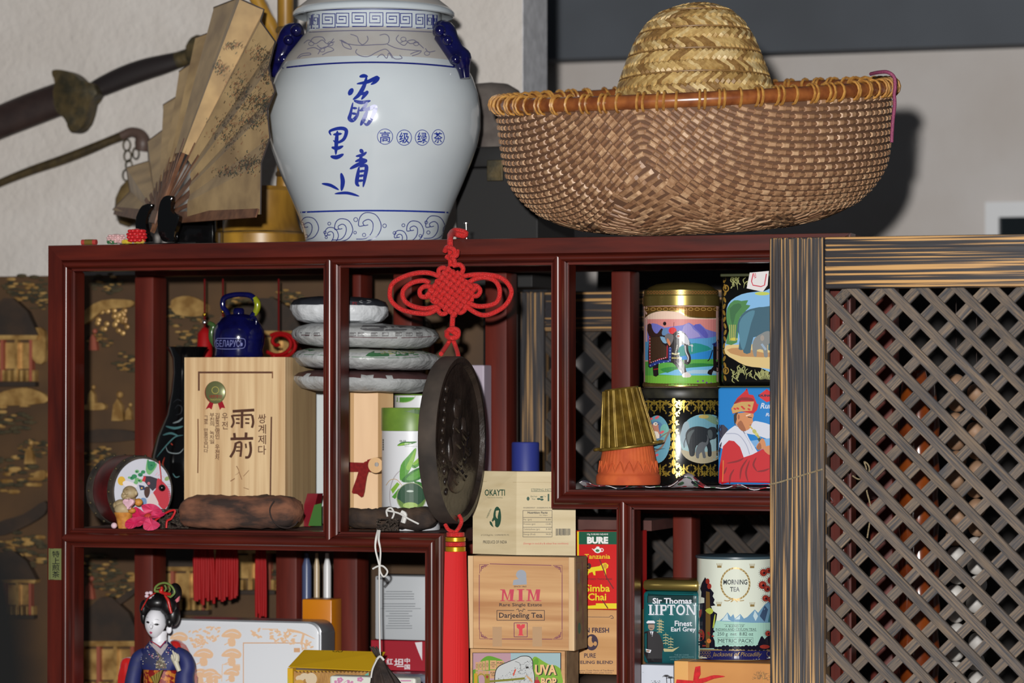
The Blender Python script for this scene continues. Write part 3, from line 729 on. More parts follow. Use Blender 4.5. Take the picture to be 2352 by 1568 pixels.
# rim
cane_m = mat('rim_cane', (112, 58, 30), .25, c2=(150, 88, 44), scale=50, spec=.6)
bind_m = mat('rim_binding', (190, 140, 70), .35, c2=(150, 100, 46), scale=120)
RR = .0098
def rimc(phi, dr_=0., dz=0.): a_ = phi-PI/2; r = 452*kk+dr_; return KO+TILT @ Vector((r*cos(a_), r*sin(a_), dz))
mk('rim', tube([rimc(2*PI*i/96) for i in range(96)], RR, 10, True), cane_m, bk, smooth=60)
NBI = 66
for i in range(NBI):
    vfs = []
    for d_ in (-.0042, .0042)[:1 if i % 3 == 2 else 2]:
        ph = 2*PI*(i+.3*random.random()*.6)/NBI+d_/.27*.75
        ring_ = []
        for q in range(12):
            t = 2*PI*q/12; ring_.append(rimc(ph+.004*sin(t), (RR+.0012)*cos(t), (RR+.0022)*sin(t)))
        vfs.append(tube(ring_, .0019, 5, True))
    mk('binding', join(*vfs), bind_m, bk, smooth=60)
# purple cord on the rim
pc = mat('purple_cord', (120, 50, 84), .7, c2=(150, 70, 100), scale=500)
e0 = rimc(math.radians(100))
mk('cord', ptube([(2000, 170, .03), (2020, 166, .01), (2040, 166, 0), (2054, 178, 0), (2056, 200, 0), (2054, 218, 0), (2055, 240, 0), (2051, 275, 0), (2049, 305, 0), (2048, 327, 0)], KY-.03, 4.4, 7), pc, bk, smooth=60)
# straw hat lying crown up in the basket
HY = .19; HX, hpf = lprof(1596, HY, [(182, 240), (178, 210), (166, 173), (150, 130), (134, 93), (112, 58), (84, 33), (48, 20), (0, 17)])
hat = thing('straw_hat', 'braided straw hat lying crown up in the woven basket', 'hat', (HX, HY, hpf[0][1]))
mk('brim', lathe(HX, HY, [(hpf[0][0]*.98, hpf[0][1]+.004), (hpf[0][0]*1.06, hpf[0][1]-.004), (.226, hpf[0][1]-.012), (.226, hpf[0][1]-.016), (hpf[0][0]*1.0, hpf[0][1]-.006)], 48), mat('straw_base', (150, 118, 60), .7), hat, smooth=60)
mk('crown', lathe(HX, HY, hpf, 64), mat('straw_base2', (112, 82, 42), .7), hat, smooth=60)
hc = [0.]
for i in range(1, len(hpf)): hc.append(hc[-1]+sqrt((hpf[i][0]-hpf[i-1][0])**2+(hpf[i][1]-hpf[i-1][1])**2))
def hs(phi, s, h=0.):
    s = max(0, min(s, hc[-1]-1e-6)); i = 0
    while hc[i+1] < s: i += 1
    t = (s-hc[i])/(hc[i+1]-hc[i]); r = hpf[i][0]+(hpf[i+1][0]-hpf[i][0])*t; z = hpf[i][1]+(hpf[i+1][1]-hpf[i][1])*t
    dr_, dz = hpf[i+1][0]-hpf[i][0], hpf[i+1][1]-hpf[i][1]; L = sqrt(dr_*dr_+dz*dz); r += h*dz/L; z -= h*dr_/L
    a_ = phi-PI/2; return Vector((HX+r*cos(a_), HY+r*sin(a_), z+.0035*sin(phi+.6)))
sm_ = [mat('straw_a', (206, 174, 112), .45, c2=(178, 144, 88), scale=140), mat('straw_b', (180, 146, 88), .5, c2=(150, 116, 64), scale=140), mat('straw_c', (218, 194, 142), .4, c2=(192, 160, 104), scale=140), mat('straw_d', (150, 114, 64), .5, c2=(124, 90, 48), scale=140)]
V, Fc, fm = [], [], []
bh = hc[-1]/5.6
for band in range(6):
    for half in range(2):
        s0 = bh*(band+.27+.46*half); i = 0
        while i < len(hc)-2 and hc[i+1] < s0: i += 1
        rad = max(.012, hpf[i][0]+(hpf[i+1][0]-hpf[i][0])*(s0-hc[i])/(hc[i+1]-hc[i])); nt = int(2*PI*rad/.0078)
        for j in range(nt):
            ph = 2*PI*j/nt+.3*half/nt+random.uniform(-.2, .2)/nt
            tile((ph, s0+random.uniform(-.0006, .0006), rad), .0122, .0038, (.62 if half else -.62)+random.uniform(-.1, .1), .0026, random.choice((0, 0, 1, 2, 3)), hs)
mk('straw_braid', (V, Fc), sm_, hat, fm=fm, kind='stuff')
for band in range(1, 6):
    mk('braid_seam', tube([hs(2*PI*i/60, bh*band, .002) for i in range(60)], .0012, 5, True), sm_[3], hat, smooth=60)
# ---- wall-hung sword and pipe
sw = thing('hanging_sword', 'old sword with dark grip and brass guard hung on the wall', 'sword', P(200, 230, YW-.03))
def wtube(pts, rs, Y=YW-.03, flat=.55, n=14):
    q = spline([(x_, y_, r_) for (x_, y_), r_ in zip(pts, rs)], 5); pp = [P(x_, y_, Y) for x_, y_, _ in q]
    return tube(pp, [c[2]*M(p) for c, p in zip(q, pp)], n, flat=flat)
scab = mat('scabbard', (50, 36, 32), .5, c2=(38, 26, 24), scale=40); brass_old = mat('old_brass', (92, 78, 50), .55, .5, c2=(58, 54, 40), scale=60, bump=.4)
mk('scabbard', wtube([(-60, 305), (0, 280), (70, 252), (150, 222)], [38, 38, 39, 38]), scab, sw, smooth=60)
mk('guard', pprism(spline([(118, 170), (122, 160), (150, 162), (172, 172), (190, 188), (212, 192), (222, 215), (208, 230), (200, 262), (188, 290), (168, 303), (156, 296), (150, 270), (134, 262), (124, 240), (122, 200), (128, 188)], 4, True), YW-.055, .03, .002), brass_old, sw, smooth=40)
mk('grip', wtube([(205, 208), (230, 200), (280, 178), (330, 160), (380, 146), (428, 132)], [15, 22, 25, 25, 22, 17]), mat('dark_grip', (34, 28, 28), .45), sw, smooth=60)
mk('collar', wtube([(405, 139), (432, 130)], [19, 19], flat=.7), brass_old, sw, smooth=60)
mk('pommel', pprism(spline([(423, 120), (432, 95), (448, 80), (466, 84), (476, 100), (468, 135), (452, 152), (432, 145)], 4, True), YW-.045, .026, .003), brass_old, sw, smooth=40)
pipe = thing('tobacco_pipe', 'long bent brass rod pipe with chain hung on the wall', 'pipe', P(200, 350, YW-.02))
mk('stem', wtube([(-40, 440), (0, 420), (70, 392), (140, 368), (200, 345), (250, 324), (285, 310)], [9, 9, 10, 11, 11, 10, 11], YW-.02, 1.), mat('pipe_brass', (84, 70, 44), .5, .4, c2=(60, 50, 34), scale=80), pipe, smooth=60)
mk('bowl', wtube([(280, 312), (302, 303), (322, 310), (328, 328), (326, 346)], [11, 11, 14, 19, 16], YW-.025, 1.), mat('pipe_bowl', (84, 66, 58), .5), pipe, smooth=60)
for i, (x_, y_) in enumerate(((291, 333), (312, 352), (293, 358), (296, 380), (290, 402))):
    c = P(x_, y_, YW-.02); k = M(c); u = Vector((1, 0, 0)) if i % 2 == 0 else Vector((.5, .86, 0)); 
    mk('chain_link', tube([c+u*9*k*cos(2*PI*q/14)+Vector((0, 0, 13*k*sin(2*PI*q/14))) for q in range(14)], 2*k, 6, True), brass_old, pipe, smooth=60)
mk('pouch', lathe(P(295, 470, YW-.04).x, YW-.04, [(r*M(P(295, 470, YW)), P(295, y, YW-.04).z) for r, y in ((0, 520), (22, 512), (32, 485), (30, 455), (18, 428), (8, 418), (0, 412))], 20), mat('pouch', (112, 92, 56), .5, c2=(84, 68, 40), scale=40), pipe, smooth=60)
# ================================================================ left cell
def boxpx(x0, x1, yt, Y, dep, z0, bev=.001, yref=None):
    return box(X(x0, Y), X(x1, Y), Y, Y+dep, z0, P((x0+x1)/2, yt, Y).z, bev)
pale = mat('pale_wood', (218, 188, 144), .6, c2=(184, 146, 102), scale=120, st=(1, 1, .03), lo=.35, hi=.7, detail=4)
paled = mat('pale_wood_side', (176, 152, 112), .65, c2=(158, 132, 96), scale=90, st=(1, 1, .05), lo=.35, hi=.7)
Y0 = .07
tb = thing('wooden_tea_box', 'pale wooden tea box with burnt lettering and a round medal', 'box', (X(540, Y0), Y0+.06, ZM))
zt = P(540, 820, Y0).z; tx0, tx1 = X(423, Y0), X(655, Y0)
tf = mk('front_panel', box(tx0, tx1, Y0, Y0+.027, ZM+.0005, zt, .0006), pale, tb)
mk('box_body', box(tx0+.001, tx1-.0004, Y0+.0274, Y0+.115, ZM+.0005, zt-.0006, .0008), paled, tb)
a = Art(410, 810, 4.021); br = ink(92, 58, 40, .8); br2 = ink(130, 92, 62, .8)
a.rect(br, 180, 172, 874, 190); a.rect(br, 180, 172, 196, 350); a.rect(br2, 862, 172, 874, 235); a.line(br, [(858, 590), (852, 1000), (848, 1375)], 14); a.line(br2, [(180, 610), (182, 860), (178, 1110)], 12)
bt = ink(78, 46, 30, .8)
for pts, wd in (([(500,540),(700,528)],26), ([(492,575),(510,640),(488,690)],20), ([(500,580),(680,572)],18), ([(680,575),(690,640),(678,692)],22), ([(588,535),(585,695)],24), ([(530,610),(565,612)],16), ([(530,648),(566,650)],16), ([(615,610),(655,612)],16), ([(615,648),(655,650)],16),
                ([(480,795),(690,790)],26), ([(515,740),(520,790)],24), ([(625,735),(622,790)],26), ([(530,830),(515,900),(478,965)],24), ([(530,835),(580,832),(572,960)],20), ([(535,870),(570,870)],14), ([(530,905),(570,905)],14), ([(620,838),(625,880)],16), ([(660,820),(668,900),(650,960),(615,965)],24)):
    a.line(bt, pts, wd, 4)
a.vtext(br, '쌍계제다', 735, 560, 808, 945, .01); a.vtext(br, '우전', 400, 550, 455, 710, .008); a.vtext(br, '김동곤명인 우전차', 338, 555, 378, 990, .014, .02); a.vtext(br, '부친의 녹차일', 288, 555, 330, 840, .014, .02); a.vtext(br, '그로 만들었습니다', 236, 580, 272, 925, .014, .02)
a.line(br2, [(535,1045),(560,1100),(520,1130)], 8, 3, taper=1); a.line(br2, [(560,1100),(585,1170)], 6); a.line(br2, [(650,1085),(600,1140)], 5); a.line(br2, [(480,1185),(520,1160)], 8); a.line(br2, [(600,1245),(650,1260)], 5)
a.put(tf, 'burnt_lettering', tf)
mc = P(495, 901, Y0); k = M(mc)
md = mk('medal', lathe(0, 0, [(0, 0), (26*k, 0), (26*k, .0012), (24*k, .0022), (0, .0024)], 32), mat('medal_green', (112, 116, 76), .3, .3), tb, smooth=40)
md.data.transform(Matrix.Translation(Vector((mc.x, Y0-.0001, mc.z))-ORG[tb.name]) @ Matrix.Rotation(PI/2, 4, 'X') @ Matrix.Translation(ORG[tb.name])); REG[md.name] = ([v.co+ORG[tb.name] for v in md.data.vertices], REG[md.name][1])
redr = ink(150, 24, 38, .35)
mk('medal_ribbon', pprism([(482, 922), (472, 940), (480, 936), (486, 940), (490, 925)], Y0-.0006, .0006), redr, tb); mk('medal_ribbon', pprism([(500, 925), (505, 941), (509, 936), (517, 937), (510, 920)], Y0-.0006, .0006), redr, tb)
a = Art(410, 810, 4.021); a.ring(redr, 344, 362, 103, 112, 7); gl = ink(176, 164, 84, .3); a.ring(gl, 340, 345, 34, 34, 5); a.text(redr, '대한명인', 285, 388, 400, 418, .01); a.text(gl, 'TRADITION', 290, 425, 390, 440); a.put(md, 'medal_print', md, step=8)
# ---- blue teapot on the box
ZB = zt
YT = Y0+.06
tpx, tpp = lprof(548, YT, [(0, 817), (55, 817), (57, 812), (55, 800), (59, 785), (60, 770), (58, 755), (51, 740), (40, 728), (28, 720), (13, 717), (13, 708), (10, 704), (0, 703)])
dz = ZB+.0004-tpp[0][1]; tpp = [(r, z+dz) for r, z in tpp]
tp = thing('blue_teapot', 'small cobalt blue ceramic kettle on the pale wooden box', 'teapot', (tpx, YT, ZB))
pb2 = mk('pot_body', lathe(tpx, YT, tpp[:11], 48), cobalt, tp, smooth=60)
mk('lid_knob', lathe(tpx, YT, tpp[9:], 24), cobalt, tp, smooth=60)
olive = mat('olive_glaze', (128, 134, 26), .2); grn = mat('green_glaze', (58, 84, 44), .2)
mk('handle', ptube([(527, 733), (521, 716), (512, 704), (514, 686), (532, 678), (556, 676), (578, 680), (590, 698)], YT, [7, 6, 6.5, 6.5, 6, 6.5, 7], 10), cobalt, tp, smooth=60)
mk('handle_accent', ptube([(584, 684), (591, 696), (590, 710), (584, 722)], YT, [7, 8, 7.5, 6.5], 10), olive, tp, smooth=60)
mk('handle_lug', join(ptube([(586, 718), (578, 728), (575, 742)], YT, 7, 10), ptube([(578, 750), (574, 738), (580, 729), (588, 733), (588, 745)], YT-.012, 3, 8)), cobalt, tp, smooth=60)
mk('spout', ptube([(500, 795), (488, 780), (486, 762), (490, 748), (480, 742)], YT-.004, [9, 8, 7, 6, 5.5], 10), grn, tp, smooth=60)
a = Art(370, 660, 6.72); pl = mat('pale_glaze_line', (120, 124, 176), .2)
a.line(pl, [(860, 795), (900, 785), (1100, 785), (1270, 790), (1300, 840), (1290, 915), (1240, 940), (1080, 950), (900, 945), (840, 920), (830, 860)], 8, 4, True)
a.text(pl, 'БЕЛАРУСЬ', 850, 812, 1265, 915); a.put(pb2, 'raised_lettering', tp, step=9, off=.0008)
# ---- black vase
YV = .24
vx, vp = lprof(430, YV, [(0, 1195), (52, 1195), (56, 1185), (66, 1160), (78, 1120), (83, 1085), (82, 1045), (71, 1000), (48, 950), (37, 900), (32, 855), (34, 822), (42, 806), (48, 797), (45, 796), (38, 806), (28, 830), (0, 835)])
dz = ZM+.0005-vp[0][1]; vp = [(r, z+dz*(1-i/12. if i < 12 else 0)) for i, (r, z) in enumerate(vp)]
vs_o = thing('black_vase', 'black lacquer vase with flared mouth behind the wooden tea box', 'vase', (vx, YV, ZM))
vb = mk('vase_body', lathe(vx, YV, vp, 48), mat('black_lacquer', (9, 9, 10), .1, spec=.6), vs_o, smooth=60)
a = Art(80, 540, 2.178); teal = ink(70, 110, 112); wh = ink(120, 130, 132); orr = ink(150, 50, 34)
for m_, pts, wd in ((teal, [(610,1110),(650,1060),(700,1010),(742,1000)], 6), (wh, [(655,1055),(670,1085),(720,1090),(745,1065)], 5), (teal, [(640,1000),(680,990),(720,1005)], 10), (wh, [(690,940),(720,930),(740,912)], 8), (orr, [(650,1110),(640,1140),(646,1160)], 6), (teal, [(655,955),(700,965),(742,955)], 12), (orr, [(680,1040),(690,1050)], 6), (ink(34,36,40), [(700,870),(715,850),(735,860),(730,890),(705,900)], 4), (ink(34,36,40), [(690,840),(712,822),(735,830)], 4), (teal, [(690,1190),(705,1210),(725,1205)], 5)):
    a.line(m_, pts, wd, 4, taper=2)
a.put(vb, 'painted_bird', vs_o, step=10)
# ---- small drum with painted face
dc = P(327, 1126, .05); k = M(dc); Rd = 78*k
vd = (dc-CAM); vd.z = 0; vd.normalize()
ax = (Matrix.Rotation(math.radians(30), 3, 'Z') @ vd).normalized()         # pointing into the shelf
sd = ax.cross(Vector((0, 0, 1))).normalized(); dc.z = ZM+Rd*1.06+.0006
DM = Matrix(((sd.x, 0, ax.x, dc.x), (sd.y, 0, ax.y, dc.y), (sd.z, 1, ax.z, dc.z), (0, 0, 0, 1)))
dr_ = thing('toy_drum', 'small dark red drum with a painted white face', 'drum', (dc.x, dc.y, ZM))
LD = .072
redl = mat('red_lacquer', (96, 26, 28), .35, c2=(66, 20, 22), scale=40); dkrim = mat('dark_rim', (38, 34, 30), .6, c2=(70, 62, 54), scale=50)
prof = [(Rd*.94, 0), (Rd*.99, 0), (Rd*1.0, .002), (Rd*1.05, .015), (Rd*1.06, LD*.5), (Rd*1.03, LD*.85), (Rd*.97, LD), (0, LD)]
mk('drum_shell', xf(lathe(0, 0, prof, 48), DM), redl, dr_, smooth=50)
mk('rim_band', xf(lathe(0, 0, [(Rd*.96, -.001), (Rd*1.02, -.001), (Rd*1.055, .011), (Rd*1.035, .011), (Rd*.98, .001)], 48), DM), dkrim, dr_, smooth=50)
mk('rim_band', xf(lathe(0, 0, [(Rd*1.045, LD*.72), (Rd*1.055, LD*.73), (Rd*1.02, LD+.001), (Rd*.9, LD+.001), (Rd*.9, LD*.98)], 48), DM), dkrim, dr_, smooth=50)
for i in range(18):
    q = 2*PI*i/18
    for zz in (.007, LD*.88):
        mk('stud', xf(ball((Rd*1.045*cos(q), Rd*1.045*sin(q), zz), .0022, 8, 6), DM), brass_old, dr_, smooth=60)
df = mk('drum_face', xf(lathe(0, 0, [(0, -.0018), (Rd*.955, -.0018), (Rd*.965, 0), (0, 0)], 48), DM), mat('drum_skin', (206, 208, 220), .5), dr_, smooth=30)
a = Art(200, 1030, 7.84)
g1, g2, g3 = ink(60, 140, 96), ink(120, 180, 120), ink(40, 110, 80)
a.poly(g2, [(1100,180),(1220,200),(1260,290),(1200,400),(1120,470),(1060,400),(1070,260)], 4); a.poly(g1, [(1110,200),(1200,220),(1235,290),(1170,390),(1100,370),(1085,260)], 4)
for x_, y_, r_ in ((900,410,40),(960,470,45),(850,500,50),(810,530,40),(900,560,45),(960,580,40),(880,610,40),(1010,420,40),(760,520,26)): a.ell(random.choice((g1, g2)), x_, y_, r_, r_*.8)
for x_, y_ in ((895,415),(965,480),(800,520),(940,575),(1160,300)): a.ell(g3, x_, y_, 22, 16)
a.ell(ink(222, 180, 70), 620, 580, 70, 82); a.poly(ink(232, 224, 228), [(640,620),(680,580),(760,590),(870,640),(900,690),(820,700),(690,680)], 4)
a.poly(ink(66, 62, 72), [(1010,490),(1140,495),(1265,540),(1250,700),(1180,760),(1100,680),(1040,600)]); a.poly(ink(205, 60, 70), [(985,580),(1025,490),(1060,510),(1040,600)])
a.poly(ink(200, 66, 78), [(1265,540),(1340,570),(1460,700),(1505,840),(1480,980),(1400,1090),(1330,1060),(1260,960),(1230,860),(1190,790),(1240,720)], 3); a.ell(ink(220, 120, 130), 1110, 625, 24, 26); a.ell(ink(60,40,50), 1113, 625, 8)
a.poly(ink(224, 206, 204), [(1100,900),(1180,800),(1250,900),(1280,1010),(1090,1030)], 3); a.poly(ink(120, 150, 190), [(980,890),(1060,900),(1070,1000),(1010,1040),(970,960)], 3); a.poly(ink(84, 62, 58), [(1040,700),(1120,690),(1130,800),(1080,890),(1030,820)], 3); a.poly(ink(60, 70, 100), [(930,650),(1030,670),(1050,740),(960,750)]); a.ell(ink(220,170,90), 985, 710, 16)
for i in range(12): a.line(ink(150, 150, 175), [(1440+i*5, 640+i*35), (1530+i*2, 650+i*42)], 7)
for i in range(8): a.line(ink(226, 150, 165), [(1230+i*45, 480+i*8), (1270+i*42, 430+i*30)], 8)
a.ell(ink(226,170,180), 1450, 400, 40); a.ell(ink(150,170,110), 1440, 540, 50, 36, rot=-.6); a.poly(ink(150,200,170), [(1420,1110),(1500,1040),(1550,900),(1560,960),(1500,1110),(1450,1145)], 3)
a.put(df, 'painted_face', dr_)
tip = P(366, 1060, 0.02); hb = P(371, 1120, .02)
fr = dc-ax*.0045
def onface(px, py, off=.0): 
    d = ray(px, py); o_ = dc-ax*(.002+off); t = (o_-CAM).dot(ax)/d.dot(ax); return CAM+d*t
mk('cord', tube([onface(366, 1058, .001), onface(369, 1085, .002), onface(371, 1112, .003)], .0009, 6), mat('cord_red', (190, 20, 26), .6), dr_, smooth=60)
mk('pellet', ball(onface(372, 1120, .005), .0048, 16, 10), mat('black_bead', (14, 14, 15), .2), dr_, smooth=80)
# ---- laughing figure on an ice-cream cone
YG = .012
fg = thing('laughing_figurine', 'small laughing bald ceramic figurine sitting on a cone', 'figurine', (X(283, YG), YG, ZM))
clay = mat('figurine_clay', (186, 168, 130), .55, c2=(150, 128, 92), scale=60); orange = mat('cone_orange', (206, 142, 60), .55, c2=(176, 110, 44), scale=120)
def el(px, py, rx, ry, dY, ryd=None): c = P(px, py, YG+dY); k = M(c); return ball(c, ry*k, 18, 12, (rx/ry, (ryd or rx)/ry, 1))
cxx, cpp = lprof(285, YG, [(0, 1214), (13, 1214), (15, 1205), (18, 1190), (22, 1180), (23, 1177), (0, 1176)]); cpp = [(r, z+ZM+.0004-cpp[0][1]) for r, z in cpp]
mk('cone', lathe(cxx, YG, cpp, 20), orange, fg, smooth=50)
mk('belly', join(el(284, 1168, 22, 17, 0), el(278, 1158, 16, 12, 0), el(300, 1150, 14, 12, .002)), clay, fg, smooth=80)
hd = mk('head', join(el(298, 1131, 17, 16, -.004), el(287, 1138, 9, 9, -.009), el(284, 1133, 4, 4, -.016), el(312, 1132, 4, 6, -.006), el(292, 1143, 8, 5, -.010)), clay, fg, smooth=80)
a = Art(200, 1030, 7.84); dkk = ink(84, 62, 44)
a.line(dkk, [(690,820),(720,830),(740,810)], 7, 4); a.line(dkk, [(700,745),(725,735),(745,745)], 6, 3); a.put(hd, 'painted_features', hd, step=4, off=.0004)
mk('arm', join(el(318, 1153, 10, 9, -.002), el(303, 1172, 9, 7, -.012)), orange, fg, smooth=80); mk('arm', el(266, 1160, 7, 8, -.004), clay, fg, smooth=80)
hp_ = [(294 + 13*(16*sin(t)**3)/16, 1155-13*(13*cos(t)-5*cos(2*t)-2*cos(3*t)-cos(4*t))/16) for t in [2*PI*i/28 for i in range(28)]]
mk('heart', pprism(hp_, YG-.03, .006, .001), mat('pink_glitter', (214, 164, 180), .5, c2=(226, 186, 196), scale=900), fg, smooth=40)
mk('pearl', ball(P(262, 1193, YG-.01), .0042, 14, 10), mat('pearl', (222, 190, 200), .15), label='small pink pearl bead beside the ceramic figurine', cat='bead')
bpy.data.objects['pearl'].location.z = ZM+.0003
# ---- silk flower
pk = mat('silk_petal', (200, 34, 88), .6, c2=(222, 96, 132), scale=22, lo=.4, hi=.75)
fl = thing('silk_flower', 'crimson pink silk flower lying before the toy drum', 'flower', (X(335, 0), 0.0, ZM))
YP = -.004
for pts, dY in (([(338,1186),(325,1165),(330,1158),(352,1157),(369,1168),(372,1180),(352,1188)], .012), ([(340,1187),(312,1163),(305,1176),(305,1190),(318,1198)], .012), ([(340,1188),(305,1188),(289,1197),(288,1210),(300,1214),(318,1206)], .002), ([(340,1188),(322,1196),(312,1208),(322,1208),(338,1196)], -.004), ([(342,1188),(330,1200),(330,1214),(342,1218),(358,1215),(368,1204),(352,1193)], -.006), ([(342,1187),(352,1190),(372,1186),(380,1178),(362,1176)], .006)):
    V = [P(x_, y_, YP+dY*(.2 if i == 0 else 1)+.003*((i % 2)-.5)) for i, (x_, y_) in enumerate(spline(pts, 3, True))]
    c = sum(V, Vector())/len(V)+Vector((0, .004, 0)); n = len(V); rng = [v.lerp(c, .5) for v in V]
    mk('petal', (V+rng+[c], [[i, (i+1) % n, n+(i+1) % n, n+i] for i in range(n)]+[[n+i, n+(i+1) % n, 2*n] for i in range(n)]), pk, fl, smooth=70)
mk('flower_heart', ball(P(340, 1188, YP+.008), .006, 10, 8), mat('flower_heart', (190, 60, 40), .7), fl, smooth=80)
# ---- dried twigs
random.seed(5)
def strands(x0, x1, y0, y1, Y, n, r=1.5):
    vfs = []
    for _ in range(n):
        x_, y_ = random.uniform(x0, x1), random.uniform(y0, y1); pts = [(x_, y_, random.uniform(-.01, .01))]
        an = random.uniform(0, 2*PI)
        for _k in range(4):
            an += random.uniform(-1, 1); x_ = min(x1, max(x0, x_+12*cos(an))); y_ = min(y1, max(y0, y_+7*sin(an))); pts.append((x_, y_, random.uniform(-.012, .012)))
        vfs.append(ptube(pts, Y, r, 5, 3))
    return join(*vfs)
twig = mat('dried_stem', (74, 62, 52), .9, c2=(50, 40, 34), scale=200)
mk('dried_leaves', strands(366, 432, 1170, 1212, .035, 70), twig, kind='stuff', label='heap of dark curly dried tea leaves beside the bark log', cat='tea leaves')
mk('scarlet_string', ptube([(352, 1198), (384, 1176), (402, 1172), (394, 1190), (384, 1196), (382, 1212)], .012, 2.5, 6), mat('cord_red', (190, 20, 26)), label='short bright red string by the silk flower', cat='string')
# ---- bark log of pressed tea
def log(name, label, x0, x1, yt, yb, Y, dep, m, bumps=.004, seed=1, slope=0):
    N, K = 26, 18; V, Fc = [], []
    for i in range(N+1):
        t = i/N; px = x0+(x1-x0)*t; e = sqrt(max(.04, 1-(2*t-1)**8)); c = P(px, (yt+yb)/2+slope*(t-.5), Y+dep/2); hh = (yb-yt)/2*M(c)*e
        for q in range(K):
            an = 2*PI*q/K; ca, sa = cos(an), sin(an); V.append(Vector((c.x, c.y+dep/2*e*math.copysign(abs(ca)**.5, ca), c.z+hh*math.copysign(abs(sa)**.5, sa))))
    for i in range(N):
        for q in range(K): Fc.append([i*K+q, i*K+(q+1) % K, (i+1)*K+(q+1) % K, (i+1)*K+q])
    Fc.append(list(range(K))[::-1]); Fc.append([N*K+q for q in range(K)])
    vf = noise_vf(noise_vf((V, Fc), bumps*.6, 35, seed), bumps*.5, 140, seed+1); zmin = min(v.z for v in vf[0]); vf = ([v+Vector((0, 0, ZM+.0004-zmin)) for v in vf[0]], vf[1])
    return mk(name, vf, m, smooth=70, label=label, cat='log')
bark = mat('bark', (124, 80, 58), .9, c2=(50, 36, 31), scale=55, st=(.3, 1, 1), lo=.4, hi=.62, bump=.8, detail=5)
log('bark_log', 'long reddish brown bark log lying before the wooden tea box', 414, 692, 1141, 1216, .008, .05, bark, .005)
mk('thin_cord', ptube([(630, 1150), (620, 1168), (624, 1190), (640, 1208), (660, 1212), (676, 1206), (684, 1196)], .002, 1.6, 6), mat('dark_cord', (40, 28, 24), .8), label='thin dark cord looped round the bark log', cat='cord')
log('leaf_roll', 'dark roll of dried tea leaves tied with white string', 796, 1008, 1166, 1215, .042, .04, mat('tea_roll', (70, 52, 38), .85, c2=(38, 28, 24), scale=60, st=(.5, 1, 1), bump=.9, detail=5), .006, 4)
wstr = mat('white_string', (214, 212, 208), .8)
mk('tied_string', join(ptube([(890, 1186), (888, 1172), (898, 1166), (905, 1178), (900, 1192)], .036, 2.2, 6), ptube([(922, 1176), (930, 1182), (926, 1200)], .037, 6, 6), ptube([(888, 1172), (915, 1178), (940, 1192), (962, 1203)], .032, 2.2, 6)), wstr, label='white string tied round the dried leaf roll', cat='string')
mk('dried_leaves', strands(866, 914, 1192, 1218, .010, 40, 1.6), twig, kind='stuff', label='dark tuft of dried tea leaves over the white string', cat='tea leaves')
# ---- small red and green packet leaning
mk('tea_packet', join(withm(pprism([(684, 1170), (706, 1096), (730, 1096), (712, 1172)], .14, .02), 0), withm(pprism([(708, 1170), (722, 1122), (738, 1118), (738, 1170)], .138, .0019), 1)), [ink(116, 22, 34, .3), ink(60, 104, 44, .4)], label='dark red and green packet leaning beside the wooden tea box', cat='packet')
o = bpy.data.objects['tea_packet']; o.location.z = ZM+.0005
mk('white_carton', boxpx(722, 790, 895, .235, .02, ZM+.0005), ink(206, 212, 212), label='narrow white carton standing behind the rosewood divider', cat='carton')
# ---- maple canister with ribbon
YC = .16
ccx, cpr = lprof(834, YC, [(70, 1180), (72, 1176), (72, 903), (70, 900)]); dz = ZM+.0005-cpr[0][1]; cpr[0] = (cpr[0][0], ZM+.0005); cpr[1] = (cpr[1][0], ZM+.003)
can = thing('maple_canister', 'pale maple octagonal tea canister tied with red ribbon', 'canister', (ccx, YC, ZM))
maple = mat('maple', (222, 184, 136), .45, c2=(202, 160, 112), scale=30, st=(1, 1, .12), lo=.3, hi=.7)
mk('canister_body', lathe(ccx, YC, cpr, 8, a0=math.radians(4)), maple, can)
kd = P(861, 1068, .09); k = M(kd)
mk('dowel', tube([(kd.x, .124, kd.z), (kd.x+.001, .090, kd.z)], 18*k, 24), maple, can, smooth=40)
mk('dowel_pin', tube([(kd.x+.003, .091, kd.z+.001), (kd.x+.003, .0885, kd.z+.001)], 5*k, 14), mat('steel', None) if False else MATS['steel'], can, smooth=40)
rib_m = mat('ribbon_dark_red', (132, 26, 24), .35, c2=(110, 18, 18), scale=200)
mk('ribbon', join(pprism([(797, 1061), (848, 1063), (862, 1085), (845, 1083), (797, 1084)], .115, .0015), pprism([(843, 1056), (862, 1050), (856, 1062), (850, 1074)], .108, .0015)), rib_m, can)
mk('ribbon', pprism(spline([(838, 1060), (852, 1062), (842, 1095), (834, 1140), (820, 1134), (808, 1130), (818, 1100), (826, 1075)], 3, True), .112, .0015), rib_m, can)
# ---- green and white tea canisters
def tcan(name, label, cxp, Yc, rpx, yt, lidy, z0):
    x_, pr = lprof(cxp, Yc, [(rpx-1, 1200), (rpx, 1199), (rpx, lidy), (rpx+1.2, lidy-.5), (rpx+1.2, yt+2), (rpx, yt), (0, yt)]); pr[0] = (pr[0][0], z0); pr[1] = (pr[1][0], z0+.001)
    t = thing(name, label, 'canister', (x_, Yc, z0))
    b = mk('canister_body', lathe(x_, Yc, pr[:3], 56), mat('white_card', (214, 216, 220), .4), t, smooth=40)
    l = mk('lid', lathe(x_, Yc, pr[3:], 56), mat('leaf_green', (112, 144, 54), .4, c2=(90, 122, 46), scale=30), t, smooth=40)
    return t, b, l
t1_, b1, l1 = tcan('tea_canister', 'white tea canister with green lid and bamboo leaf print', 944, .095, 67, 936, 989, ZM+.0005)
a = Art(860, 860, 4.129); G = [ink(52, 112, 44), ink(84, 148, 56), ink(128, 176, 62), ink(40, 84, 40), ink(160, 196, 110)]
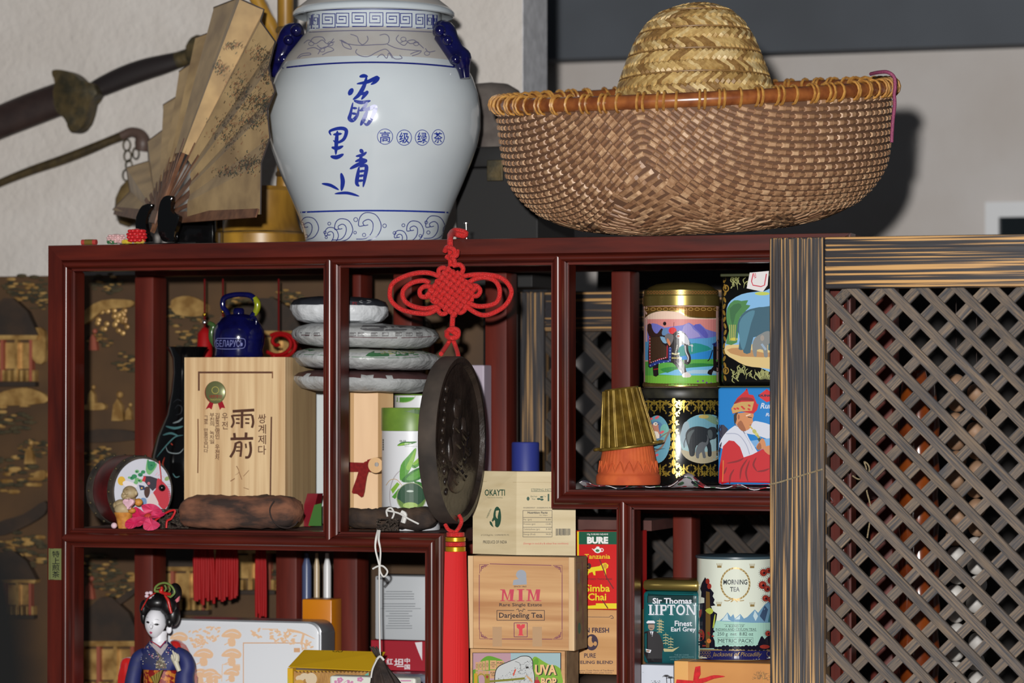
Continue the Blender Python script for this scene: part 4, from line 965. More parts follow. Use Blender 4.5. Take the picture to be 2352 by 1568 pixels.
a.ring(ink(176, 172, 176), 300, 1150, 160, 260, 10, a0=1.6, a1=4.4)
a.poly(G[1], [(350,860),(420,800),(520,720),(540,760),(440,850),(380,890)], 2); a.poly(G[2], [(355,850),(430,780),(520,700),(525,720),(400,850)], 2); a.line(G[3], [(350,850),(395,885)], 8)
a.poly(G[1], [(240,980),(250,860),(320,770),(395,695),(380,800),(330,920),(260,1000)], 3); a.poly(G[2], [(300,880),(350,780),(392,700),(378,800),(330,905)], 3); a.poly(G[0], [(255,1010),(330,930),(430,880),(520,880),(480,960),(360,1020)], 3); a.poly(G[1], [(300,990),(400,910),(500,885),(470,940),(370,1000)], 3)
a.poly(G[0], [(370,1010),(460,1030),(530,1080),(540,1110),(450,1080)], 3); a.poly(G[2], [(155,1090),(215,1020),(240,1040),(175,1130)]); a.poly(G[1], [(165,1160),(230,1080),(250,1110),(195,1180)])
a.line(ink(190,160,120), [(110,1050),(150,1000),(210,995),(260,1050)], 6, 4)
a.ell(ink(150, 160, 120), 350, 1165, 142, 142, 30); a.ell(ink(44, 78, 56), 350, 1163, 134, 134, 30); a.poly(ink(96, 128, 60), [(222,1180),(300,1230),(420,1230),(478,1180),(450,1255),(350,1296),(250,1255)], 3); a.ell(ink(150, 178, 90), 340, 1240, 70, 30); a.ell(ink(176, 190, 180), 338, 1105, 34, 10)
a.poly(G[0], [(215,675),(260,640),(330,635),(405,636),(350,660),(280,672)], 3); a.poly(G[2], [(215,675),(270,650),(340,648),(280,668)], 3); a.text(ink(40,44,40), '대나무', 238, 620, 300, 642, .02); a.text(ink(240,244,236), '건강나라', 285, 650, 352, 664, .02); a.text(G[3], 'Bamboo Health Tea', 288, 677, 408, 684)
for i in range(5): a.rect(ink(110, 112, 112), 76, 612+i*22, 90, 630+i*22)
a.put(b1, 'printed_picture', t1_, step=10)
a = Art(860, 860, 4.129); a.poly(ink(74, 104, 60), [(110,306),(455,306),(456,384),(300,350)]); a.put(l1, 'lid_print', l1, step=8)
t2_, b2, l2 = tcan('tea_canister', 'white tea carton tube with green disc behind the bamboo canister', 972, .215, 66, 905, 908, ZM+.0005)
a = Art(860, 860, 4.129); a.ell(G[1], 270, 200, 115, 64); a.ring(ink(170,190,140), 270, 200, 120, 68, 6); a.put(b2, 'printed_disc', t2_, step=8)
# ---- tea cakes
foil = mat('wrapping_paper', (186, 188, 188), .42, c2=(160, 162, 162), scale=14, bump=1., bscale=60, spec=.7)
def cake(label, cxp, Yc, rpx, yt, yb, tilt, topc, z_b=None, seed=0, edge=.5, roll=0., paper=None):
    c = P(cxp, (yt+yb)/2, Yc); k = M(c); R = rpx*k; h = (yb-yt)/2*k
    prof = [(0, -h), (R*.70, -h), (R*.88, -h*.8), (R*.97, -h*.35), (R, 0), (R*.985, h*.3), (R*.93, h*.62), (R*.78, h*.86), (R*.45, h*.97), (0, h)]
    vf = lathe(0, 0, prof, 64); o_ = vf[0]; vf = noise_vf(vf, .0032, 45, seed); vf = noise_vf(vf, .002, 150, seed+3); vf = ([Vector((q.x, q.y, p.z+(q.z-p.z)*.35)) for p, q in zip(o_, vf[0])], vf[1])
    mtx = Matrix.Translation((c.x, c.y, c.z if z_b is None else z_b+h)) @ Matrix.Rotation(math.radians(tilt), 4, 'Y') @ Matrix.Rotation(math.radians(roll), 4, 'X')
    t = thing('tea_cake', label, 'tea cake', (c.x, c.y, (c.z if z_b is None else z_b+h)-h))
    nf = 64*9; fm = []
    for f in vf[1]:
        zc_ = sum(vf[0][i].z for i in f)/len(f); fm.append(1 if zc_ > h*edge else 0)
    return t, mk('wrapped_cake', xf((vf[0], vf[1]), mtx), [paper or foil, topc], t, smooth=40, fm=fm)
zc_top = P(834, 893, YC).z
cyk = .15
hk = lambda px: px/2*M(P(840, 800, cyk))
c4 = cake('silver wrapped tea cake with dark brown top, lowest of the stack', 838, cyk, 164, 850, 899, 1.5, ink(74, 46, 46, .4), seed=1, edge=.45)
c3 = cake('pale wrapped tea cake with green printed top, under the fret patterned one', 842, cyk, 170, 801, 848, 1.5, ink(176, 178, 170, .4), seed=2, edge=.5)
c2_ = cake('wrapped tea cake with dark fret border on its top', 840, cyk, 169, 743, 798, 1.5, ink(150, 152, 152, .35), seed=5, edge=.55)
c1_ = cake('small crumpled paper tea cake with black label, topmost of the stack', 780, cyk, 112, 681, 742, 1.0, ink(46, 48, 54, .4), seed=9, edge=.35, paper=mat('white_wrapper', (208, 211, 214), .42, bump=1., bscale=60, spec=.6, scale=14))
a = Art(640, 660, 5.88); gp, dkf, mr = ink(52, 104, 64), ink(60, 52, 54), ink(84, 40, 48)
a.poly(gp, [(1170,925),(1340,838),(1700,835),(2000,850),(2080,880),(1800,915),(1400,930)], 2); a.poly(gp, [(285,880),(360,830),(560,810),(560,860)]); a.line(gp, [(210,900),(560,912),(960,935),(1700,950),(2080,905)], 7, 4)
for _ in range(40): a.ell(ink(160,160,110), random.uniform(1350,1850), random.uniform(850,905), random.uniform(8,24), 6)
a.put(c3[1], 'printed_label', c3[0], step=10)
a = Art(640, 660, 5.88); a.line(mr, [(230,640),(560,650),(960,668),(1500,680),(1900,672),(2150,650)], 9, 4); a.poly(ink(96,96,98), [(1100,560),(1250,470),(1700,490),(1950,560),(1700,580),(1300,590)], 2)
for xc in (270, 400, 510, 1000, 1110, 1290, 1440, 1620, 1760, 1900):
    a.line(dkf, [(xc-42,612),(xc+42,612),(xc+42,652),(xc-42,652),(xc-42,628),(xc+22,628)], 9)
a.put(c2_[1], 'printed_label', c2_[0], step=10)
a = Art(640, 660, 5.88); a.ell(ink(160,162,164), 1170, 190, 82, 22); a.text(ink(140, 40, 46), '茶', 985, 195, 1065, 235, .02); a.put(c1_[1], 'printed_label', c1_[0], step=10)
# ---- red knot ornaments hanging behind the shelf
kr = mat('knot_red_shaded', (150, 10, 14), .6, spec=.2); YK = .335  # red lowered: the shadow these hang in is put into the colour
def hang(label, px, ytop, ybody, hw, ytas, tw_, gold=True):
    t = thing('hanging_ornament', label, 'ornament', P(px, ytas, YK))
    mk('cord', ptube([(px, ytop), (px, ybody)], YK, 2.2, 6, sm=False), mat('cord_dark_red', (92, 8, 10), .7, spec=.1), t)
    if gold:
        mk('gold_bead', ball(P(px, ybody-30, YK), .0032, 10, 8), mat('gold_bead', (200, 160, 50), .25, 1.), t, smooth=80); mk('silver_bell', ball(P(px, ybody-12, YK), .004, 10, 8), mat('silver_bead', (200, 200, 205), .2, 1.), t, smooth=80)
    mk('red_body', lathe(P(px, 800, YK).x, YK, [(r*M(P(px, 800, YK)), P(px, y, YK).z) for r, y in ((hw*.5, ybody+110), (hw, ybody+60), (hw*.9, ybody+14), (hw*.3, ybody), (0, ybody-1))], 20), kr, t, smooth=60)
    return t
def tassel(t, px, y0, y1, hw, n, m, Y=YK, dY=.004):
    for i in range(n):
        x_ = px-hw+2*hw*(i+.5)/n; mk('tassel_strand', ptube([(px+(x_-px)*.55, y0, random.uniform(-dY, dY)), (x_, (y0+y1)/2, random.uniform(-dY, dY)), (x_+random.uniform(-2, 2), y1+random.uniform(-10, 8), random.uniform(-dY, dY))], Y, max(2.2, hw/n*1.35), 6, 2), m, t)
o1 = hang('red hanging ornament with gold bead beside the black vase mouth', 470, 640, 752, 18, 1380, 0); tassel(o1, 468, 1190, 1382, 24, 9, kr)
o2 = hang('red hanging ornament with silver bell behind the blue kettle spout', 512, 640, 745, 19, 1380, 0); tassel(o2, 521, 1190, 1378, 26, 9, kr)
o3 = thing('hanging_ornament', 'red scrolled knot ornament hanging between kettle and tea cakes', 'ornament', P(640, 1400, YK))
mk('cord', ptube([(640, 640), (640, 760)], YK, 2.2, 6, sm=False), MATS['cord_dark_red'], o3)
mk('scroll', ptube([(640+3.2*i*.85*cos(i*.62), 786+3.0*i*.75*sin(i*.62)) for i in range(2, 15)], YK, 4.5, 6, 3), kr, o3, smooth=60)
mk('scroll', ptube([(622, 770), (640, 765), (664, 770), (678, 790), (670, 810), (645, 822), (624, 815)], YK+.004, 5, 6), kr, o3, smooth=60)
mk('cord', ptube([(630, 815), (605, 1000), (599, 1200)], YK, 4, 6), kr, o3); tassel(o3, 599, 1200, 1416, 13, 6, kr)
# ================================================================ knot, pendant and tassel
satin = mat('satin_cord', (212, 24, 18), .4, c2=(168, 9, 10), scale=900, sheen=.08, bump=.5)
YN = -.026
kn = thing('chinese_knot', 'red satin Chinese knot hung from a nail on the shelf', 'knot', P(1040, 760, YN))
T = lambda x_, y_, d_=0.: (880+x_/5.226, 560+y_/5.226, d_)
mk('hanging_cord', join(ptube([(1034, 541, .030), (1044, 530, .045), (1068, 534, .045), (1064, 541, .042), (1042, 536, .034), (1035, 541, .016), (1034, 556, .000), (1035, 580, .002), (1036, 612, .002)], YN, 7.5, 8, 4), ptube([T(740,90,0), T(770,40,-.004), T(840,60,-.006), T(860,110,-.004), T(800,170,0), T(760,150,.002)], YN, 6, 8), ptube([T(890,80,0), T(880,140,-.004), T(820,150,-.006), T(850,190,-.003), T(860,240,0)], YN, 6, 8)), satin, kn, smooth=60)
for pts in ([T(690,400), T(560,350), T(400,350), T(230,400), T(110,480), T(80,600), T(110,700), T(230,790), T(400,830), T(560,830), T(700,740)],
            [T(560,470), T(480,440), T(340,470), T(240,560), T(250,670), T(340,740), T(480,775), T(600,760), T(700,720)],
            [T(950,390), T(1080,370), T(1250,370), T(1400,400), T(1500,480), T(1540,590), T(1480,720), T(1360,810), T(1220,855), T(1100,820), T(960,720)],
            [T(1030,460), T(1120,415), T(1240,405), T(1350,450), T(1400,560), T(1370,690), T(1260,740), T(1120,745), T(1000,690), T(920,630)],
            [T(600,520), T(500,510), T(440,560), T(460,630), T(560,630), T(640,590)], [T(1010,520), T(1110,500), T(1165,560), T(1120,625), T(1020,600)],
            [T(740,400), T(680,380), T(670,310), T(730,285), T(770,340)], [T(840,260), T(920,250), T(960,300), T(930,360), T(880,340)], [T(640,700), T(590,680), T(590,620), T(640,600)], [T(660,800), T(700,840), T(760,820), T(740,740)], [T(880,800), T(930,825), T(985,780), T(940,730)], [T(1060,690), T(1060,620), T(1010,590)]):
    mk('cord_loop', ptube(pts, YN, 5.9, 8, 5), satin, kn, smooth=60)
# woven heart of the knot: two diagonal families passing over and under
cX, cY = 815, 575
ua, ub = (.62, -.78), (.80, .60); pit = 66
for fam in (0, 1):
    d1, d2 = (ua, ub) if fam == 0 else (ub, ua)
    for i in range(7):
        off = (i-3)*pit; pts = []
        for j in range(15):
            t = (j/14-.5)*pit*6.6; pts.append(T(cX+d1[0]*t+d2[0]*off, cY+d1[1]*t+d2[1]*off, -.0045+.0042*cos(PI*(t/pit+i+fam))))
        mk('woven_cord', ptube(pts, YN, 6.2, 7, 2), satin, kn, smooth=60)
mk('hanging_cord', join(ptube([T(840,830), T(832,920), T(828,1010)], YN, 6.5, 8), ptube([T(760,1060), T(820,1020,-.006), T(895,1040,-.002), T(890,1110,-.004), T(820,1130,-.006), T(765,1100,-.002), T(800,1030,-.007), T(890,1090,-.005)], YN, 6.5, 8), ptube([T(815,1130), T(770,1210), T(695,1320,-.03)], YN, 5.6, 8), ptube([T(830,1130), T(870,1230), T(900,1340,-.015), T(890,1420,-.02), T(840,1455,-.015)], YN, 5.6, 8)), satin, kn, smooth=60)
# carved dark disc
pcn = P(1040, 1010, -.052); k = M(pcn); RD = 192*k
vd = pcn-CAM; vd.z = 0; vd.normalize()
nd = (Matrix.Rotation(math.radians(72), 3, 'Z') @ (-vd)).normalized()           # face normal, turned to the right
hd_ = Vector((0, 0, 1)).cross(nd).normalized()
PM = Matrix(((hd_.x, 0, nd.x, pcn.x), (hd_.y, 0, nd.y, pcn.y), (hd_.z, 1, nd.z, pcn.z), (0, 0, 0, 1)))
dk = mat('dark_tea_disc', (52, 42, 36), .38, c2=(30, 23, 20), scale=30, bump=.3, bscale=120, spec=.5); dks = mat('disc_side', (70, 60, 52), .85, c2=(40, 34, 30), scale=20)
pd = thing('carved_pendant', 'dark carved tea disc hanging from the red knot', 'pendant', pcn-Vector((0, 0, RD)))
TH = .024
mk('disc', xf(lathe(0, 0, [(0, -TH/2), (RD*.985, -TH/2), (RD, -TH/2+.002), (RD, TH/2-.002), (RD*.985, TH/2), (RD*.93, TH/2), (RD*.90, TH/2-.006), (RD*.5, TH/2-.006), (0, TH/2-.006)], 72), PM), [dks, dk], pd, smooth=40, fm=None)
o = bpy.data.objects['disc']
for i, p in enumerate(o.data.polygons): p.material_index = 1 if i >= 72*4 else 0
random.seed(21)
ZF = TH/2-.006
def rel(name, vf): return mk(name, xf(noise_vf(vf, .0012, 90, 2), PM), dk, pd, smooth=60)
kf = RD/190.
rel('carved_figure', join(ball((0, 70*kf, ZF), 26*kf, 14, 10, (1, 1, .35)), ball((-6*kf, 30*kf, ZF), 20*kf, 14, 10, (1.3, 1, .4)), ball((0, -25*kf, ZF), 44*kf, 16, 12, (1.05, 1.25, .28)), ball((-10*kf, -90*kf, ZF), 40*kf, 16, 12, (1.5, .8, .28)), ball((45*kf, 10*kf, ZF), 18*kf, 12, 8, (1, 2.4, .5)), ball((-52*kf, -20*kf, ZF), 14*kf, 12, 8, (1, 2.2, .5))))
for i in range(11): rel('carved_drop', ball((-110*kf+6*abs(i-5)*kf, (115-23*i)*kf, ZF), 11*kf, 10, 8, (.8, .8, .45)))
for i in range(14):
    q = random.uniform(-40, 70); rel('carved_fold', tube([((q-20)*kf, (30-i*9)*kf, ZF+.004), (q*kf, (18-i*9)*kf, ZF+.006), ((q+26)*kf, (24-i*9)*kf, ZF+.003)], 4*kf, 6))
mk('lower_cord', join(ptube([(1022, 1203), (1030, 1216), (1042, 1222), (1046, 1226)], -.06, 4.8, 8), ptube([(1054, 1182, -.004), (1060, 1196, -.004), (1054, 1212), (1044, 1224)], -.06, 4.8, 8)), satin, pd, smooth=60)
tsl = thing('red_tassel', 'long bright red silk tassel with gold bands under the carved disc', 'tassel', P(1047, 1800, -.06))
tpc = lambda r, y: (r*M(P(1046, y, -.06)), P(1046, y, -.06).z)
tX = P(1046, 1300, -.06).x
gb = mat('gold_band', (206, 156, 30), .3, .6)
for (y0, y1, r, m_) in ((1222, 1232, 21, satin), (1233, 1243, 23.5, gb), (1244, 1254, 23.5, satin), (1255, 1266, 23.5, gb)):
    mk('band', lathe(tX, -.06, [tpc(r-1, y1), tpc(r, y1-1), tpc(r, y0+1), tpc(r-1, y0)], 24), m_, tsl, smooth=40)
tred = mat('tassel_red', (200, 14, 18), .65, sheen=.05)
for i in range(44):
    q = 2*PI*i/44; r0, r1 = 21.5, 27
    for lay in (1.,):
        p0, p1 = P(1046, 1266, -.06), P(1047, 1812, -.06); kk_ = M(p0)
        mk('tassel_strand', tube([p0+Vector((cos(q)*r0*kk_, sin(q)*r0*kk_, 0)), p0.lerp(p1, .4)+Vector((cos(q)*26*kk_, sin(q)*26*kk_, 0)), p1+Vector((cos(q)*r1*kk_, sin(q)*r1*kk_, random.uniform(-.004, .004)))], .0021, 5), tred, tsl, smooth=70)
mk('tassel_core', lathe(tX, -.06, [tpc(24, 1808), tpc(24, 1500), tpc(20, 1267)], 20), tred, tsl, smooth=60)
# white string and hanging tea bundle
YH = -.016
ws = thing('hanging_tea_bundle', 'bundle of dark dried leaves hanging on white string', 'tea bundle', P(885, 1640, YH))
mk('string', join(ptube([(868, 1218, .012), (864, 1235), (862, 1258), (868, 1285), (872, 1300)], YH, 2.6, 6), ptube([(872, 1218, .012), (870, 1240), (874, 1265), (872, 1300)], YH, 2.4, 6), ptube([(856, 1306), (868, 1300), (880, 1300), (890, 1312), (882, 1324), (874, 1314), (872, 1300)], YH, 2.4, 6), ptube([(871, 1300), (871, 1400), (873, 1506)], YH, 2.2, 6, sm=False), ptube([(864, 1516), (873, 1507), (882, 1516)], YH-.008, 3, 6), ptube([(866, 1514), (856, 1535), (852, 1556)], YH-.012, 2.4, 6)), wstr, ws, smooth=60)
lfm = mat('bundle_leaf', (62, 48, 40), .8, c2=(34, 26, 24), scale=60, bump=.6)
for i in range(22):
    q = 2*PI*i/22; ex = random.uniform(24, 50)
    mk('dried_leaf', ptube([(873+2*cos(q), 1508, .002*sin(q)), (873+10*cos(q), 1532, .008*sin(q)), (885+ex*.7*cos(q), 1580, .02*sin(q)), (890+ex*cos(q), 1636, .024*sin(q))], YH, [3, 7, 9, 3], 6, 3), lfm, ws, smooth=50)
for dx in (-12, -6, 2): mk('dried_leaf', ptube([(872, 1510), (868+dx*.5, 1498), (862+dx, 1484)], YH, [3.5, 5, 1.5], 6, 3), lfm, ws, smooth=50)

# ================================================================ lower left cell
# ---- kimono doll
YD = .075
D3 = lambda x_, y_: (260+x_/6.59, 1330+y_/6.59)
dl = thing('kimono_doll', 'white faced doll with black upswept hair in a blue kimono', 'doll', (X(370, YD), YD, ZL))
def dell(x_, y_, rx, ry, dY, ryd=None, seg=22, rings=14):
    a_, b_ = D3(x_, y_); c = P(a_, b_, YD+dY); k = M(c)/6.59; return ball(c, ry*k, seg, rings, (rx/ry, (ryd or rx)/ry, 1))
skin = mat('porcelain_skin', (226, 226, 232), .45); hair = mat('doll_hair', (12, 11, 12), .35, c2=(22, 20, 22), scale=400, st=(1, 1, .1))
hv = dell(640, 665, 158, 225, -.012, 175, 32, 24)
hc_ = P(*D3(640, 665), YD-.012); kz_ = 225*M(hc_)/6.59
V = []
for v in hv[0]:
    t = (v.z-hc_.z)/kz_
    q = 1-(.30*max(0, -t)**1.6); V.append(Vector((hc_.x+(v.x-hc_.x)*q-.0016*max(0, -t), hc_.y+(v.y-hc_.y)*q, v.z)))
hdo = mk('head', join((V, hv[1]), dell(575, 715, 22, 34, -.036, 26), dell(590, 690, 16, 40, -.034, 20), dell(845, 760, 45, 62, .0, 30), lathe(P(*D3(700, 900), YD).x, YD, [(r*M(hc_)/6.59, P(*D3(700, y_), YD).z) for r, y_ in ((170, 1130), (128, 1040), (116, 960), (112, 860), (120, 780))], 24)), skin, dl, smooth=80)
a = Art(260, 1330, 6.59); bkk = ink(24, 20, 24); lip = ink(190, 80, 110)
a.line(ink(110,110,116), [(497,575),(515,573),(532,584)], 5, 3, taper=2); a.line(ink(110,110,116), [(625,612),(660,605),(700,622)], 5, 3, taper=2)
a.poly(bkk, [(500,645),(522,636),(545,650),(540,668),(512,662)], 2); a.poly(bkk, [(622,685),(655,672),(690,682),(676,698),(645,697)], 2); a.line(bkk, [(495,648),(522,634),(550,652)], 5, 3); a.line(bkk, [(615,684),(655,668),(704,686)], 5, 3)
a.poly(lip, [(547,797),(565,790),(592,800),(585,820),(565,828)], 2)
a.line(ink(200,200,206), [(555,750),(570,765),(595,768)], 5, 3)
a.put(hdo, 'painted_face', hdo, step=5, off=.0006)
mk('hair', join(dell(740, 470, 275, 285, .012, 260), dell(670, 350, 200, 140, -.008, 200), dell(462, 560, 50, 120, -.006, 60), dell(470, 440, 70, 130, -.006, 90), dell(905, 540, 112, 175, -.006, 120), dell(850, 650, 60, 75, -.012, 60), dell(830, 400, 140, 150, -.012, 120), dell(935, 210, 105, 155, .018, 120), dell(800, 250, 140, 90, .012, 140)), hair, dl, smooth=80)
cg = mat('comb_green', (104, 124, 60), .4); rdb = mat('doll_red', (190, 34, 24), .35, c2=(150, 20, 18), scale=300)
cp_ = [(628,175),(640,120),(700,70),(790,55),(880,100),(930,190),(900,240),(860,270)]
mk('comb', join(ptube([D3(*p) for p in cp_], YD-.030, 2.6, 8), ptube([D3(630,180), D3(740,195), D3(860,262)], YD-.030, 3, 8), ptube([D3(780,90), D3(800,140), D3(770,190)], YD-.030, 2.2, 6), ptube([D3(850,120), D3(860,160), D3(830,210)], YD-.030, 2.2, 6), ptube([D3(700,190), D3(720,130), D3(660,140)], YD-.030, 2., 6)), cg, dl, smooth=60)
mk('hair_ribbon', join(ptube([D3(735,110), D3(730,160), D3(715,195)], YD-.036, [2, 5, 5], 8), ptube([D3(715,190), D3(790,215), D3(865,225)], YD-.036, 4, 8), ptube([D3(780,240), D3(830,320), D3(855,420), D3(880,515)], YD-.034, [2.5, 4, 4, 3], 8), ptube([D3(640,205), D3(540,270), D3(470,380), D3(425,465)], YD-.034, 1.6, 6)), rdb, dl, smooth=60)
mk('hair_flower', join(*[dell(545+45*cos(q), 235+38*sin(q), 32, 26, -.022) for q in (0, 1.3, 2.6, 3.9, 5.2)]), mat('flower_white', (214, 190, 200), .6), dl, smooth=80)
mk('hairpin', pprism([D3(*p) for p in ((1000, 255), (930, 320), (945, 360), (985, 330))], YD-.008, .003), ink(206, 110, 120), dl)
kb = mat('kimono_blue', (30, 38, 96), .6, c2=(46, 50, 84), scale=26, lo=.5, hi=.62); gsh = mat('kimono_glitter', (92, 84, 70), .5, c2=(196, 186, 160), scale=420, lo=.6, hi=.66)
obi = mat('obi_brocade', (130, 24, 24), .45, c2=(196, 120, 40), scale=170, lo=.5, hi=.56)
def loft(secs, n=28, m=None):
    V, Fc = [], []
    for (cx_, y_, rx, ry) in secs:
        c = P(cx_, y_, YD); k = M(c)
        for i in range(n): q = 2*PI*i/n; V.append(Vector((c.x+rx*k*cos(q), c.y+ry*k*sin(q), c.z)))
    for j in range(len(secs)-1):
        for i in range(n): i2 = (i+1) % n; Fc.append([j*n+i, (j+1)*n+i, (j+1)*n+i2, j*n+i2])
    Fc.append(list(range(n))); Fc.append([(len(secs)-1)*n+i for i in range(n)][::-1]); return (V, Fc)
yfl = 784+((ZCAM-ZL)/M(P(370, 1600, YD)))+119
ybot = 1500.
for _ in range(40): ybot += (P(372, ybot, YD).z-ZL-.0005)/M(P(372, ybot, YD))*.9
tso = mk('kimono', loft([(364, 1470, 20, 15), (366, 1480, 30, 20), (369, 1493, 46, 25), (371, 1506, 58, 29), (372, 1520, 58, 31), (371, 1536, 48, 31)]), kb, dl, smooth=70)
obo = mk('obi_sash', loft([(371, 1536, 40, 33), (371, 1538, 43, 35), (371, 1590, 43, 35), (371, 1600, 41, 33)]), obi, dl, smooth=40)
mk('kimono_skirt', loft([(371, 1600, 42, 33), (371, 1660, 50, 40), (372, 1760, 62, 50), (372, ybot, 78, 62)]), kb, dl, smooth=70)
a = Art(260, 1330, 6.59); cl = ink(170, 160, 162, .6)
a.poly(cl, [(500,930),(560,905),(715,1050),(835,905),(855,960),(725,1155)]); a.line(ink(180,30,40), [(540,915),(712,1025),(820,900)], 13); a.poly(skin, [(556,912),(712,1012),(808,905),(700,880)])
a.poly(gsh, [(630,1060),(720,1160),(800,1290),(810,1350),(640,1350),(650,1250),(700,1200)]); 
for _ in range(90):
    x_, y_ = random.choice(((510,1060),(620,1160),(830,1080),(740,1280),(700,1320),(400,1180),(1090,1180))); a.ell(random.choice((ink(214,206,180,.3), ink(150,150,160), ink(190,120,130))), random.gauss(x_, 45), random.gauss(y_, 40), random.uniform(5, 11), random.uniform(4, 9), 8)
a.put(tso, 'collar_and_glitter', tso, step=8, off=.0007)
mk('sleeve', join(ptube([(333, 1500), (318, 1512), (309, 1540), (303, 1580), (302, 1640)], YD-.004, [14, 17, 17, 19, 24], 14), ), kb, dl, smooth=70)
mk('sleeve', ptube([(405, 1498), (424, 1510), (430, 1530), (424, 1555), (426, 1600)], YD-.006, [14, 17, 19, 22, 26], 14), kb, dl, smooth=70)
hm = mat('doll_hand', (196, 190, 170), .5)
mk('hand', join(ptube([D3(1000,1390), D3(960,1290), D3(935,1220)], YD-.034, [5, 6, 8], 10), ptube([D3(950,1230), D3(930,1150), D3(895,1075)], YD-.036, [6, 4, 1.5], 8), ptube([D3(930,1240), D3(900,1190), D3(885,1140)], YD-.036, [5, 3, 2], 8), ptube([D3(960,1230), D3(965,1160), D3(930,1110)], YD-.038, [5, 3.5, 2], 8), ptube([D3(975,1235), D3(985,1170), D3(970,1130)], YD-.036, [4.5, 3, 2], 8), ptube([D3(925,1250), D3(890,1200), D3(880,1170)], YD-.034, [4, 2.5, 1.8], 8)), hm, dl, smooth=70)
for i in range(9):
    x0 = 560+22*i; mk('fan_blade', pprism([D3(650, 1640), D3(x0, 1480-14*i), D3(x0+24, 1470-14*i)], YD-.044-.0005*i, .0006), mat('fan_gold', (186, 164, 84), .35, .5) if i % 2 else mat('fan_gold2', (128, 112, 52), .35, .5), dl)
rs = mat('red_silk', (190, 20, 18), .3, c2=(150, 12, 14), scale=30, sheen=.4)
mk('silk_bow', pprism(spline([(276, 1516), (300, 1512), (312, 1530), (304, 1600), (268, 1640), (270, 1570)], 3, True), YD+.012, .02, .004), rs, dl, smooth=50); mk('silk_bow', pprism(spline([(388, 1474), (405, 1472), (420, 1492), (436, 1530), (442, 1556), (436, 1590), (416, 1540), (400, 1500)], 3, True), YD+.03, .018, .004), rs, dl, smooth=50)
# ---- white gift tin
YG2 = .155
wt = thing('white_gift_tin', 'large white rounded tin with beige printed figures', 'tin', (X(565, YG2), YG2+.025, ZL))
zt_ = P(560, 1424, YG2).z; gx0, gx1 = X(384, YG2), X(738, YG2); r_ = .017
out = [(gx0, ZL+.0005), (gx1, ZL+.0005)]+[(gx1-r_+r_*cos(q), zt_-r_+r_*sin(q)) for q in [i*PI/16 for i in range(9)]]+[(gx0+r_-r_*sin(q), zt_-r_+r_*cos(q)) for q in [i*PI/16 for i in range(9)]]
silver = mat('tin_side', (150, 152, 156), .35, .6)
wb = mk('tin_body', prism([(x_, YG2+.002, z_) for x_, z_ in out], (0, .05, 0), .001), silver, wt, smooth=40)
wl_ = mk('tin_lid', prism([(gx0+.002+(x_-gx0)*(1-.004/(gx1-gx0)), YG2-.003, max(z_-.002, ZL+.0006)) for x_, z_ in out if True], (0, .0048, 0), .0012), mat('tin_white', (214, 217, 222), .3), wt, smooth=40)
a = Art(400, 1200, 3.5636); be = ink(222, 184, 148, .45); be2 = ink(206, 160, 120, .45)
for x0, y0, x1, y1 in ((563, 980, 1050, 988), (563, 980, 570, 1400), (1043, 980, 1050, 1030)): a.rect(be2, x0, y0, x1, y1)
a.rect(be2, 980, 1025, 1030, 1060)
def leaves(cx_, cy_, sx, sy, n):
    for _ in range(n): a.ell(be, cx_+random.uniform(-sx, sx), cy_+random.uniform(-sy, sy), random.uniform(13, 19), random.uniform(6, 9), 8, random.uniform(-1.2, 1.2))
leaves(245, 910, 120, 60, 42); leaves(200, 980, 70, 40, 20); leaves(670, 900, 45, 40, 14); leaves(890, 930, 100, 60, 46); leaves(1090, 1000, 50, 40, 14); a.line(be, [(940,880),(1040,900),(1150,950)], 26, 4, taper=1); a.line(be, [(1060,910),(1040,990)], 20); a.line(be, [(720,870),(850,872)], 7)
for x_, y_, s_ in ((470, 920, 1.), (470, 1080, 1.), (240, 1080, 1.), (40, 940, .9), (210, 1240, .9), (290, 1240, .9), (470, 1230, .8), (340, 1260, .6), (40, 1100, .8)):
    a.poly(be, [(x_-85*s_, y_+10*s_), (x_-40*s_, y_-40*s_), (x_+30*s_, y_-50*s_), (x_+80*s_, y_-10*s_), (x_+60*s_, y_+30*s_), (x_-20*s_, y_+20*s_)], 3); a.poly(be, [(x_-30*s_, y_+30*s_), (x_+25*s_, y_+25*s_), (x_+30*s_, y_+85*s_), (x_-20*s_, y_+90*s_)], 2); a.line(wl_.data.materials[0], [(x_-50*s_, y_-10*s_), (x_, y_-25*s_), (x_+55*s_, y_-8*s_)], 5, 3); a.line(be, [(x_-20*s_, y_+60*s_), (x_-60*s_, y_+80*s_)], 8)
a.line(be, [(395, 1160), (540, 1160)], 5); a.rect(be, 480, 1165, 540, 1210); a.line(be, [(395,1160),(390,1300)], 6)
a.put(wl_, 'printed_picture', wl_)
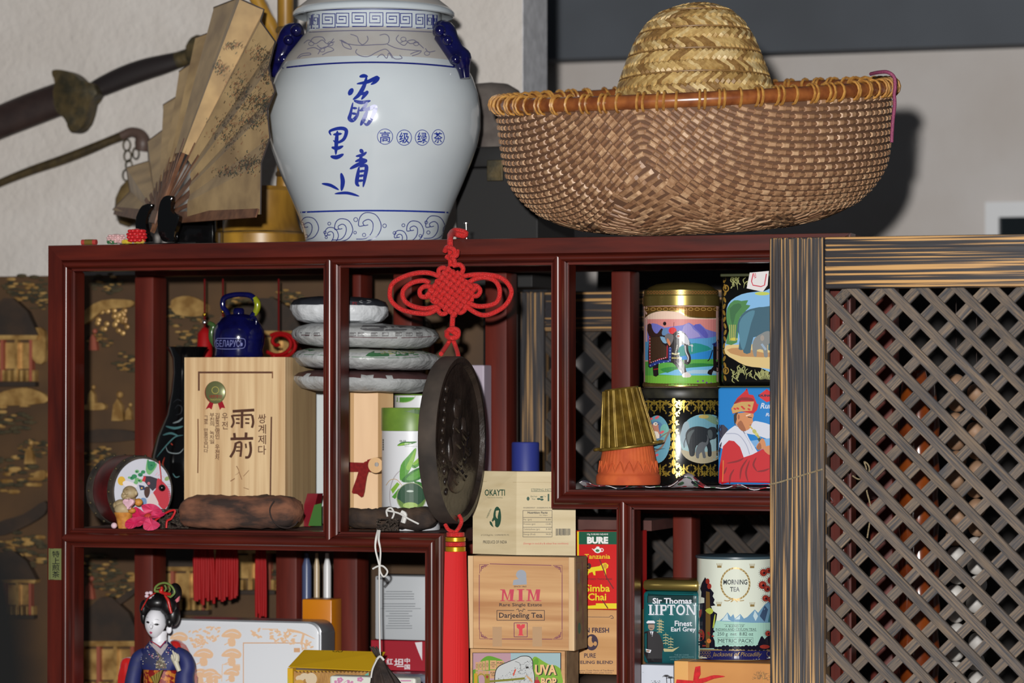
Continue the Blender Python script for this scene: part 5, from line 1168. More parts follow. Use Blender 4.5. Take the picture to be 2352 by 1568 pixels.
# ---- yellow carton with pouch
YY = .035
yc = thing('yellow_carton', 'open yellow carton with lifted flap holding a kraft pouch', 'carton', (X(765, YY), YY+.03, ZL))
yel = mat('yellow_card', (216, 172, 30), .5, c2=(206, 160, 24), scale=10)
yb_ = mk('carton_body', box(X(661, YY+.012), X(856, YY+.012), YY+.012, YY+.06, ZL+.0005, P(760, 1541, YY+.012).z, .0006), yel, yc)
mk('carton_side', box(X(661, YY), X(673, YY), YY, YY+.0118, ZL+.0005, P(667, 1534, YY).z), yel, yc)
q0, q1, q2, q3 = P(662, 1532, YY), P(857, 1541, YY), P(885, 1498, YY+.045), P(698, 1493, YY+.045)
yfp = mk('flap', prism([q0, q1, q2, q3], (0, .0006, .0008)), yel, yc)
a = Art(640, 1450, 5.88); bk_ = ink(40, 34, 20); a.line(bk_, [(770,245),(735,255),(740,270),(790,275)], 9, 3); a.line(bk_, [(830,245),(862,255),(850,272),(800,276)], 9, 3); a.line(bk_, [(775,272),(800,262),(820,278)], 7, 3); a.line(ink(150,116,20), [(605,255),(588,305),(995,306),(1008,250)], 4); a.put(yfp, 'printed_mark', yfp)
a = Art(640, 1450, 5.88); a.rect(ink(90,180,60), 130, 632, 204, 720); a.rect(ink(150,170,40), 130, 605, 204, 620); a.put([bpy.data.objects['carton_side']], 'green_stripe', yc)
zz = [(675, 1600), (675, 1541)]
for i in range(40): zz.append((678+i*4.2, 1541+(4 if i % 2 else 0)))
zz += [(848, 1541), (848, 1600)]
pch = mk('kraft_pouch', pprism(zz, YY+.003, .006), mat('kraft', (176, 132, 70), .7, c2=(156, 112, 56), scale=60), label='brown kraft tea pouch with zigzag top inside the yellow carton', cat='pouch')
a = Art(640, 1450, 5.88); cr = ink(206, 186, 156); a.ell(cr, 440, 640, 78, 84); a.ell(cr, 350, 600, 60, 40); a.ell(cr, 290, 630, 60, 40); a.ell(ink(196,150,70), 280, 680, 60, 30)
for i in range(12): a.line(ink(200,156,90), [(520+i*52, 690), (545+i*52, 560), (560+i*52, 640)], 3, 3)
a.poly(ink(96,170,150), [(1140,600),(1215,550),(1215,600)]); a.put(pch, 'printed_picture', pch)
wp = mk('flower_box', join(box(X(761, .012), X(958, .012), .006, .03, ZL+.0005, P(850, 1553, .012).z, .003)), mat('cream_card', (214, 214, 204), .5), label='cream box with mauve blossom print before the yellow carton', cat='box')
a = Art(640, 1450, 5.88); mv = ink(196, 130, 166)
for x_, y_, n_ in ((830, 650, 5), (1100, 645, 5), (790, 685, 4), (965, 680, 4)):
    for i in range(n_): a.ell(mv, x_+26*cos(i*1.26), y_+20*sin(i*1.26), 20, 15, 10)
a.line(mv, [(880,690),(940,650)], 6); a.rect(mv, 1645, 655, 1790, 672); a.put(wp, 'blossom_print', wp)
# ---- behind: orange tin, grey tin stack, bottles
mk('orange_tin', boxpx(694, 762, 1376, .215, .04, ZL+.0005, .002), mat('orange_tin', (206, 128, 18), .35, c2=(196, 116, 14), scale=10), smooth=30, label='plain orange tin standing behind the white gift tin', cat='tin')
YQ = .20
st0 = mk('silver_tin', boxpx(885, 992, 1546, YQ-.03, .08, ZL+.0005, .004), mat('blue_silver', (170, 172, 178), .25, .8, c2=(120, 126, 150), scale=30), smooth=30, label='silver tin at the bottom of the stack behind the string', cat='tin')
z1_ = P(938, 1546, YQ-.03).z
rb = mk('red_tea_box', box(X(852, YQ), X(990, YQ), YQ, YQ+.05, z1_+.0005, P(920, 1471, YQ).z, .001), mat('crimson_card', (150, 12, 34), .45), label='crimson box with white characters under the grey tin', cat='box')
a = Art(400, 1200, 3.5636); w_ = ink(214, 206, 210); a.text(w_, '坦', 1800, 1112, 1880, 1180, .02); a.text(w_, '中', 1885, 1108, 1930, 1150, .02); a.text(w_, '国', 1885, 1160, 1930, 1200, .02); a.text(w_, '红', 1738, 1110, 1790, 1160, .02); a.poly(w_, [(1970,980),(2030,975),(2030,1130),(2000,1060)]); a.put(rb, 'lettering', rb)
z2_ = P(920, 1471, YQ).z
gt = mk('grey_text_tin', box(X(861, YQ), X(988, YQ), YQ, YQ+.05, z2_+.0006, P(920, 1322, YQ).z, .003), mat('grey_tin', (176, 180, 184), .4), smooth=30, label='pale grey tin covered in small print above the crimson box', cat='tin')
a = Art(400, 1200, 3.5636); gy = ink(128, 132, 136)
for i in range(16):
    y_ = 560+i*20
    if i in (4, 7): continue
    wd_ = (120 if i < 7 else 90)+random.uniform(-20, 20); a.rect(gy, 1840-wd_, y_, 1840+wd_, y_+7)
a.rect(gy, 1690, 700, 2020, 705); a.line(ink(84, 84, 86), [(1570,500),(1640,460),(1720,455),(1750,490),(1720,530)], 22, 4); a.put(gt, 'small_print', gt)
for px_, r_, c_, l_ in ((705, 11, (70, 80, 112), 'slim blue grey bottle behind the orange tin'), (728, 7, (170, 150, 120), 'slim beige bottle behind the orange tin'), (752, 9, (206, 206, 206), 'slim white bottle behind the orange tin')):
    bX, bP = lprof(px_, .282, [(r_, 1500), (r_, 1300), (r_*.6, 1285), (r_*.5, 1270), (0, 1269)]); bP[0] = (bP[0][0], ZL+.0006)
    mk('slim_bottle', lathe(bX, .282, bP, 18), mat('bottle_%d' % px_, c_, .3), smooth=40, label=l_, cat='bottle')

# ================================================================ centre bay
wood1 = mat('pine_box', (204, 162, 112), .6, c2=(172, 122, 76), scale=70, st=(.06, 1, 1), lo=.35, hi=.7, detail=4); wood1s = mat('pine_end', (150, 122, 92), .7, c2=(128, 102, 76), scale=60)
YM = .012
zu = P(1190, 1492, YM).z
uv = thing('elephant_picture_box', 'wooden tea box with a colour elephant and cart picture', 'box', (X(1190, YM), YM+.035, ZC))
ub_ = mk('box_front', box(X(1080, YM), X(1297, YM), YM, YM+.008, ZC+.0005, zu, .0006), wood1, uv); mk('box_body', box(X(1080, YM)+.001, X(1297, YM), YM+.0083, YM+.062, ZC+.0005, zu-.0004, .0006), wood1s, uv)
a = Art(1060, 1470, 6.19)
K_ = ink(40, 36, 34); a.rect(K_, 155, 175, 1418, 1000); a.rect(ink(176, 140, 150), 165, 182, 700, 990); a.rect(ink(150, 176, 182), 700, 182, 1405, 990); a.rect(ink(104, 150, 52), 165, 700, 1405, 990)
gr1, gr2 = ink(92, 150, 40), ink(120, 164, 50); a.poly(gr1, [(260,310),(330,240),(400,222),(500,250),(600,300),(600,420),(240,420)], 3); a.poly(gr2, [(960,420),(1010,260),(1060,232),(1150,290),(1260,350),(1405,400),(1405,760),(940,760)], 2); a.poly(gr1, [(165,420),(230,400),(260,760),(165,760)]); a.poly(gr1, [(1000,330),(1060,250),(1100,300),(1040,420)], 2)
for i in range(4): a.rect(ink(196,154,110), 200+i*48, 310-i*8, 242+i*48, 430-i*3); a.ring(K_, 221+i*48, 365-i*5, 13, 30, 4); a.rect(ink(190,148,104), 200+i*48, 440-i*3, 242+i*48, 500)
a.rect(ink(200,158,112), 405, 285, 495, 415); a.rect(ink(196,152,108), 500, 290, 600, 415); a.rect(ink(196,152,108), 405, 425, 490, 540); a.text(K_, 'PURE\nCEYLON\nTEA', 412, 310, 488, 385, .01); a.text(K_, 'PURE', 508, 312, 590, 335, .01); a.text(K_, 'PURE\nTEA', 412, 450, 485, 510, .01)
a.poly(K_, [(468,620),(472,470),(520,370),(640,310),(770,260),(850,222),(960,225),(1015,290),(1020,400),(1042,500),(1040,640),(980,760),(468,760)], 3); eg = ink(186, 190, 190); a.poly(eg, [(480,620),(484,470),(530,378),(645,320),(775,268),(850,232),(955,235),(1005,295),(1010,400),(1032,500),(1028,640),(970,760),(480,760)], 3)
for _ in range(260):
    x_, y_ = random.uniform(490, 1010), random.uniform(270, 600)
    if y_ > 560-(x_-480)*.6: a.ell(random.choice((ink(110,114,116), ink(150,154,156), ink(84,86,90))), x_, y_, random.uniform(3, 9), random.uniform(3, 7), 6)
a.line(K_, [(760,300),(830,330),(840,420),(800,450)], 5, 4); a.ell(K_, 935, 385, 22, 14); a.line(ink(200,80,60), [(770,410),(735,500)], 20); a.poly(ink(196,154,112), [(905,490),(985,540),(1010,600),(960,560)], 2)
a.line(ink(120,120,40), [(330,590),(700,560),(900,540)], 30); a.ring(ink(140,130,40), 280, 570, 66, 100, 14); a.rect(ink(140,130,44), 330, 480, 400, 620); a.ell(ink(150,50,40), 365, 520, 18, 22); a.rect(ink(190,150,30), 180, 470, 225, 640); a.poly(ink(170,40,46), [(1035,610),(1050,560),(1100,560),(1125,620),(1110,700),(1040,700)]); a.ell(ink(150,100,80), 1072, 540, 20, 26)
tn = ink(224, 180, 130); 
def otext(t, x0, y0, x1, y1): a.text(K_, t, x0+12, y0+10, x1+16, y1+8, .06); a.text(tn, t, x0, y0, x1, y1, .04)
otext('UVA', 1045, 345, 1350, 495); otext('BOP', 1130, 530, 1350, 650)
a.put(ub_, 'printed_picture', ub_)
zmm = P(1197, 1278, YM).z
mi = thing('red_lettered_tea_box', 'wooden tea box with red serif lettering on the elephant box', 'box', (X(1197, YM), YM+.035, zu))
mf = mk('box_front', box(X(1087, YM), X(1306, YM), YM, YM+.006, zu+.0006, zmm, .0004), wood1, mi); strip = mat('pine_strip', (216, 184, 142), .6, c2=(200, 164, 120), scale=90, st=(1, 1, .06))
mk('end_board', box(X(1075, YM), X(1086.6, YM), YM, YM+.006, zu+.0006, zmm), strip, mi); mk('end_board', box(X(1306.4, YM), X(1319, YM), YM, YM+.006, zu+.0006, zmm), strip, mi)
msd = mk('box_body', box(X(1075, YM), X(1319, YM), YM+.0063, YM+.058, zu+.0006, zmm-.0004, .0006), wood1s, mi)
a = Art(1040, 1060, 3.0875); pu = ink(120, 62, 84); rd = ink(190, 64, 84); bk2 = ink(52, 40, 44)
for p in (((262,724),(700,735)), ((188,800),(188,1190)), ((775,800),(775,1190)), ((258,1256),(705,1258))): a.line(pu, p, 5)
for x_, y_, sx, sy in ((190,728,1,1), (775,735,-1,1), (190,1255,1,-1), (775,1257,-1,-1)):
    a.line(pu, [(x_, y_+65*sy), (x_, y_), (x_+65*sx, y_)], 4); a.line(pu, [(x_+8*sx, y_+50*sy), (x_+20*sx, y_+15*sy), (x_+55*sx, y_+8*sy)], 5, 4); a.ring(pu, x_+20*sx, y_+20*sy, 10, 10, 4, 12); a.ring(pu, x_+38*sx, y_+12*sy, 8, 8, 3, 12)
lb = ink(150, 156, 166); a.ell(lb, 485, 800, 36, 34); a.poly(lb, [(445,800),(520,790),(525,870),(425,875),(430,840),(470,830)]); a.text(bk2, 'SINCE 1865', 433, 880, 522, 890, .01)
def serifM(x0, x1):
    y0, y1 = 905, 988; a.poly(rd, [(x0+8,y0),(x0+34,y0),(x0+55,y0+62),(x1-38,y0),(x1-8,y0),(x1-8,y0+6),(x1-16,y1-6),(x1,y1-4),(x1,y1),(x1-50,y1),(x1-50,y1-5),(x1-36,y1-6),(x1-36,y0+26),(x0+52,y1),(x0+28,y0+22),(x0+24,y1-6),(x0+36,y1-4),(x0+36,y1),(x0,y1),(x0,y1-4),(x0+12,y1-6),(x0+16,y0+8),(x0,y0+4),(x0,y0)])
serifM(335, 442); serifM(520, 628); a.rect(rd, 468, 908, 494, 985); a.rect(rd, 455, 903, 507, 909); a.rect(rd, 455, 983, 507, 989)
a.text(bk2, 'Rare Single Estate', 330, 1002, 632, 1032, .012); a.text(bk2, 'Darjeeling Tea', 328, 1070, 636, 1118, .018)
for p in (((313,1054),(435,1054)), ((530,1054),(650,1054)), ((313,1054),(313,1124)), ((650,1054),(650,1124)), ((311,1124),(652,1124))): a.line(bk2, p, 4)
a.line(bk2, [(450,1050),(465,1044),(470,1062),(482,1052),(495,1062),(500,1044),(514,1050)], 4, 4)
for p in (((435,1142),(528,1142)), ((435,1242),(528,1242)), ((435,1142),(435,1242)), ((528,1142),(528,1242))): a.line(pu, p, 5)
a.poly(ink(206, 64, 74), [(452,1152),(478,1152),(482,1164),(490,1152),(512,1152),(510,1176),(494,1184),(494,1222),(504,1232),(460,1232),(470,1222),(470,1188),(454,1176)])
tape = ink(176, 142, 106); a.rect(tape, 282, 1170, 348, 1310); a.rect(tape, 565, 1170, 632, 1310)
a.put(mf, 'printed_lettering', mf)
a = Art(1040, 1060, 3.0875); a.line(pu, [(872,715),(918,710),(925,1255),(875,1260),(872,715)], 4); a.rect(ink(110,120,120), 885, 760, 902, 860); a.rect(ink(150,70,90), 880, 910, 892, 1060); a.ell(ink(60,110,90), 898, 1180, 10, 40); a.put(msd, 'side_print', msd)
# OKAYTI pouch box standing with a corner to the front
ok_ = mat('bamboo_veneer', (206, 190, 154), .6, c2=(190, 172, 134), scale=70, st=(.05, 1, 1), lo=.35, hi=.7)
z0, zt2 = zmm+.0006, P(1190, 1084, YM).z
A, B_, C_ = P(1186, 903, YM+.028), P(1086, 903, YM+.044), P(1322, 903, YM+.036)
bk3 = Vector((B_.x+C_.x-A.x, B_.y+C_.y-A.y+.012, 0))
def at(p, z): return Vector((p.x, p.y, z))
zmid = P(1086, 1175, YM+.02).z
A2, B2 = P(1187, 903, YM+.032), P(1101, 903, YM+.050); C2 = P(1322, 903, YM+.040)
okb = thing('veneer_tea_pack', 'pale bamboo veneer tea pack printed with green emblem', 'box', (A.x, A.y+.02, z0))
okm = mk('pack_body', triang(join(hexa([at(A, z0), at(C_, z0), at(bk3, z0), at(B_, z0), at(A, zmid), at(C_, zmid), at(bk3, zmid), at(B_, zmid)]), hexa([at(A, zmid), at(C_, zmid), at(bk3, zmid), at(B_, zmid), at(A2, zt2), at(C2, zt2), at(bk3, zt2), at(B2, zt2)]))), ok_, okb)
a = Art(1040, 1060, 3.0875); gn = ink(40, 74, 56); dkb = ink(60, 58, 56)
a.text(gn, 'OKAYTI', 226, 196, 370, 242, .02); a.text(gn, 'Taste the first Darjeeling', 245, 250, 352, 260); a.ell(gn, 315, 392, 28, 74); a.ell(ok_, 322, 375, 18, 30); a.poly(gn, [(335,330),(342,400),(325,420),(318,390)], 2); a.poly(gn, [(262,420),(285,440),(290,465),(265,445)], 2); a.poly(ok_, [(275,400),(300,420),(296,470),(280,440)], 2); a.ell(gn, 290, 405, 8, 22, rot=.5)
a.text(gn, 'DARJEELING', 222, 360, 292, 374, .01, rot=-1.15); a.text(dkb, '# C.I.N Regd No. : U15496WB1951 PC', 200, 514, 400, 528); a.text(dkb, 'PRODUCE OF INDIA', 215, 558, 384, 580, .008)
a.text(gn, 'STEEPING INSTRUCTIONS', 555, 190, 800, 207); a.rect(gn, 555, 209, 760, 212); a.ell(gn, 534, 262, 10, 14); a.text(gn, '100ml Fresh\nWater', 550, 240, 598, 270); a.ell(gn, 610, 264, 14, 7); a.ell(gn, 632, 268, 12, 8); a.ell(gn, 630, 250, 12, 6); a.text(gn, '1 Tsp', 634, 242, 662, 252); a.rect(gn, 673, 228, 684, 280)
a.text(dkb, 'INGREDIENT : DARJEELING BLACK TEA', 500, 322, 760, 333, .01); 
for p in (((497,346),(704,346)), ((497,533),(704,533)), ((497,346),(497,533)), ((704,346),(704,533)), ((497,395),(704,395)), ((497,428),(704,428)), ((497,465),(704,465)), ((497,500),(704,500))): a.line(dkb, p, 3)
a.text(dkb, 'Nutrition Facts', 530, 353, 672, 368, .03); a.text(dkb, 'Per 100gms', 616, 375, 672, 385)
for t_, v_, y_ in (('Fat  (gm)', '0.80', 406), ('Proteins (gm)', '13.80', 438), ('Carbohydrates (gm)', '5.00', 474), ('Energy (Kcal)', '94.00', 510)): a.text(dkb, t_, 502, y_-2, 502+8.2*len(t_)*.78, y_+13); a.text(dkb, v_, 660, y_-2, 696, y_+10)
x_ = 730
while x_ < 832: wd_ = random.choice((2, 3, 5)); a.rect(dkb, x_, 474, x_+wd_, 520); x_ += wd_+random.choice((2, 3))
a.text(dkb, '890146 095713', 730, 518, 822, 525); a.text(ink(190, 50, 56), '(Storage in cool,dry & odour free conditions)', 500, 572, 820, 590)
for p in (((455,145),(860,148)), ((180,140),(452,146))): a.line(ink(170,152,116), p, 3)
a.put(okm, 'printed_label', okb)
# Simba chai stack behind
YZ = .115
dom = thing('patterned_tin', 'domed dark tin with orange and pink flower pattern', 'tin', (X(1400, YZ+.05), YZ+.05, ZC))
px0, pp_ = lprof(1402, YZ+.055, [(76, 1700), (76, 1572), (72, 1558), (58, 1548), (30, 1543), (0, 1542)]); pp_[0] = (pp_[0][0], ZC+.0005)
mk('tin_body', lathe(px0, YZ+.055, pp_[:2], 40), mat('millefleur', (70, 40, 44), .35, c2=(214, 120, 80), scale=170, lo=.5, hi=.56), dom, smooth=40); mk('tin_lid', lathe(px0, YZ+.055, pp_[1:], 40), mat('dark_lid', (66, 54, 46), .4), dom, smooth=60)
zg = P(1402, 1542, YZ+.055).z; zs_ = P(1380, 1400, YZ).z
gf = mk('blend_tea_box', box(X(1328, YZ), X(1462, YZ), YZ+.004, YZ+.06, zg+.0006, zs_-.0002, .001), mat('pine_box2', (206, 158, 104), .6, c2=(186, 136, 82), scale=50, st=(.06, 1, 1)), label='wooden box with dark oval emblem on the patterned tin', cat='box')
a = Art(1040, 1060, 3.0875); pk_ = ink(56, 40, 58); a.text(pk_, 'GARDEN FRESH', 790, 1176, 1108, 1212, .03); a.ell(pk_, 985, 1280, 46, 58); a.ell(gf.data.materials[0], 978, 1275, 24, 38); a.poly(pk_, [(990,1235),(1022,1250),(1025,1300),(1000,1290),(985,1270)], 2); a.ell(gf.data.materials[0], 1010, 1290, 12, 16); a.poly(pk_, [(930,1280),(955,1300),(950,1335),(935,1325)], 2)
a.text(pk_, 'PURE', 932, 1358, 1014, 1390, .02); a.text(pk_, 'DARJEELING BLEND', 800, 1410, 1136, 1440, .02); a.text(pk_, 'Certification Trade Marks of Tea Board\n531599 & 532346 used under licence', 850, 1474, 1140, 1500); a.line(pk_, [(945,1100),(1110,1102)], 3); a.line(pk_, [(1110,1102),(1125,1090),(1140,1108),(1120,1110)], 4, 3); a.put(gf, 'lettering', gf)
sb_ = mk('lion_tea_carton', box(X(1322, YZ), X(1462, YZ), YZ, YZ+.05, zs_+.0004, P(1385, 1219, YZ).z, .0006), ink(200, 26, 26, .35), label='red and yellow tea carton with a lion and green band', cat='box')
a = Art(1040, 1060, 3.0875); ye = ink(226, 206, 40, .35); a.rect(ye, 868, 495, 894, 1042); a.rect(ye, 868, 1004, 1290, 1042); a.rect(ink(20, 84, 60, .35), 894, 495, 1290, 586); wh_ = ink(230, 230, 226, .35)
a.text(wh_, '10g SUKARI NDANI', 953, 508, 1100, 524, .01); a.text(wh_, 'BURE', 952, 532, 1102, 582, .06); a.ell(wh_, 1028, 628, 26, 20); a.poly(wh_, [(985,615),(1000,620),(1008,640)]); a.ring(wh_, 1056, 626, 14, 14, 5); a.ell(wh_, 1028, 606, 12, 5); a.ell(ink(60,120,70), 1026, 630, 14, 10)
a.text(ye, 'Tanzania', 935, 655, 1116, 688, .01); lk = ink(60, 20, 20); a.poly(ye, [(960,775),(975,750),(1040,740),(1060,722),(1085,716),(1104,732),(1100,752),(1085,760),(1088,800),(1078,805),(1068,770),(1010,775),(1012,805),(1000,805),(990,780),(965,790),(958,806),(948,800)]); a.ell(lk, 965, 740, 16, 22); a.line(ye, [(965,765),(945,760),(948,740),(960,742)], 6, 3); a.ell(ink(200,150,40), 1080, 740, 14, 18)
a.text(lk, 'REGISTERED TRADE MARK', 920, 826, 1132, 838, .01); a.text(ye, 'Simba', 938, 870, 1114, 922, .02); a.text(ye, 'Chai', 958, 932, 1088, 984, .02); a.line(ink(110,30,26), [(1040,690),(1090,820),(1140,900)], 8); a.line(ink(110,30,26), [(1060,980),(1100,1040)], 8); a.put(sb_, 'printed_label', sb_)
# things on the small rear board
zrb = P(1150, 1190, .2).z
mk('lilac_box', box(X(1060, .225), X(1112, .225), .225, .258, zrb+.0005, P(1090, 838, .225).z, .002), ink(170, 158, 172), label='pale lilac box standing behind the carved disc', cat='box')
bX = P(1207, 903, .232).x; kq = M(P(1207, 1000, .232))
mk('blue_tube', lathe(bX, .232, [(32*kq, zrb+.0005), (32*kq, P(1207, 1018, .232).z), (30*kq, P(1207, 1015, .232).z), (0, P(1207, 1015, .232).z)], 32), mat('tube_blue', (44, 54, 130), .5), smooth=40, label='plain blue cylindrical tube behind the bamboo veneer pack', cat='tube')
mk('white_board', box(X(1172, .55), X(1187, .55), .545, .555, 0, P(1180, 722, .55).z), ink(186, 186, 190), label='narrow white board standing behind the blue tube', cat='board')
# ================================================================ right upper cell
ZRF = ZR+.0012
# patterned cloth under the tins
cx_a, cx_b = X(1336, .05), X(1885, .05)
V, Fc = [], []; NX, NY = 60, 14
def cloth_z(x_, y_):
    t = (x_-cx_a)/(cx_b-cx_a); e = max(0, 1-(y_-.04)/.03)
    bump = .017*math.exp(-((t-.445)/.06)**2)*math.exp(-((y_-.055)/.02)**2)
    return .0012+bump+e*(.0022*sin(t*31)+.0018*sin(t*57+1)+.0028)+.0022*math.exp(-((t-.02)/.03)**2)*e*2
for j in range(NY+1):
    for i in range(NX+1):
        x_ = cx_a+(cx_b-cx_a)*i/NX; y_ = .040+.175*j/NY; V.append(Vector((x_, y_, ZR+.0006+cloth_z(x_, y_))))
n0 = len(V); V += [v-Vector((0, 0, .0009)) for v in V]
for j in range(NY):
    for i in range(NX):
        a_ = j*(NX+1)+i; f = [a_, a_+1, a_+NX+2, a_+NX+1]; Fc += [f, [q+n0 for q in f][::-1]]
for i in range(NX): Fc += [[i, n0+i, n0+i+1, i+1], [NY*(NX+1)+i, NY*(NX+1)+i+1, n0+NY*(NX+1)+i+1, n0+NY*(NX+1)+i]]
for j in range(NY): p = j*(NX+1); q = p+NX+1; Fc += [[p, q, n0+q, n0+p], [p+NX, n0+p+NX, n0+q+NX, q+NX]]
cm = mat('ikat_cloth', (206, 202, 204), .85); nt = cm.node_tree; Nn = nt.nodes
tc = Nn.new('ShaderNodeTexCoord'); vo = Nn.new('ShaderNodeTexVoronoi'); vo.inputs['Scale'].default_value = 95; nt.links.new(tc.outputs['Object'], vo.inputs['Vector'])
rp = Nn.new('ShaderNodeValToRGB'); rp.color_ramp.interpolation = 'CONSTANT'; e = rp.color_ramp.elements; e[0].position = 0; e[0].color = (*lin((176, 26, 40)), 1); e[1].position = .42; e[1].color = (*lin((60, 52, 70)), 1)
for p_, c_ in ((.56, (196, 188, 190)), (.62, (150, 40, 50)), (.74, (40, 40, 52)), (.86, (70, 110, 80))): q = e.new(p_); q.color = (*lin(c_), 1)
sx = Nn.new('ShaderNodeSeparateColor'); nt.links.new(vo.outputs['Color'], sx.inputs[0]); nt.links.new(sx.outputs[0], rp.inputs[0])
rp2 = Nn.new('ShaderNodeMix'); rp2.data_type = 'RGBA'; mth = Nn.new('ShaderNodeMath'); mth.operation = 'GREATER_THAN'; mth.inputs[1].default_value = .52; nt.links.new(vo.outputs['Distance'], mth.inputs[0]); nt.links.new(mth.outputs[0], rp2.inputs[0]); nt.links.new(rp.outputs[0], rp2.inputs[6]); rp2.inputs[7].default_value = (*lin((204, 200, 204)), 1); nt.links.new(rp2.outputs[2], Nn['Principled BSDF'].inputs['Base Color'])
mk('cloth_runner', (V, Fc), cm, smooth=60, label='red white and navy patterned cloth laid under the tins', cat='cloth')
ZK = ZR+.0050
# terracotta pot, upside down
YTP = .058
px_, tpf = lprof(1443, YTP, [(0, 1117), (73, 1117), (74.5, 1112), (74, 1098), (72, 1094), (70, 1092), (69, 1085), (62, 1050), (56, 1020), (52, 1002), (50, 1000), (0, 1000)])
dz = ZK+.0012-tpf[0][1]; tpf = [(r, z+dz*(1 if i < 9 else 1)) for i, (r, z) in enumerate(tpf)]
ter = mat('terracotta', (198, 92, 42), .8, c2=(176, 72, 32), scale=40, bump=.15)
pot = thing('terracotta_pot', 'fluted terracotta flower pot standing upside down on the cloth', 'pot', (px_, YTP, ZK))
zf0, zf1 = tpf[5][1], tpf[9][1]
pr = []
for i in range(len(tpf)-1):
    pr.append(tpf[i])
    if 5 <= i < 9: pr.append(((tpf[i][0]+tpf[i+1][0])/2, (tpf[i][1]+tpf[i+1][1])/2))
pr.append(tpf[-1])
mk('pot_body', lathe(px_, YTP, pr, 132, fn=lambda an, z: 1+(.05*(abs(cos(an*22))-1.0) if z > zf0+.0085 and z < zf1+.001 else 0)), ter, pot, smooth=70)
for i in range(20):
    q = 2*PI*i/20; p = lambda d_, z_: Vector((px_+(tpf[6][0]-(z_-zf0)*.155)*cos(q+d_)*1.004, YTP+(tpf[6][0]-(z_-zf0)*.155)*sin(q+d_)*1.004, z_))
    mk('leaf_relief', tube([p(-.157, zf0+.002), p(-.07, zf0+.011), p(0, zf0+.016), p(.07, zf0+.011), p(.157, zf0+.002)], .0011, 6), ter, pot, smooth=60)
# brass wire cup tilted over the pot
bw_m = mat('brass_wire', (150, 124, 54), .36, .45, c2=(112, 88, 34), scale=80)
cb_ = P(1443, 1018, YTP); k = M(cb_); h_ = 132*k
BM = Matrix.Translation((px_+.0005, YTP, tpf[9][1]-.016)) @ Matrix.Rotation(math.radians(-7), 4, 'Y') @ Matrix.Rotation(math.radians(2), 4, 'X')
cup = thing('brass_wire_cup', 'brass wire cup turned over on top of the terracotta pot', 'cup', (px_, YTP, tpf[9][1]-.016))
pr = []; NR = 46
for i in range(NR*2+1):
    t = i/(NR*2); r = (64-22*t)*k; pr.append((r+(.0006 if i % 2 else -.0006), h_*t))
pr += [(38*k, h_+.002), (0, h_+.0025)]
mk('wire_weave', xf(lathe(0, 0, pr, 56)[:1]+([f for f in lathe(0, 0, pr, 56)[1][:-0 or None] if len(f) == 4],), BM), bw_m, cup, smooth=40)
for i in range(18):
    q = 2*PI*i/18
    for d_ in (-.035, .035): mk('upright_wire', tube([BM @ Vector(((64-22*t)*k*1.012*cos(q+d_), (64-22*t)*k*1.012*sin(q+d_), h_*t)) for t in (0, .5, 1)], .0011, 6), bw_m, cup, smooth=60)
mk('rim_wire', tube([BM @ Vector((66*k*cos(2*PI*i/40), 66*k*sin(2*PI*i/40), 0)) for i in range(40)], .0022, 8, True), bw_m, cup, smooth=60)
for sg in (1, -1): mk('handle', tube([BM @ Vector((sg*(66+14*sin(t))*k, 26*cos(t)*k, .0015-.0006*sin(t))) for t in [PI*i/12 for i in range(13)]], .0021, 8), bw_m, cup, smooth=60)
# ---- round black and gold tin
gold_p = mat('gold_print', (176, 148, 60), .25, .6); blackp = mat('black_enamel', (12, 12, 12), .16, spec=.6)
YO = .145
ox, opf = lprof(1562, YO, [(92, 1120), (93, 1117), (93, 913), (92, 911)]); opf[0] = (opf[0][0], ZK+.0005); opf[1] = (opf[1][0], ZK+.003)
bt_ = thing('black_gold_tin', 'round black tin with gold scrolls and painted animal ovals', 'tin', (ox, YO, ZK))
oct_ = lambda an, z: 1+.006*cos(8*an+.4)
btb = mk('tin_body', lathe(ox, YO, opf, 96, fn=oct_), blackp, bt_, smooth=40)
_, ol = lprof(1562, YO, [(95, 914), (96, 912), (96, 897), (94, 893), (88, 890), (0, 890)]); mk('tin_lid', lathe(ox, YO, ol, 64), mat('worn_black', (26, 26, 24), .45, c2=(54, 52, 40), scale=40), bt_, smooth=40)
a = Art(1380, 880, 5.88)
def scrolls(cx_, cy_, sx, sy, m_, n=1, flip=1):
    a.line(m_, [(cx_, cy_+60*sy), (cx_+10*sx, cy_+10*sy), (cx_+40*sx, cy_-20*sy), (cx_+66*sx, cy_), (cx_+50*sx, cy_+24*sy), (cx_+34*sx, cy_+10*sy)], 13, 5, taper=2); a.line(m_, [(cx_+10*sx, cy_+10*sy), (cx_-6*sx, cy_-40*sy), (cx_+26*sx, cy_-70*sy)], 14, 5, taper=2); a.ell(m_, cx_+48*sx, cy_+2*sy, 10); a.ell(m_, cx_+62*sx, cy_-36*sy, 22, 8, rot=-.7*sx*sy); a.ell(m_, cx_+76*sx, cy_+34*sy, 22, 8, rot=.7*sx*sy)
for xc in (640, 800, 1120, 1320, 1480):
    for sg in (-1, 1): scrolls(xc, 330, sg*.8, 1.1, gold_p); scrolls(xc, 1150, sg*.8, -1., gold_p)
    a.ell(gold_p, xc, 240, 26, 12); a.ell(gold_p, xc, 265, 10, 24); a.ell(gold_p, xc+30, 250, 16, 8, rot=.6); a.ell(gold_p, xc-30, 250, 16, 8, rot=-.6); a.ell(gold_p, xc, 1230, 12, 30)
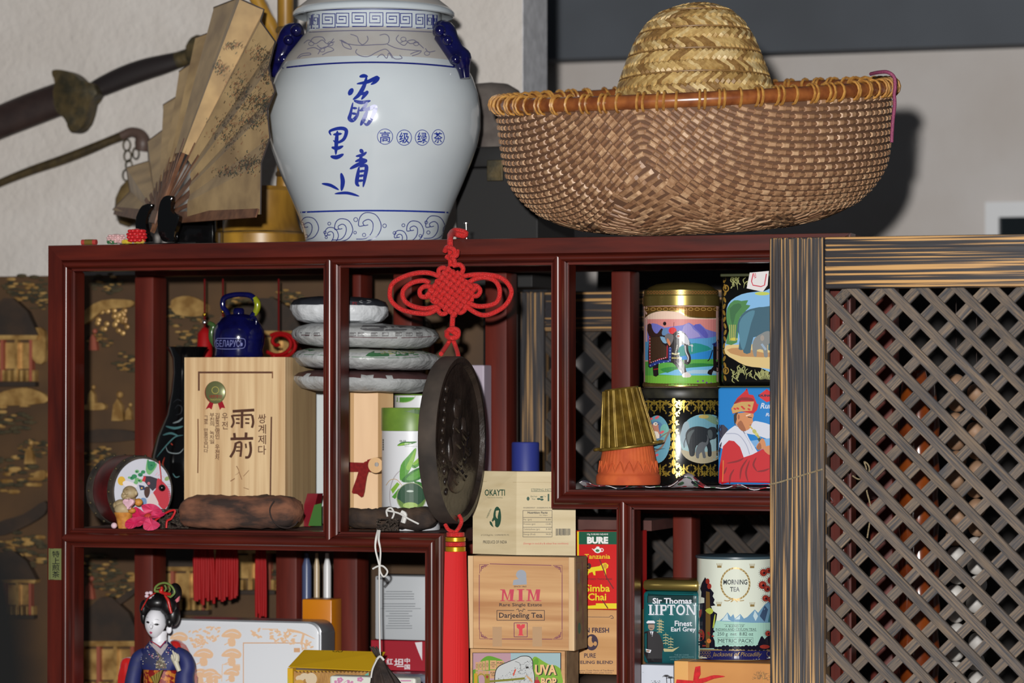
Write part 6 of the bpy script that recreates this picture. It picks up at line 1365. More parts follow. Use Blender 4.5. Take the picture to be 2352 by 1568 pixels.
for xc in (560, 720, 880, 1060, 1220, 1400, 1540):
    for sg in (-1, 1): scrolls(xc, 270, sg*.55, .6, gold_p); scrolls(xc, 1215, sg*.55, -.6, gold_p)
    a.ell(gold_p, xc, 400, 9, 16); a.ell(gold_p, xc, 1105, 9, 16)
for i in range(9): a.ell(gold_p, 985, 240+i*118, 26, 44); a.ell(gold_p, 1025, 300+i*118, 12, 36)
for i in range(8): scrolls(985, 300+i*115, .7, .6, gold_p); scrolls(985, 300+i*115, -.7, .6, gold_p)
sk1, sk2 = ink(96, 150, 170), ink(150, 182, 186)
a.ell(sk1, 760, 755, 180, 322, 36); a.ell(ink(84, 120, 160), 740, 640, 120, 130); a.ell(ink(110,170,160), 860, 640, 60, 90)
for x_, y_ in ((670, 480), (760, 460), (825, 660), (660, 640), (750, 970)): a.ell(ink(206, 96, 106), x_, y_, 34, 18, 12, random.uniform(-.6, .6))
a.line(ink(130, 106, 96), [(700, 940), (820, 860), (890, 720), (940, 620)], 26, 4); a.line(ink(130,106,96), [(790,735),(860,690),(910,660)], 14, 3); a.poly(ink(190, 130, 110), [(680,640),(695,560),(735,525),(775,550),(780,600),(795,680),(780,740),(700,720)], 3); a.poly(ink(226, 214, 200), [(690,655),(770,655),(790,740),(710,735)], 2); a.ell(ink(226,214,200), 738, 548, 30, 24); a.ell(bkk, 742, 548, 8); a.poly(bkk, [(768,545),(782,556),(768,566)]); a.line(ink(60,62,70), [(660,870),(760,890),(870,880)], 22, 3, taper=1); a.poly(ink(214,214,214), [(740,780),(800,810),(745,820)])
a.ell(ink(214,214,214), 680, 850, 30, 14)
a.ell(sk2, 1375, 750, 305, 330, 44); a.poly(ink(110, 160, 176), [(1090,640),(1150,520),(1250,450),(1420,425),(1560,440),(1640,560),(1640,700),(1300,640),(1100,760)], 3); a.poly(ink(170, 160, 132), [(1085,900),(1250,930),(1500,920),(1660,900),(1600,1010),(1450,1075),(1300,1075),(1150,1010)], 3); a.poly(ink(120,150,120), [(1340,440),(1480,420),(1620,520),(1560,560),(1440,500)], 2); a.ell(ink(180,160,90), 1390, 450, 70, 26); a.poly(ink(140,160,170), [(1075,760),(1110,560),(1180,520),(1200,700),(1150,860)], 3)
el1, el2 = ink(44, 48, 52), ink(84, 92, 94)
def elephant(x0, y0, s, m1, m2, flip=1):
    f = lambda pts: [(x0+flip*x_*s, y0+y_*s) for x_, y_ in pts]
    a.poly(m1, f([(0,160),(10,80),(60,25),(150,0),(240,10),(300,30),(340,10),(400,15),(420,60),(410,160),(330,190),(345,260),(350,395),(300,398),(285,270),(150,260),(120,390),(60,398),(40,300)]), 3); a.poly(m2, f([(300,60),(345,50),(365,110),(350,170),(310,150)]), 3); a.line(m1, f([(5,150),(-20,230),(-18,290)]), 10*s, 3); a.poly(m2, f([(20,120),(70,60),(120,50),(70,140),(40,250)]), 3)
elephant(1145, 580, 1.0, el1, el2)
a.poly(ink(96, 100, 104), [(1280,920),(1310,830),(1370,790),(1420,800),(1440,740),(1430,690),(1455,740),(1450,810),(1420,850),(1400,900),(1420,1000),(1380,1005),(1365,930),(1330,960),(1325,1010),(1290,1005)], 2)
a.put(btb, 'printed_picture', bt_, step=6)
# ---- round tin with a decorated elephant
zl1 = P(1562, 890, YO).z
ex, ep = lprof(1565, YO, [(86, 886), (87.5, 884), (87.5, 880), (86.5, 877), (86.5, 712), (87.5, 704)]); dz = zl1+.0005-ep[0][1]; ep = [(r, z+(dz if i < 3 else 0)) for i, (r, z) in enumerate(ep)]
et = thing('elephant_rider_tin', 'round gold lidded tin painted with a jewelled elephant', 'tin', (ex, YO, zl1))
brassp = mat('brass_lid', (150, 132, 72), .28, .8)
etb = mk('tin_body', lathe(ex, YO, ep, 72), mat('tin_sky', (216, 176, 164), .3), et, smooth=40)
_, lp = lprof(1565, YO, [(87.3, 703.5), (88, 703), (88, 681), (86, 679), (85.5, 668), (78, 664), (74, 660), (58, 653), (30, 649), (0, 648)])
etl = mk('tin_lid', lathe(ex, YO, lp, 72), [brassp], et, smooth=40)
mk('base_rim', lathe(ex, YO, [(ep[0][0]+.0004, ep[0][1]+.0003), (ep[1][0]+.0008, ep[1][1]), (ep[2][0]+.0008, ep[2][1]+.001), (ep[3][0], ep[3][1])], 72), brassp, et, smooth=40)
a = Art(1380, 640, 5.88)
a.poly(ink(226, 196, 176), [(560,560),(1640,560),(1640,440),(560,430)]); a.rect(ink(206, 130, 126), 560, 545, 1640, 760); a.poly(ink(110, 112, 190), [(560,640),(700,600),(760,610),(860,660),(1000,640),(1110,625),(1190,592),(1260,630),(1340,605),(1420,680),(1500,705),(1640,740),(1640,900),(560,900)]); a.poly(ink(90, 90, 176), [(1250,640),(1320,610),(1400,680),(1450,760),(1420,810),(1330,720)], 2); a.poly(ink(150,140,196), [(1120,640),(1190,600),(1250,680),(1350,780),(1100,800)], 2)
a.poly(ink(84, 150, 200), [(560,860),(900,800),(1250,810),(1450,800),(1640,760),(1640,1100),(560,1100)]); a.poly(ink(44, 130, 200), [(1000,960),(1300,1000),(1640,940),(1640,1090),(900,1090)]); a.poly(ink(36, 136, 130), [(900,1000),(1180,880),(1350,880),(1500,950),(1300,1000),(1000,1060)], 2)
a.poly(ink(84, 160, 66), [(560,1120),(1200,1090),(1640,1080),(1640,1440),(560,1440)]); a.poly(ink(44,120,60), [(1050,1190),(1250,1140),(1500,1150),(1640,1190),(1640,1210),(1100,1230)], 2); a.poly(ink(110, 176, 216), [(780,1290),(1000,1230),(1200,1200),(1640,1170),(1640,1300),(1100,1310)]); a.poly(ink(160,190,206), [(1050,1280),(1250,1230),(1640,1230),(1640,1280)]); a.rect(ink(112, 176, 60), 560, 1305, 1640, 1440); a.poly(ink(50,130,60), [(800,1220),(950,1190),(1040,1200),(900,1270)], 2)
for x_ in (1310, 1380, 1430, 1490): a.ell(ink(110, 60, 140), x_, 1395+random.uniform(-20, 20), 14, 12, 8)
# the elephant
eb = ink(34, 26, 28, .3); es = ink(200, 200, 206, .2); eg_ = ink(110, 104, 106, .3)
a.poly(eb, [(640,1190),(650,800),(700,760),(860,740),(980,740),(1100,740),(1190,820),(1200,900),(1100,890),(1040,980),(1100,1100),(1160,1260),(1100,1290),(1000,1160),(930,1130),(780,1150),(780,1300),(710,1310),(700,1190)], 2)
a.poly(ink(60,40,26), [(668,790),(800,780),(830,870),(890,920),(890,1060),(800,1090),(670,1130)]); a.line(ink(36, 56, 130), [(655,1180),(780,1120),(930,1110),(935,930)], 40); a.line(ink(160, 30, 50), [(660,780),(662,1140),(790,1085),(895,1065),(898,900)], 16); 
for i in range(8): a.ell(ink(214,190,190), 680+i*28, 1128-i*9, 7, 7, 8); a.ell(ink(214,190,190), 663, 810+i*40, 6, 7, 8)
for i in range(5): a.ell(ink(150,170,210), 935, 930+i*42, 8, 8, 8); a.ell(ink(150,170,210), 670+i*60, 1170-i*14, 8, 8, 8)
a.poly(ink(50,28,24), [(630,620),(680,610),(690,660),(720,720),(760,740),(800,690),(830,670),(840,760),(650,775)], 2); a.ell(ink(50,28,24), 655, 635, 26); a.poly(ink(96, 130, 170), [(830,700),(880,660),(910,700),(890,760),(830,760)], 2); a.ell(eb, 862, 605, 22, 26); a.poly(ink(120,160,190), [(800,780),(880,800),(890,870),(840,860)], 2); a.ell(ink(206, 40, 46), 970, 700, 54, 46); a.line(ink(120,40,30), [(985,650),(988,585)], 7)
a.poly(eg_, [(860,790),(900,740),(980,760),(970,850),(920,900)], 2); a.poly(ink(196,120,80), [(900,800),(940,860),(930,910),(895,850)], 2); a.poly(eb, [(980,740),(1060,700),(1130,730),(1190,820),(1195,910),(1120,870),(1020,880)], 2); a.poly(es, [(1090,740),(1150,760),(1195,840),(1190,900),(1140,880),(1090,830)], 2); a.ell(ink(196,110,90), 1048, 775, 18, 14); a.ring(es, 1048, 775, 34, 26, 6); a.line(es, [(1040,720),(1090,730),(1140,770)], 9, 3)
a.line(eb, [(1150,890),(1160,980),(1190,1060),(1185,1120),(1150,1130),(1140,1095)], 52, 5); a.line(es, [(1140,900),(1146,980),(1180,1060),(1172,1120)], 16, 5); a.line(es, [(1190,900),(1240,890)], 10); a.line(es, [(1232,910),(1232,985)], 9); a.ell(es, 1232, 905, 16, 12)
for i in range(7): a.ell(ink(214,206,160,.2), 965+i*15, 1020+4*abs(3-i)*-1, 8, 12, 8); a.ell(ink(206,190,120,.2), 965+i*20, 1070, 9, 10, 8)
for i in range(6): a.ell(ink(220,216,200,.2), 1030-i*4, 900+i*22, 8, 9, 8)
a.poly(ink(206,196,190,.3), [(1100,1290),(1160,1258),(1220,1300),(1200,1330),(1110,1330)], 2); a.line(eg_, [(1010,1110),(1080,1180),(1120,1260)], 22, 3, taper=2); a.line(ink(150,30,36), [(712,1225),(775,1215)], 14)
a.poly(eb, [(1520,900),(1640,830),(1640,1240),(1520,1240),(1500,1300),(1440,1280),(1460,1230),(1520,1180)], 2); a.line(eb, [(1510,960),(1470,1080),(1440,1110)], 12, 3); a.poly(ink(40,50,120), [(1500,880),(1640,820),(1640,930),(1530,910)])
# gold shoulder band
gd2 = ink(120, 84, 34, .3, .5); a.poly(gd2, [(560,372),(1640,372),(1640,490),(1540,530),(1200,516),(1060,450),(900,432),(760,440),(640,480),(560,560)]); a.line(brassp, [(560,560),(640,480),(760,436),(900,428),(1060,446),(1200,512),(1540,526),(1640,486)], 16, 3)
for i in range(12): a.ring(ink(190,150,80,.3), 620+i*85, 410, 34, 22, 6, 14)
a.put(etb, 'printed_picture', et, step=6)
a = Art(1380, 640, 5.88)
for i in range(24): a.ring(ink(150,90,50,.3), 640+i*40, 185, 16, 22, 5, 10)
a.put(etl, 'lid_pattern', etl, step=6)
# ---- piper tin and elephant oval tin (square)
YPI = .105
zp1 = P(1760, 886, YPI).z; pxa, pxb = X(1648, YPI), X(1868, YPI)
pt = thing('piper_tin', 'blue square tin with a piper in red robe', 'tin', ((pxa+pxb)/2, YPI+.05, ZK))
ptb = mk('tin_body', box(pxa, pxb, YPI, YPI+.1, ZK+.0004, zp1-.002, .004, 3), mat('tin_blue', (44, 126, 196), .25), pt, smooth=40)
mk('tin_lid', box(pxa-.0006, pxb+.0006, YPI-.0006, YPI+.1006, zp1-.0018, zp1, .001), mat('tin_edge', (120, 120, 80), .3, .8), pt)
a = Art(1380, 880, 5.88)
wr, ws_, rr, rd_ = ink(200, 204, 216), ink(160, 166, 186), ink(186, 18, 30), ink(130, 10, 22)
a.poly(ink(40,40,60), [(1560,560),(1660,560),(1720,620),(1640,760),(1600,1010),(1560,1010)]); a.poly(wr, [(1950,660),(2050,520),(2150,520),(2290,560),(2420,640),(2420,760),(2290,760),(2100,700)], 3); a.poly(ink(110,160,206), [(2000,780),(2290,740),(2420,760),(2420,900),(2050,860)])
a.poly(wr, [(1600,860),(1660,700),(1780,590),(1870,560),(1960,660),(2010,760),(2100,900),(2120,960),(1960,1010),(1800,920)], 3); a.line(ws_, [(1690,680),(1850,690),(1960,820),(2010,960)], 12, 4); a.line(ws_, [(1900,620),(2000,780),(2050,900)], 7, 4); a.line(ink(70,70,90), [(1800,560),(1880,600),(1950,680)], 7, 4)
a.poly(rr, [(1605,1110),(1650,850),(1730,770),(1800,780),(1880,860),(1930,1000),(2050,960),(2180,890),(2420,900),(2420,1150),(1600,1150)]); a.poly(rr, [(1600,1140),(2420,1140),(2420,1370),(1590,1370)])
for p in ([(1930,1010),(1850,1050),(1700,1080)], [(1980,1020),(1900,1150),(1880,1300)], [(2010,1040),(1960,1200),(1990,1330)], [(2110,1190),(2200,1180),(2280,1150)], [(1800,1160),(1750,1250),(1740,1370)], [(2100,1000),(2060,1100),(2110,1190)], [(1700,1130),(1660,1230)]): a.line(rd_, p, 26, 4, taper=2)
a.line(ink(200,120,40), [(1655,1040),(1650,1200),(1640,1370)], 12, 3)
fa, fb = ink(196, 130, 84), ink(150, 90, 56)
a.poly(fa, [(1800,470),(1880,400),(2060,400),(2050,480),(2055,520),(2030,560),(2020,600),(1960,640),(1890,600),(1830,560)], 2); a.poly(ink(40,32,32), [(1795,430),(1850,390),(1840,470),(1810,560)], 2); a.poly(fb, [(1840,560),(1890,500),(1930,560),(1960,640),(1900,640)], 2); a.ell(fa, 1862, 455, 28, 54); a.ell(fb, 1862, 455, 14, 34); a.line(ink(60,36,28), [(1985,455),(2040,465)], 12, 2); a.line(ink(226,200,180), [(1960,440),(2020,420)], 14); a.line(ink(120,60,50), [(2010,565),(2035,560)], 8)
a.poly(rr, [(1790,300),(1840,200),(1940,110),(1975,65),(2000,150),(2060,160),(2110,280),(2130,280),(2110,360),(2060,410),(1900,380),(1780,410),(1760,340)]); a.poly(rd_, [(1810,250),(1900,190),(2040,200),(2060,240),(1900,230),(1800,290)], 2); a.poly(ink(190, 150, 84), [(1765,340),(1800,280),(1900,250),(2070,245),(2040,370),(1900,380),(1780,405)]); 
for x_, y_ in ((1810,345),(1850,340),(1910,320),(1930,340),(2005,300),(2000,350)): a.ell(ink(190,50,40), x_, y_, 22, 13, 10, .5)
a.line(ink(190,170,90), [(2010,575),(2050,620)], 20); a.ell(ink(180,176,96), 2075, 650, 26, 34, rot=-.6); a.ell(ink(196,190,110), 2105, 690, 22, 28, rot=-.6); a.line(ink(170,160,80), [(2110,700),(2150,750)], 30); a.line(ink(50,70,60), [(2130,740),(2200,860)], 40); a.poly(fa, [(2100,850),(2140,790),(2180,740),(2215,780),(2230,850),(2200,880),(2120,900)], 2); a.poly(fb, [(2105,860),(2150,800),(2170,880),(2120,900)], 2); a.poly(fa, [(2190,880),(2260,840),(2330,850),(2330,960),(2260,960)], 2)
a.poly(ink(196, 24, 36), [(2130,160),(2240,78),(2350,150),(2440,165),(2350,220),(2240,255),(2150,195)]); a.text(ink(20, 26, 60), 'DUNCANS', 2128, 150, 2430, 182, .05); a.text(wr, 'Runglee', 2160, 265, 2480, 365, .02, skew=.25); a.text(wr, 'Rungliot', 2230, 400, 2500, 460, .02, skew=.25)
a.put(ptb, 'printed_picture', pt, step=7)
YE2 = .115; zq = P(1760, 627, YE2).z; qa, qb = X(1655, YE2), X(1868, YE2)
eo = thing('elephant_oval_tin', 'square black and green tin with painted elephant oval', 'tin', ((qa+qb)/2, YE2+.045, zp1))
eob = mk('tin_body', box(qa, qb, YE2, YE2+.09, zp1+.0005, zq-.0045, .006, 3), blackp, eo, smooth=40); mk('tin_lid', box(qa-.0006, qb+.0006, YE2-.0006, YE2+.0906, zq-.0043, zq, .0015), mat('tin_lid_green', (70, 74, 50), .35, .5), eo)
a = Art(1380, 640, 5.88); olv = ink(150, 152, 96, .35, .2); gld = ink(150, 116, 44, .3, .4)
for x_, y_, sx, sy in ((1790, 30, 1, 1), (1850, 70, -1, 1.2), (1760, -20, 1, -1), (1930, 60, 1, 1), (2050, 0, 1, 1), (1850, 1240, 1, 1), (1850, 1270, -1, -1), (1960, 1290, 1, 1), (1940, 1240, -1, 1), (2080, 1290, 1, -1), (2180, 1270, 1, 1), (2250, 1280, -1, 1), (1780, 1330, 1, -1), (2330, 1280, 1, 1)): scrolls(x_, y_, sx*1.1, sy*1.1, olv)
for i in range(8): a.ell(olv, 2215+(i-3.5)*26, 1290+abs(i-3.5)*6, 9, 64, rot=(i-3.5)*.16)
for i in range(16): a.ell(gld, 1672+8*sin(i), 20+i*88, 16, 40, 12, .3*(-1)**i)
a.ring(gld, 1690, 130, 42, 50, 16); a.ring(gld, 1690, 1240, 42, 50, 16)
OV = [(1685,1010),(1680,880),(1730,700),(1700,580),(1700,400),(1760,290),(1900,210),(2050,180),(2200,170),(2440,180),(2440,1205),(2150,1200),(1950,1170),(1800,1090)]
a.poly(ink(120, 172, 214), OV, 2); a.poly(ink(206, 180, 120), [(1683,1010),(1690,900),(1900,890),(2440,900),(2440,1205),(2150,1200),(1950,1170),(1800,1090)], 2); a.poly(ink(176,130,80), [(1700,960),(1900,930),(2200,1000),(2440,980),(2440,1050),(1900,1050)], 2); a.poly(ink(60, 120, 60), [(1690,880),(1730,700),(1700,580),(1705,400),(1800,290),(1900,300),(1990,290),(1960,350),(2020,360),(1960,430),(1880,520),(1850,640),(1840,860)], 2); a.poly(ink(40,96,50), [(1740,400),(1860,330),(1900,380),(1820,480),(1780,640)], 2)
for i in range(4): a.line(ink(190,170,90), [(1740+i*25,620),(1745+i*22,840)], 9)
a.ell(ink(190,180,60), 1800, 815, 50, 20); a.ell(ink(180,190,80), 2180, 200, 100, 24)
e1, e2 = ink(44, 86, 104), ink(70, 120, 140); a.poly(e1, [(1840,700),(1860,560),(1950,440),(2080,395),(2200,380),(2440,400),(2440,860),(2340,960),(2260,960),(2250,800),(2060,790),(2020,1000),(1930,1000),(1920,960),(1860,950),(1880,780)], 2); a.poly(e2, [(1870,600),(1960,470),(2080,430),(2030,600),(1990,760),(1930,960),(1880,860)], 3); a.line(e1, [(1850,640),(1830,740),(1825,830)], 9, 3)
b_ = ink(120, 124, 124); a.poly(b_, [(2045,900),(2080,800),(2170,740),(2230,710),(2290,720),(2290,860),(2250,900),(2255,1050),(2205,1050),(2190,960),(2110,960),(2105,1045),(2065,1040)], 2); a.ell(ink(150,140,130), 2180, 800, 26, 40); a.line(ink(140,160,180), [(2170,880),(2230,960)], 30)
a.put(eob, 'printed_picture', eo, step=7)
sk = mk('price_tag', pprism([(1715, 662), (1722, 626), (1766, 622), (1763, 655), (1752, 670)], YE2-.0028, .0006), ink(214, 210, 210), eo, label='white paper tag with red outline')
a = Art(1260, 560, 2.45); rt_ = ink(190, 50, 70); a.line(rt_, [(1152,165),(1142,210),(1150,232),(1195,240),(1215,232),(1226,168)], 6); a.text(rt_, 'TEA', 1146, 172, 1176, 186, .02, rot=1.3); a.put(sk, 'tag_print', sk)

# ================================================================ right lower cell
YX = .05
zw = P(1512, 1527, YX).z
wbx = mk('palm_box', box(X(1472, YX), X(1546, YX), YX, YX+.09, ZRL+.0005, zw, .001), ink(196, 202, 214), label='white box with black palm trees under the teal tin', cat='box')
a = Art(1460, 1270, 5.2625); a.rect(ink(150,156,168), 80, 1438, 470, 1444)
for x_, y_ in ((370, 1490), (420, 1510)):
    for i in range(9): q = PI+PI*i/8; a.line(bkk, [(x_, y_), (x_+32*cos(q), y_+24*sin(q)), (x_+50*cos(q), y_+10+24*sin(q))], 9, 3, taper=1)
    a.line(bkk, [(x_, y_), (x_+8, y_+90)], 8)
for _ in range(30): a.ell(ink(110,114,120), random.uniform(190, 300), random.uniform(1540, 1580), 6, 4, 6)
a.put(wbx, 'palm_print', wbx)
YXL = .058
lp0, lp1 = X(1475, YXL), X(1606, YXL); zlt = P(1540, 1332, YXL).z
lt = thing('teal_tea_tin', 'dark teal tea tin with gold lid and white lettering', 'tin', ((lp0+lp1)/2, YXL+.035, zw))
ltb = mk('tin_body', box(lp0, lp1, YXL, YXL+.07, zw+.0005, P(1540, 1358, YXL).z, .006, 3), mat('tin_teal', (14, 92, 96), .3, c2=(10, 70, 76), scale=12), lt, smooth=40)
mk('tin_lid', box(lp0-.0005, lp1+.0005, YXL-.0005, YXL+.0705, P(1540, 1357, YXL).z, zlt, .006, 3), mat('brass_lid', None) if False else brassp, lt, smooth=40)
a = Art(1460, 1270, 5.2625); lw = ink(214, 216, 224, .35); ls = ink(90, 130, 134, .35)
a.rect(ink(8, 44, 46, .3), 92, 480, 735, 600); a.text(lw, 'Sir Thomas', 204, 540, 678, 612, .03)
def serif(t, x0, y0, x1, y1, m_, dx=0, dy=0):
    n_ = len(t); 
    Wd = {'L': 75, 'I': 55, 'P': 95, 'T': 105, 'O': 120, 'N': 130}; x_ = x0; sc_ = (x1-x0)/sum(Wd[c] for c in t)
    for c in t:
        w_ = Wd[c]*sc_; xa, xb, h = x_+w_*.06+dx, x_+w_*.94+dx, y1-y0; ya, yb = y0+dy, y1+dy; sw_ = 24*sc_; sr = 9
        def stem(xm): a.rect(m_, xm-sw_/2, ya, xm+sw_/2, yb); a.rect(m_, xm-sw_, ya, xm+sw_, ya+sr); a.rect(m_, xm-sw_, yb-sr, xm+sw_, yb)
        if c == 'L': stem(xa+sw_); a.rect(m_, xa+sw_, yb-sr*1.4, xb, yb); a.rect(m_, xb-sr, yb-sr*4, xb, yb)
        elif c == 'I': stem((xa+xb)/2)
        elif c == 'P': stem(xa+sw_); a.line(m_, [(xa+sw_, ya+sr), (xb-12, ya+sr*1.2), (xb-6, ya+h*.28), (xb-14, ya+h*.5), (xa+sw_, ya+h*.54)], 17, 4)
        elif c == 'T': stem((xa+xb)/2); a.rect(m_, xa, ya, xb, ya+sr*1.4); a.rect(m_, xa, ya, xa+sr, ya+sr*4); a.rect(m_, xb-sr, ya, xb, ya+sr*4)
        elif c == 'O': a.ring(m_, (xa+xb)/2, (ya+yb)/2, (xb-xa)/2, h/2+3, 19)
        elif c == 'N': a.rect(m_, xa+8, ya, xa+20, yb); a.rect(m_, xb-20, ya, xb-8, yb); a.poly(m_, [(xa+4,ya),(xa+34,ya),(xb-8,yb),(xb-28,yb)]); a.rect(m_, xa-6, ya, xa+30, ya+sr); a.rect(m_, xa-4, yb-sr, xa+32, yb); a.rect(m_, xb-32, ya, xb+6, ya+sr)
        x_ += w_
serif('LIPTON', 150, 622, 735, 745, ls, 9, 9); serif('LIPTON', 150, 622, 735, 745, lw)
a.text(lw, 'Finest', 472, 815, 682, 882, .02); a.text(lw, 'Earl Grey', 428, 892, 725, 962, .02)
a.text(ls, "THÉ DE CHINE\nAROMATISÉ BERGAMOTE\navec des pétales de fleurs", 405, 1215, 705, 1295)
sh = ink(176, 166, 120, .5)
for x_, y0, y1 in ((290, 790, 960), (310, 800, 960), (365, 960, 1110), (425, 1010, 1150)):
    a.line(sh, [(x_, y0), (x_, y1)], 4)
    for j in range(int((y1-y0)/34)): a.line(sh, [(x_-34, y0+30+j*34), (x_, y0+22+j*34), (x_+30, y0+32+j*34)], 9)
a.poly(sh, [(330,1150),(440,1160),(530,1130),(450,1190),(345,1190)])
sk_ = ink(150, 126, 108); suit = ink(24, 22, 26, .5)
a.poly(suit, [(85,1000),(110,950),(160,935),(240,945),(290,985),(330,1080),(340,1150),(322,1200),(320,1322),(150,1322),(110,1230),(90,1150)], 1); a.ell(sk_, 190, 885, 40, 50); a.poly(lw, [(128,835),(150,815),(220,815),(236,835),(225,855),(140,852)]); a.rect(suit, 140, 848, 225, 862); a.poly(lw, [(170,945),(215,945),(200,1010)]); a.line(suit, [(192,955),(196,1000)], 10); a.poly(lw, [(122,1155),(190,1170),(175,1205),(130,1195)], 1); a.ell(sk_, 150, 1180, 22, 14); a.line(ink(60,40,36), [(168,905),(205,908)], 9)
a.put(ltb, 'printed_label', lt, step=8)
# ---- gold box with ribbon, morning tea tin
YGB = .018
zgb = P(1660, 1521, YGB).z; ga, gb2 = X(1549, YGB), X(1800, YGB)
gbx = thing('ribboned_gold_box', 'golden brown gift box tied with red ribbon', 'box', ((ga+gb2)/2, YGB+.05, ZRL))
gbm = mk('box_body', box(ga, gb2, YGB, YGB+.125, ZRL+.0005, zgb, .0012), mat('gold_card', (196, 134, 66), .45, c2=(180, 118, 54), scale=12), gbx)
mk('paper_band', box(ga-.0005, X(1580, YGB), YGB-.0005, YGB+.1255, ZRL+.0006, zgb+.0004, .0008), mat('gold_card2', (214, 160, 88), .45), gbx)
a = Art(1460, 1270, 5.2625); tw2 = ink(110, 84, 50)
for _ in range(90): q = random.uniform(PI, 2*PI); r = random.uniform(20, 120); a.line(tw2, [(1520+r*.9*cos(q), 1530+r*sin(q)*.8), (1520+(r+22)*.9*cos(q+.1), 1530+(r+22)*.8*sin(q+.1))], 4)
a.line(ink(190,140,70), [(1545,1568),(1550,1500),(1530,1440)], 8, 3); a.put(gbm, 'tree_print', gbm)
rbn = mat('ribbon_red', (206, 24, 30), .35, c2=(176, 16, 22), scale=200)
mk('ribbon', pprism([(1594, 1546), (1597, 1531), (1608, 1529), (1609, 1548), (1602, 1562), (1592, 1562)], YGB-.004, .0012), rbn, gbx); mk('ribbon', pprism(spline([(1598, 1560), (1618, 1556), (1640, 1550), (1665, 1553), (1640, 1558), (1612, 1568), (1590, 1566)], 3, True), YGB-.005, .0012), rbn, gbx); mk('ribbon', pprism([(1554, 1560), (1592, 1563), (1590, 1580), (1550, 1580)], YGB-.004, .0012), rbn, gbx)
YMT = .088
mx, mp_ = lprof(1690, YMT, [(90, 1521), (91, 1518), (90, 1513), (90, 1283), (91, 1280)]); dz = zgb+.001-mp_[0][1]; mp_ = [(r, z+(dz if i < 3 else 0)) for i, (r, z) in enumerate(mp_)]
mt = thing('wreath_tea_tin', 'pale green and white round tea tin with a gold wreath', 'tin', (mx, YMT, zgb))
mtb = mk('tin_body', lathe(mx, YMT, mp_, 72, fn=lambda an, z: 1+.005*cos(10*an)), mat('tin_cream', (214, 220, 206), .14, spec=.6), mt, smooth=40); _, ml_ = lprof(1690, YMT, [(91.5, 1280.5), (93, 1279), (93, 1275), (90, 1274), (0, 1270)]); mk('tin_lid', lathe(mx, YMT, ml_, 72), mat('lid_blue', (60, 78, 88), .35), mt, smooth=40)
a = Art(1460, 1270, 5.2625); mg = ink(160, 200, 186, .2); nv = ink(30, 30, 84, .2); gdm = ink(160, 134, 84, .3, .3)
a.rect(mg, 690, 815, 1760, 1160); a.rect(nv, 690, 1175, 1760, 1290); a.rect(gdm, 690, 1160, 1760, 1177); a.rect(gdm, 690, 1290, 1760, 1310)
a.ring(gdm, 1205, 370, 182, 200, 20, 44); 
for i in range(30): q = 2*PI*i/30; a.ell(ink(206,190,140,.3), 1205+172*cos(q), 370+190*sin(q), 14, 5, 8, q+.9)
a.line(gdm, [(1070,570),(1120,575),(1170,545),(1190,560),(1150,590),(1190,560),(1230,590),(1200,560),(1260,575),(1310,570)], 10, 4)
tk = ink(40, 46, 52, .3); a.text(tk, 'MORNING', 1060, 318, 1350, 380, .02); a.text(tk, 'TEA', 1140, 408, 1258, 465, .02)
for x_, y_ in ((1012, 150), (1408, 155), (1008, 615), (1410, 620)): a.rect(gdm, x_-26, y_, x_+26, y_+26); [a.line(gdm, [(x_-26+j*13, y_), (x_-32+j*16, y_-28)], 5) for j in range(5)]
bl1, bl2 = ink(110, 150, 180, .2), ink(190, 210, 216, .2)
a.poly(bl1, [(1010,820),(1060,780),(1110,715),(1150,770),(1180,735),(1200,790),(1265,735),(1310,790),(1350,770),(1440,680),(1480,720),(1560,620),(1640,560),(1760,560),(1760,840),(1400,840)]); a.poly(bl2, [(1040,815),(1110,725),(1120,800),(1160,820)]); a.poly(bl2, [(1200,800),(1265,745),(1260,800)]); a.poly(bl2, [(1420,760),(1440,690),(1480,760),(1450,820)]); a.poly(ink(60,80,110,.2), [(1500,760),(1560,630),(1600,680),(1560,830)]); a.poly(ink(60,110,120,.2), [(1600,830),(1640,640),(1760,600),(1760,860)])
trk, trb, trr, trg = ink(22, 20, 34, .2), ink(110, 84, 44, .2), ink(150, 50, 40, .2), ink(176, 186, 70, .2)
a.poly(trk, [(840,290),(865,330),(910,390),(905,430),(945,480),(930,520),(955,560),(940,600),(965,630),(910,640),(935,700),(985,730),(975,800),(945,900),(930,1000),(955,1060),(960,1150),(740,1150),(745,960),(760,800),(745,690),(760,610),(830,600),(830,540),(790,530),(795,470),(780,430),(800,360)]); a.poly(trb, [(850,460),(895,470),(900,640),(905,800),(900,1010),(890,1140),(850,1140),(845,900),(848,640)]); a.poly(trg, [(840,690),(900,660),(940,700),(900,740)], 2); a.poly(trg, [(930,900),(950,760),(965,740),(950,880)], 2); a.poly(trr, [(765,700),(800,680),(790,760),(770,780)], 2); a.ell(trr, 790, 990, 42, 70); a.ell(ink(206,120,60,.2), 885, 1060, 26, 28); a.ell(trr, 870, 340, 24, 34); a.ell(trr, 890, 400, 26, 34)
for i in range(24): a.ell(random.choice((trr, trk, trb)), random.uniform(745, 960), random.uniform(920, 1120), random.uniform(8, 18), random.uniform(8, 14), 8)
for x_, y_, r in ((1545, 235, 52), (1535, 385, 58), (1590, 430, 46), (1570, 545, 46), (1605, 210, 40), (1600, 970, 40), (1640, 330, 56), (1640, 560, 50)):
    for i in range(16): q = 2*PI*i/16; a.line(trk, [(x_, y_), (x_+(r+12)*cos(q), y_+(r+12)*sin(q))], 13, taper=1)
    a.ell(trr, x_, y_, r*.82); a.ell(trk, x_+8, y_+4, r*.25); a.ell(ink(190,80,60,.2), x_-12, y_-12, r*.2)
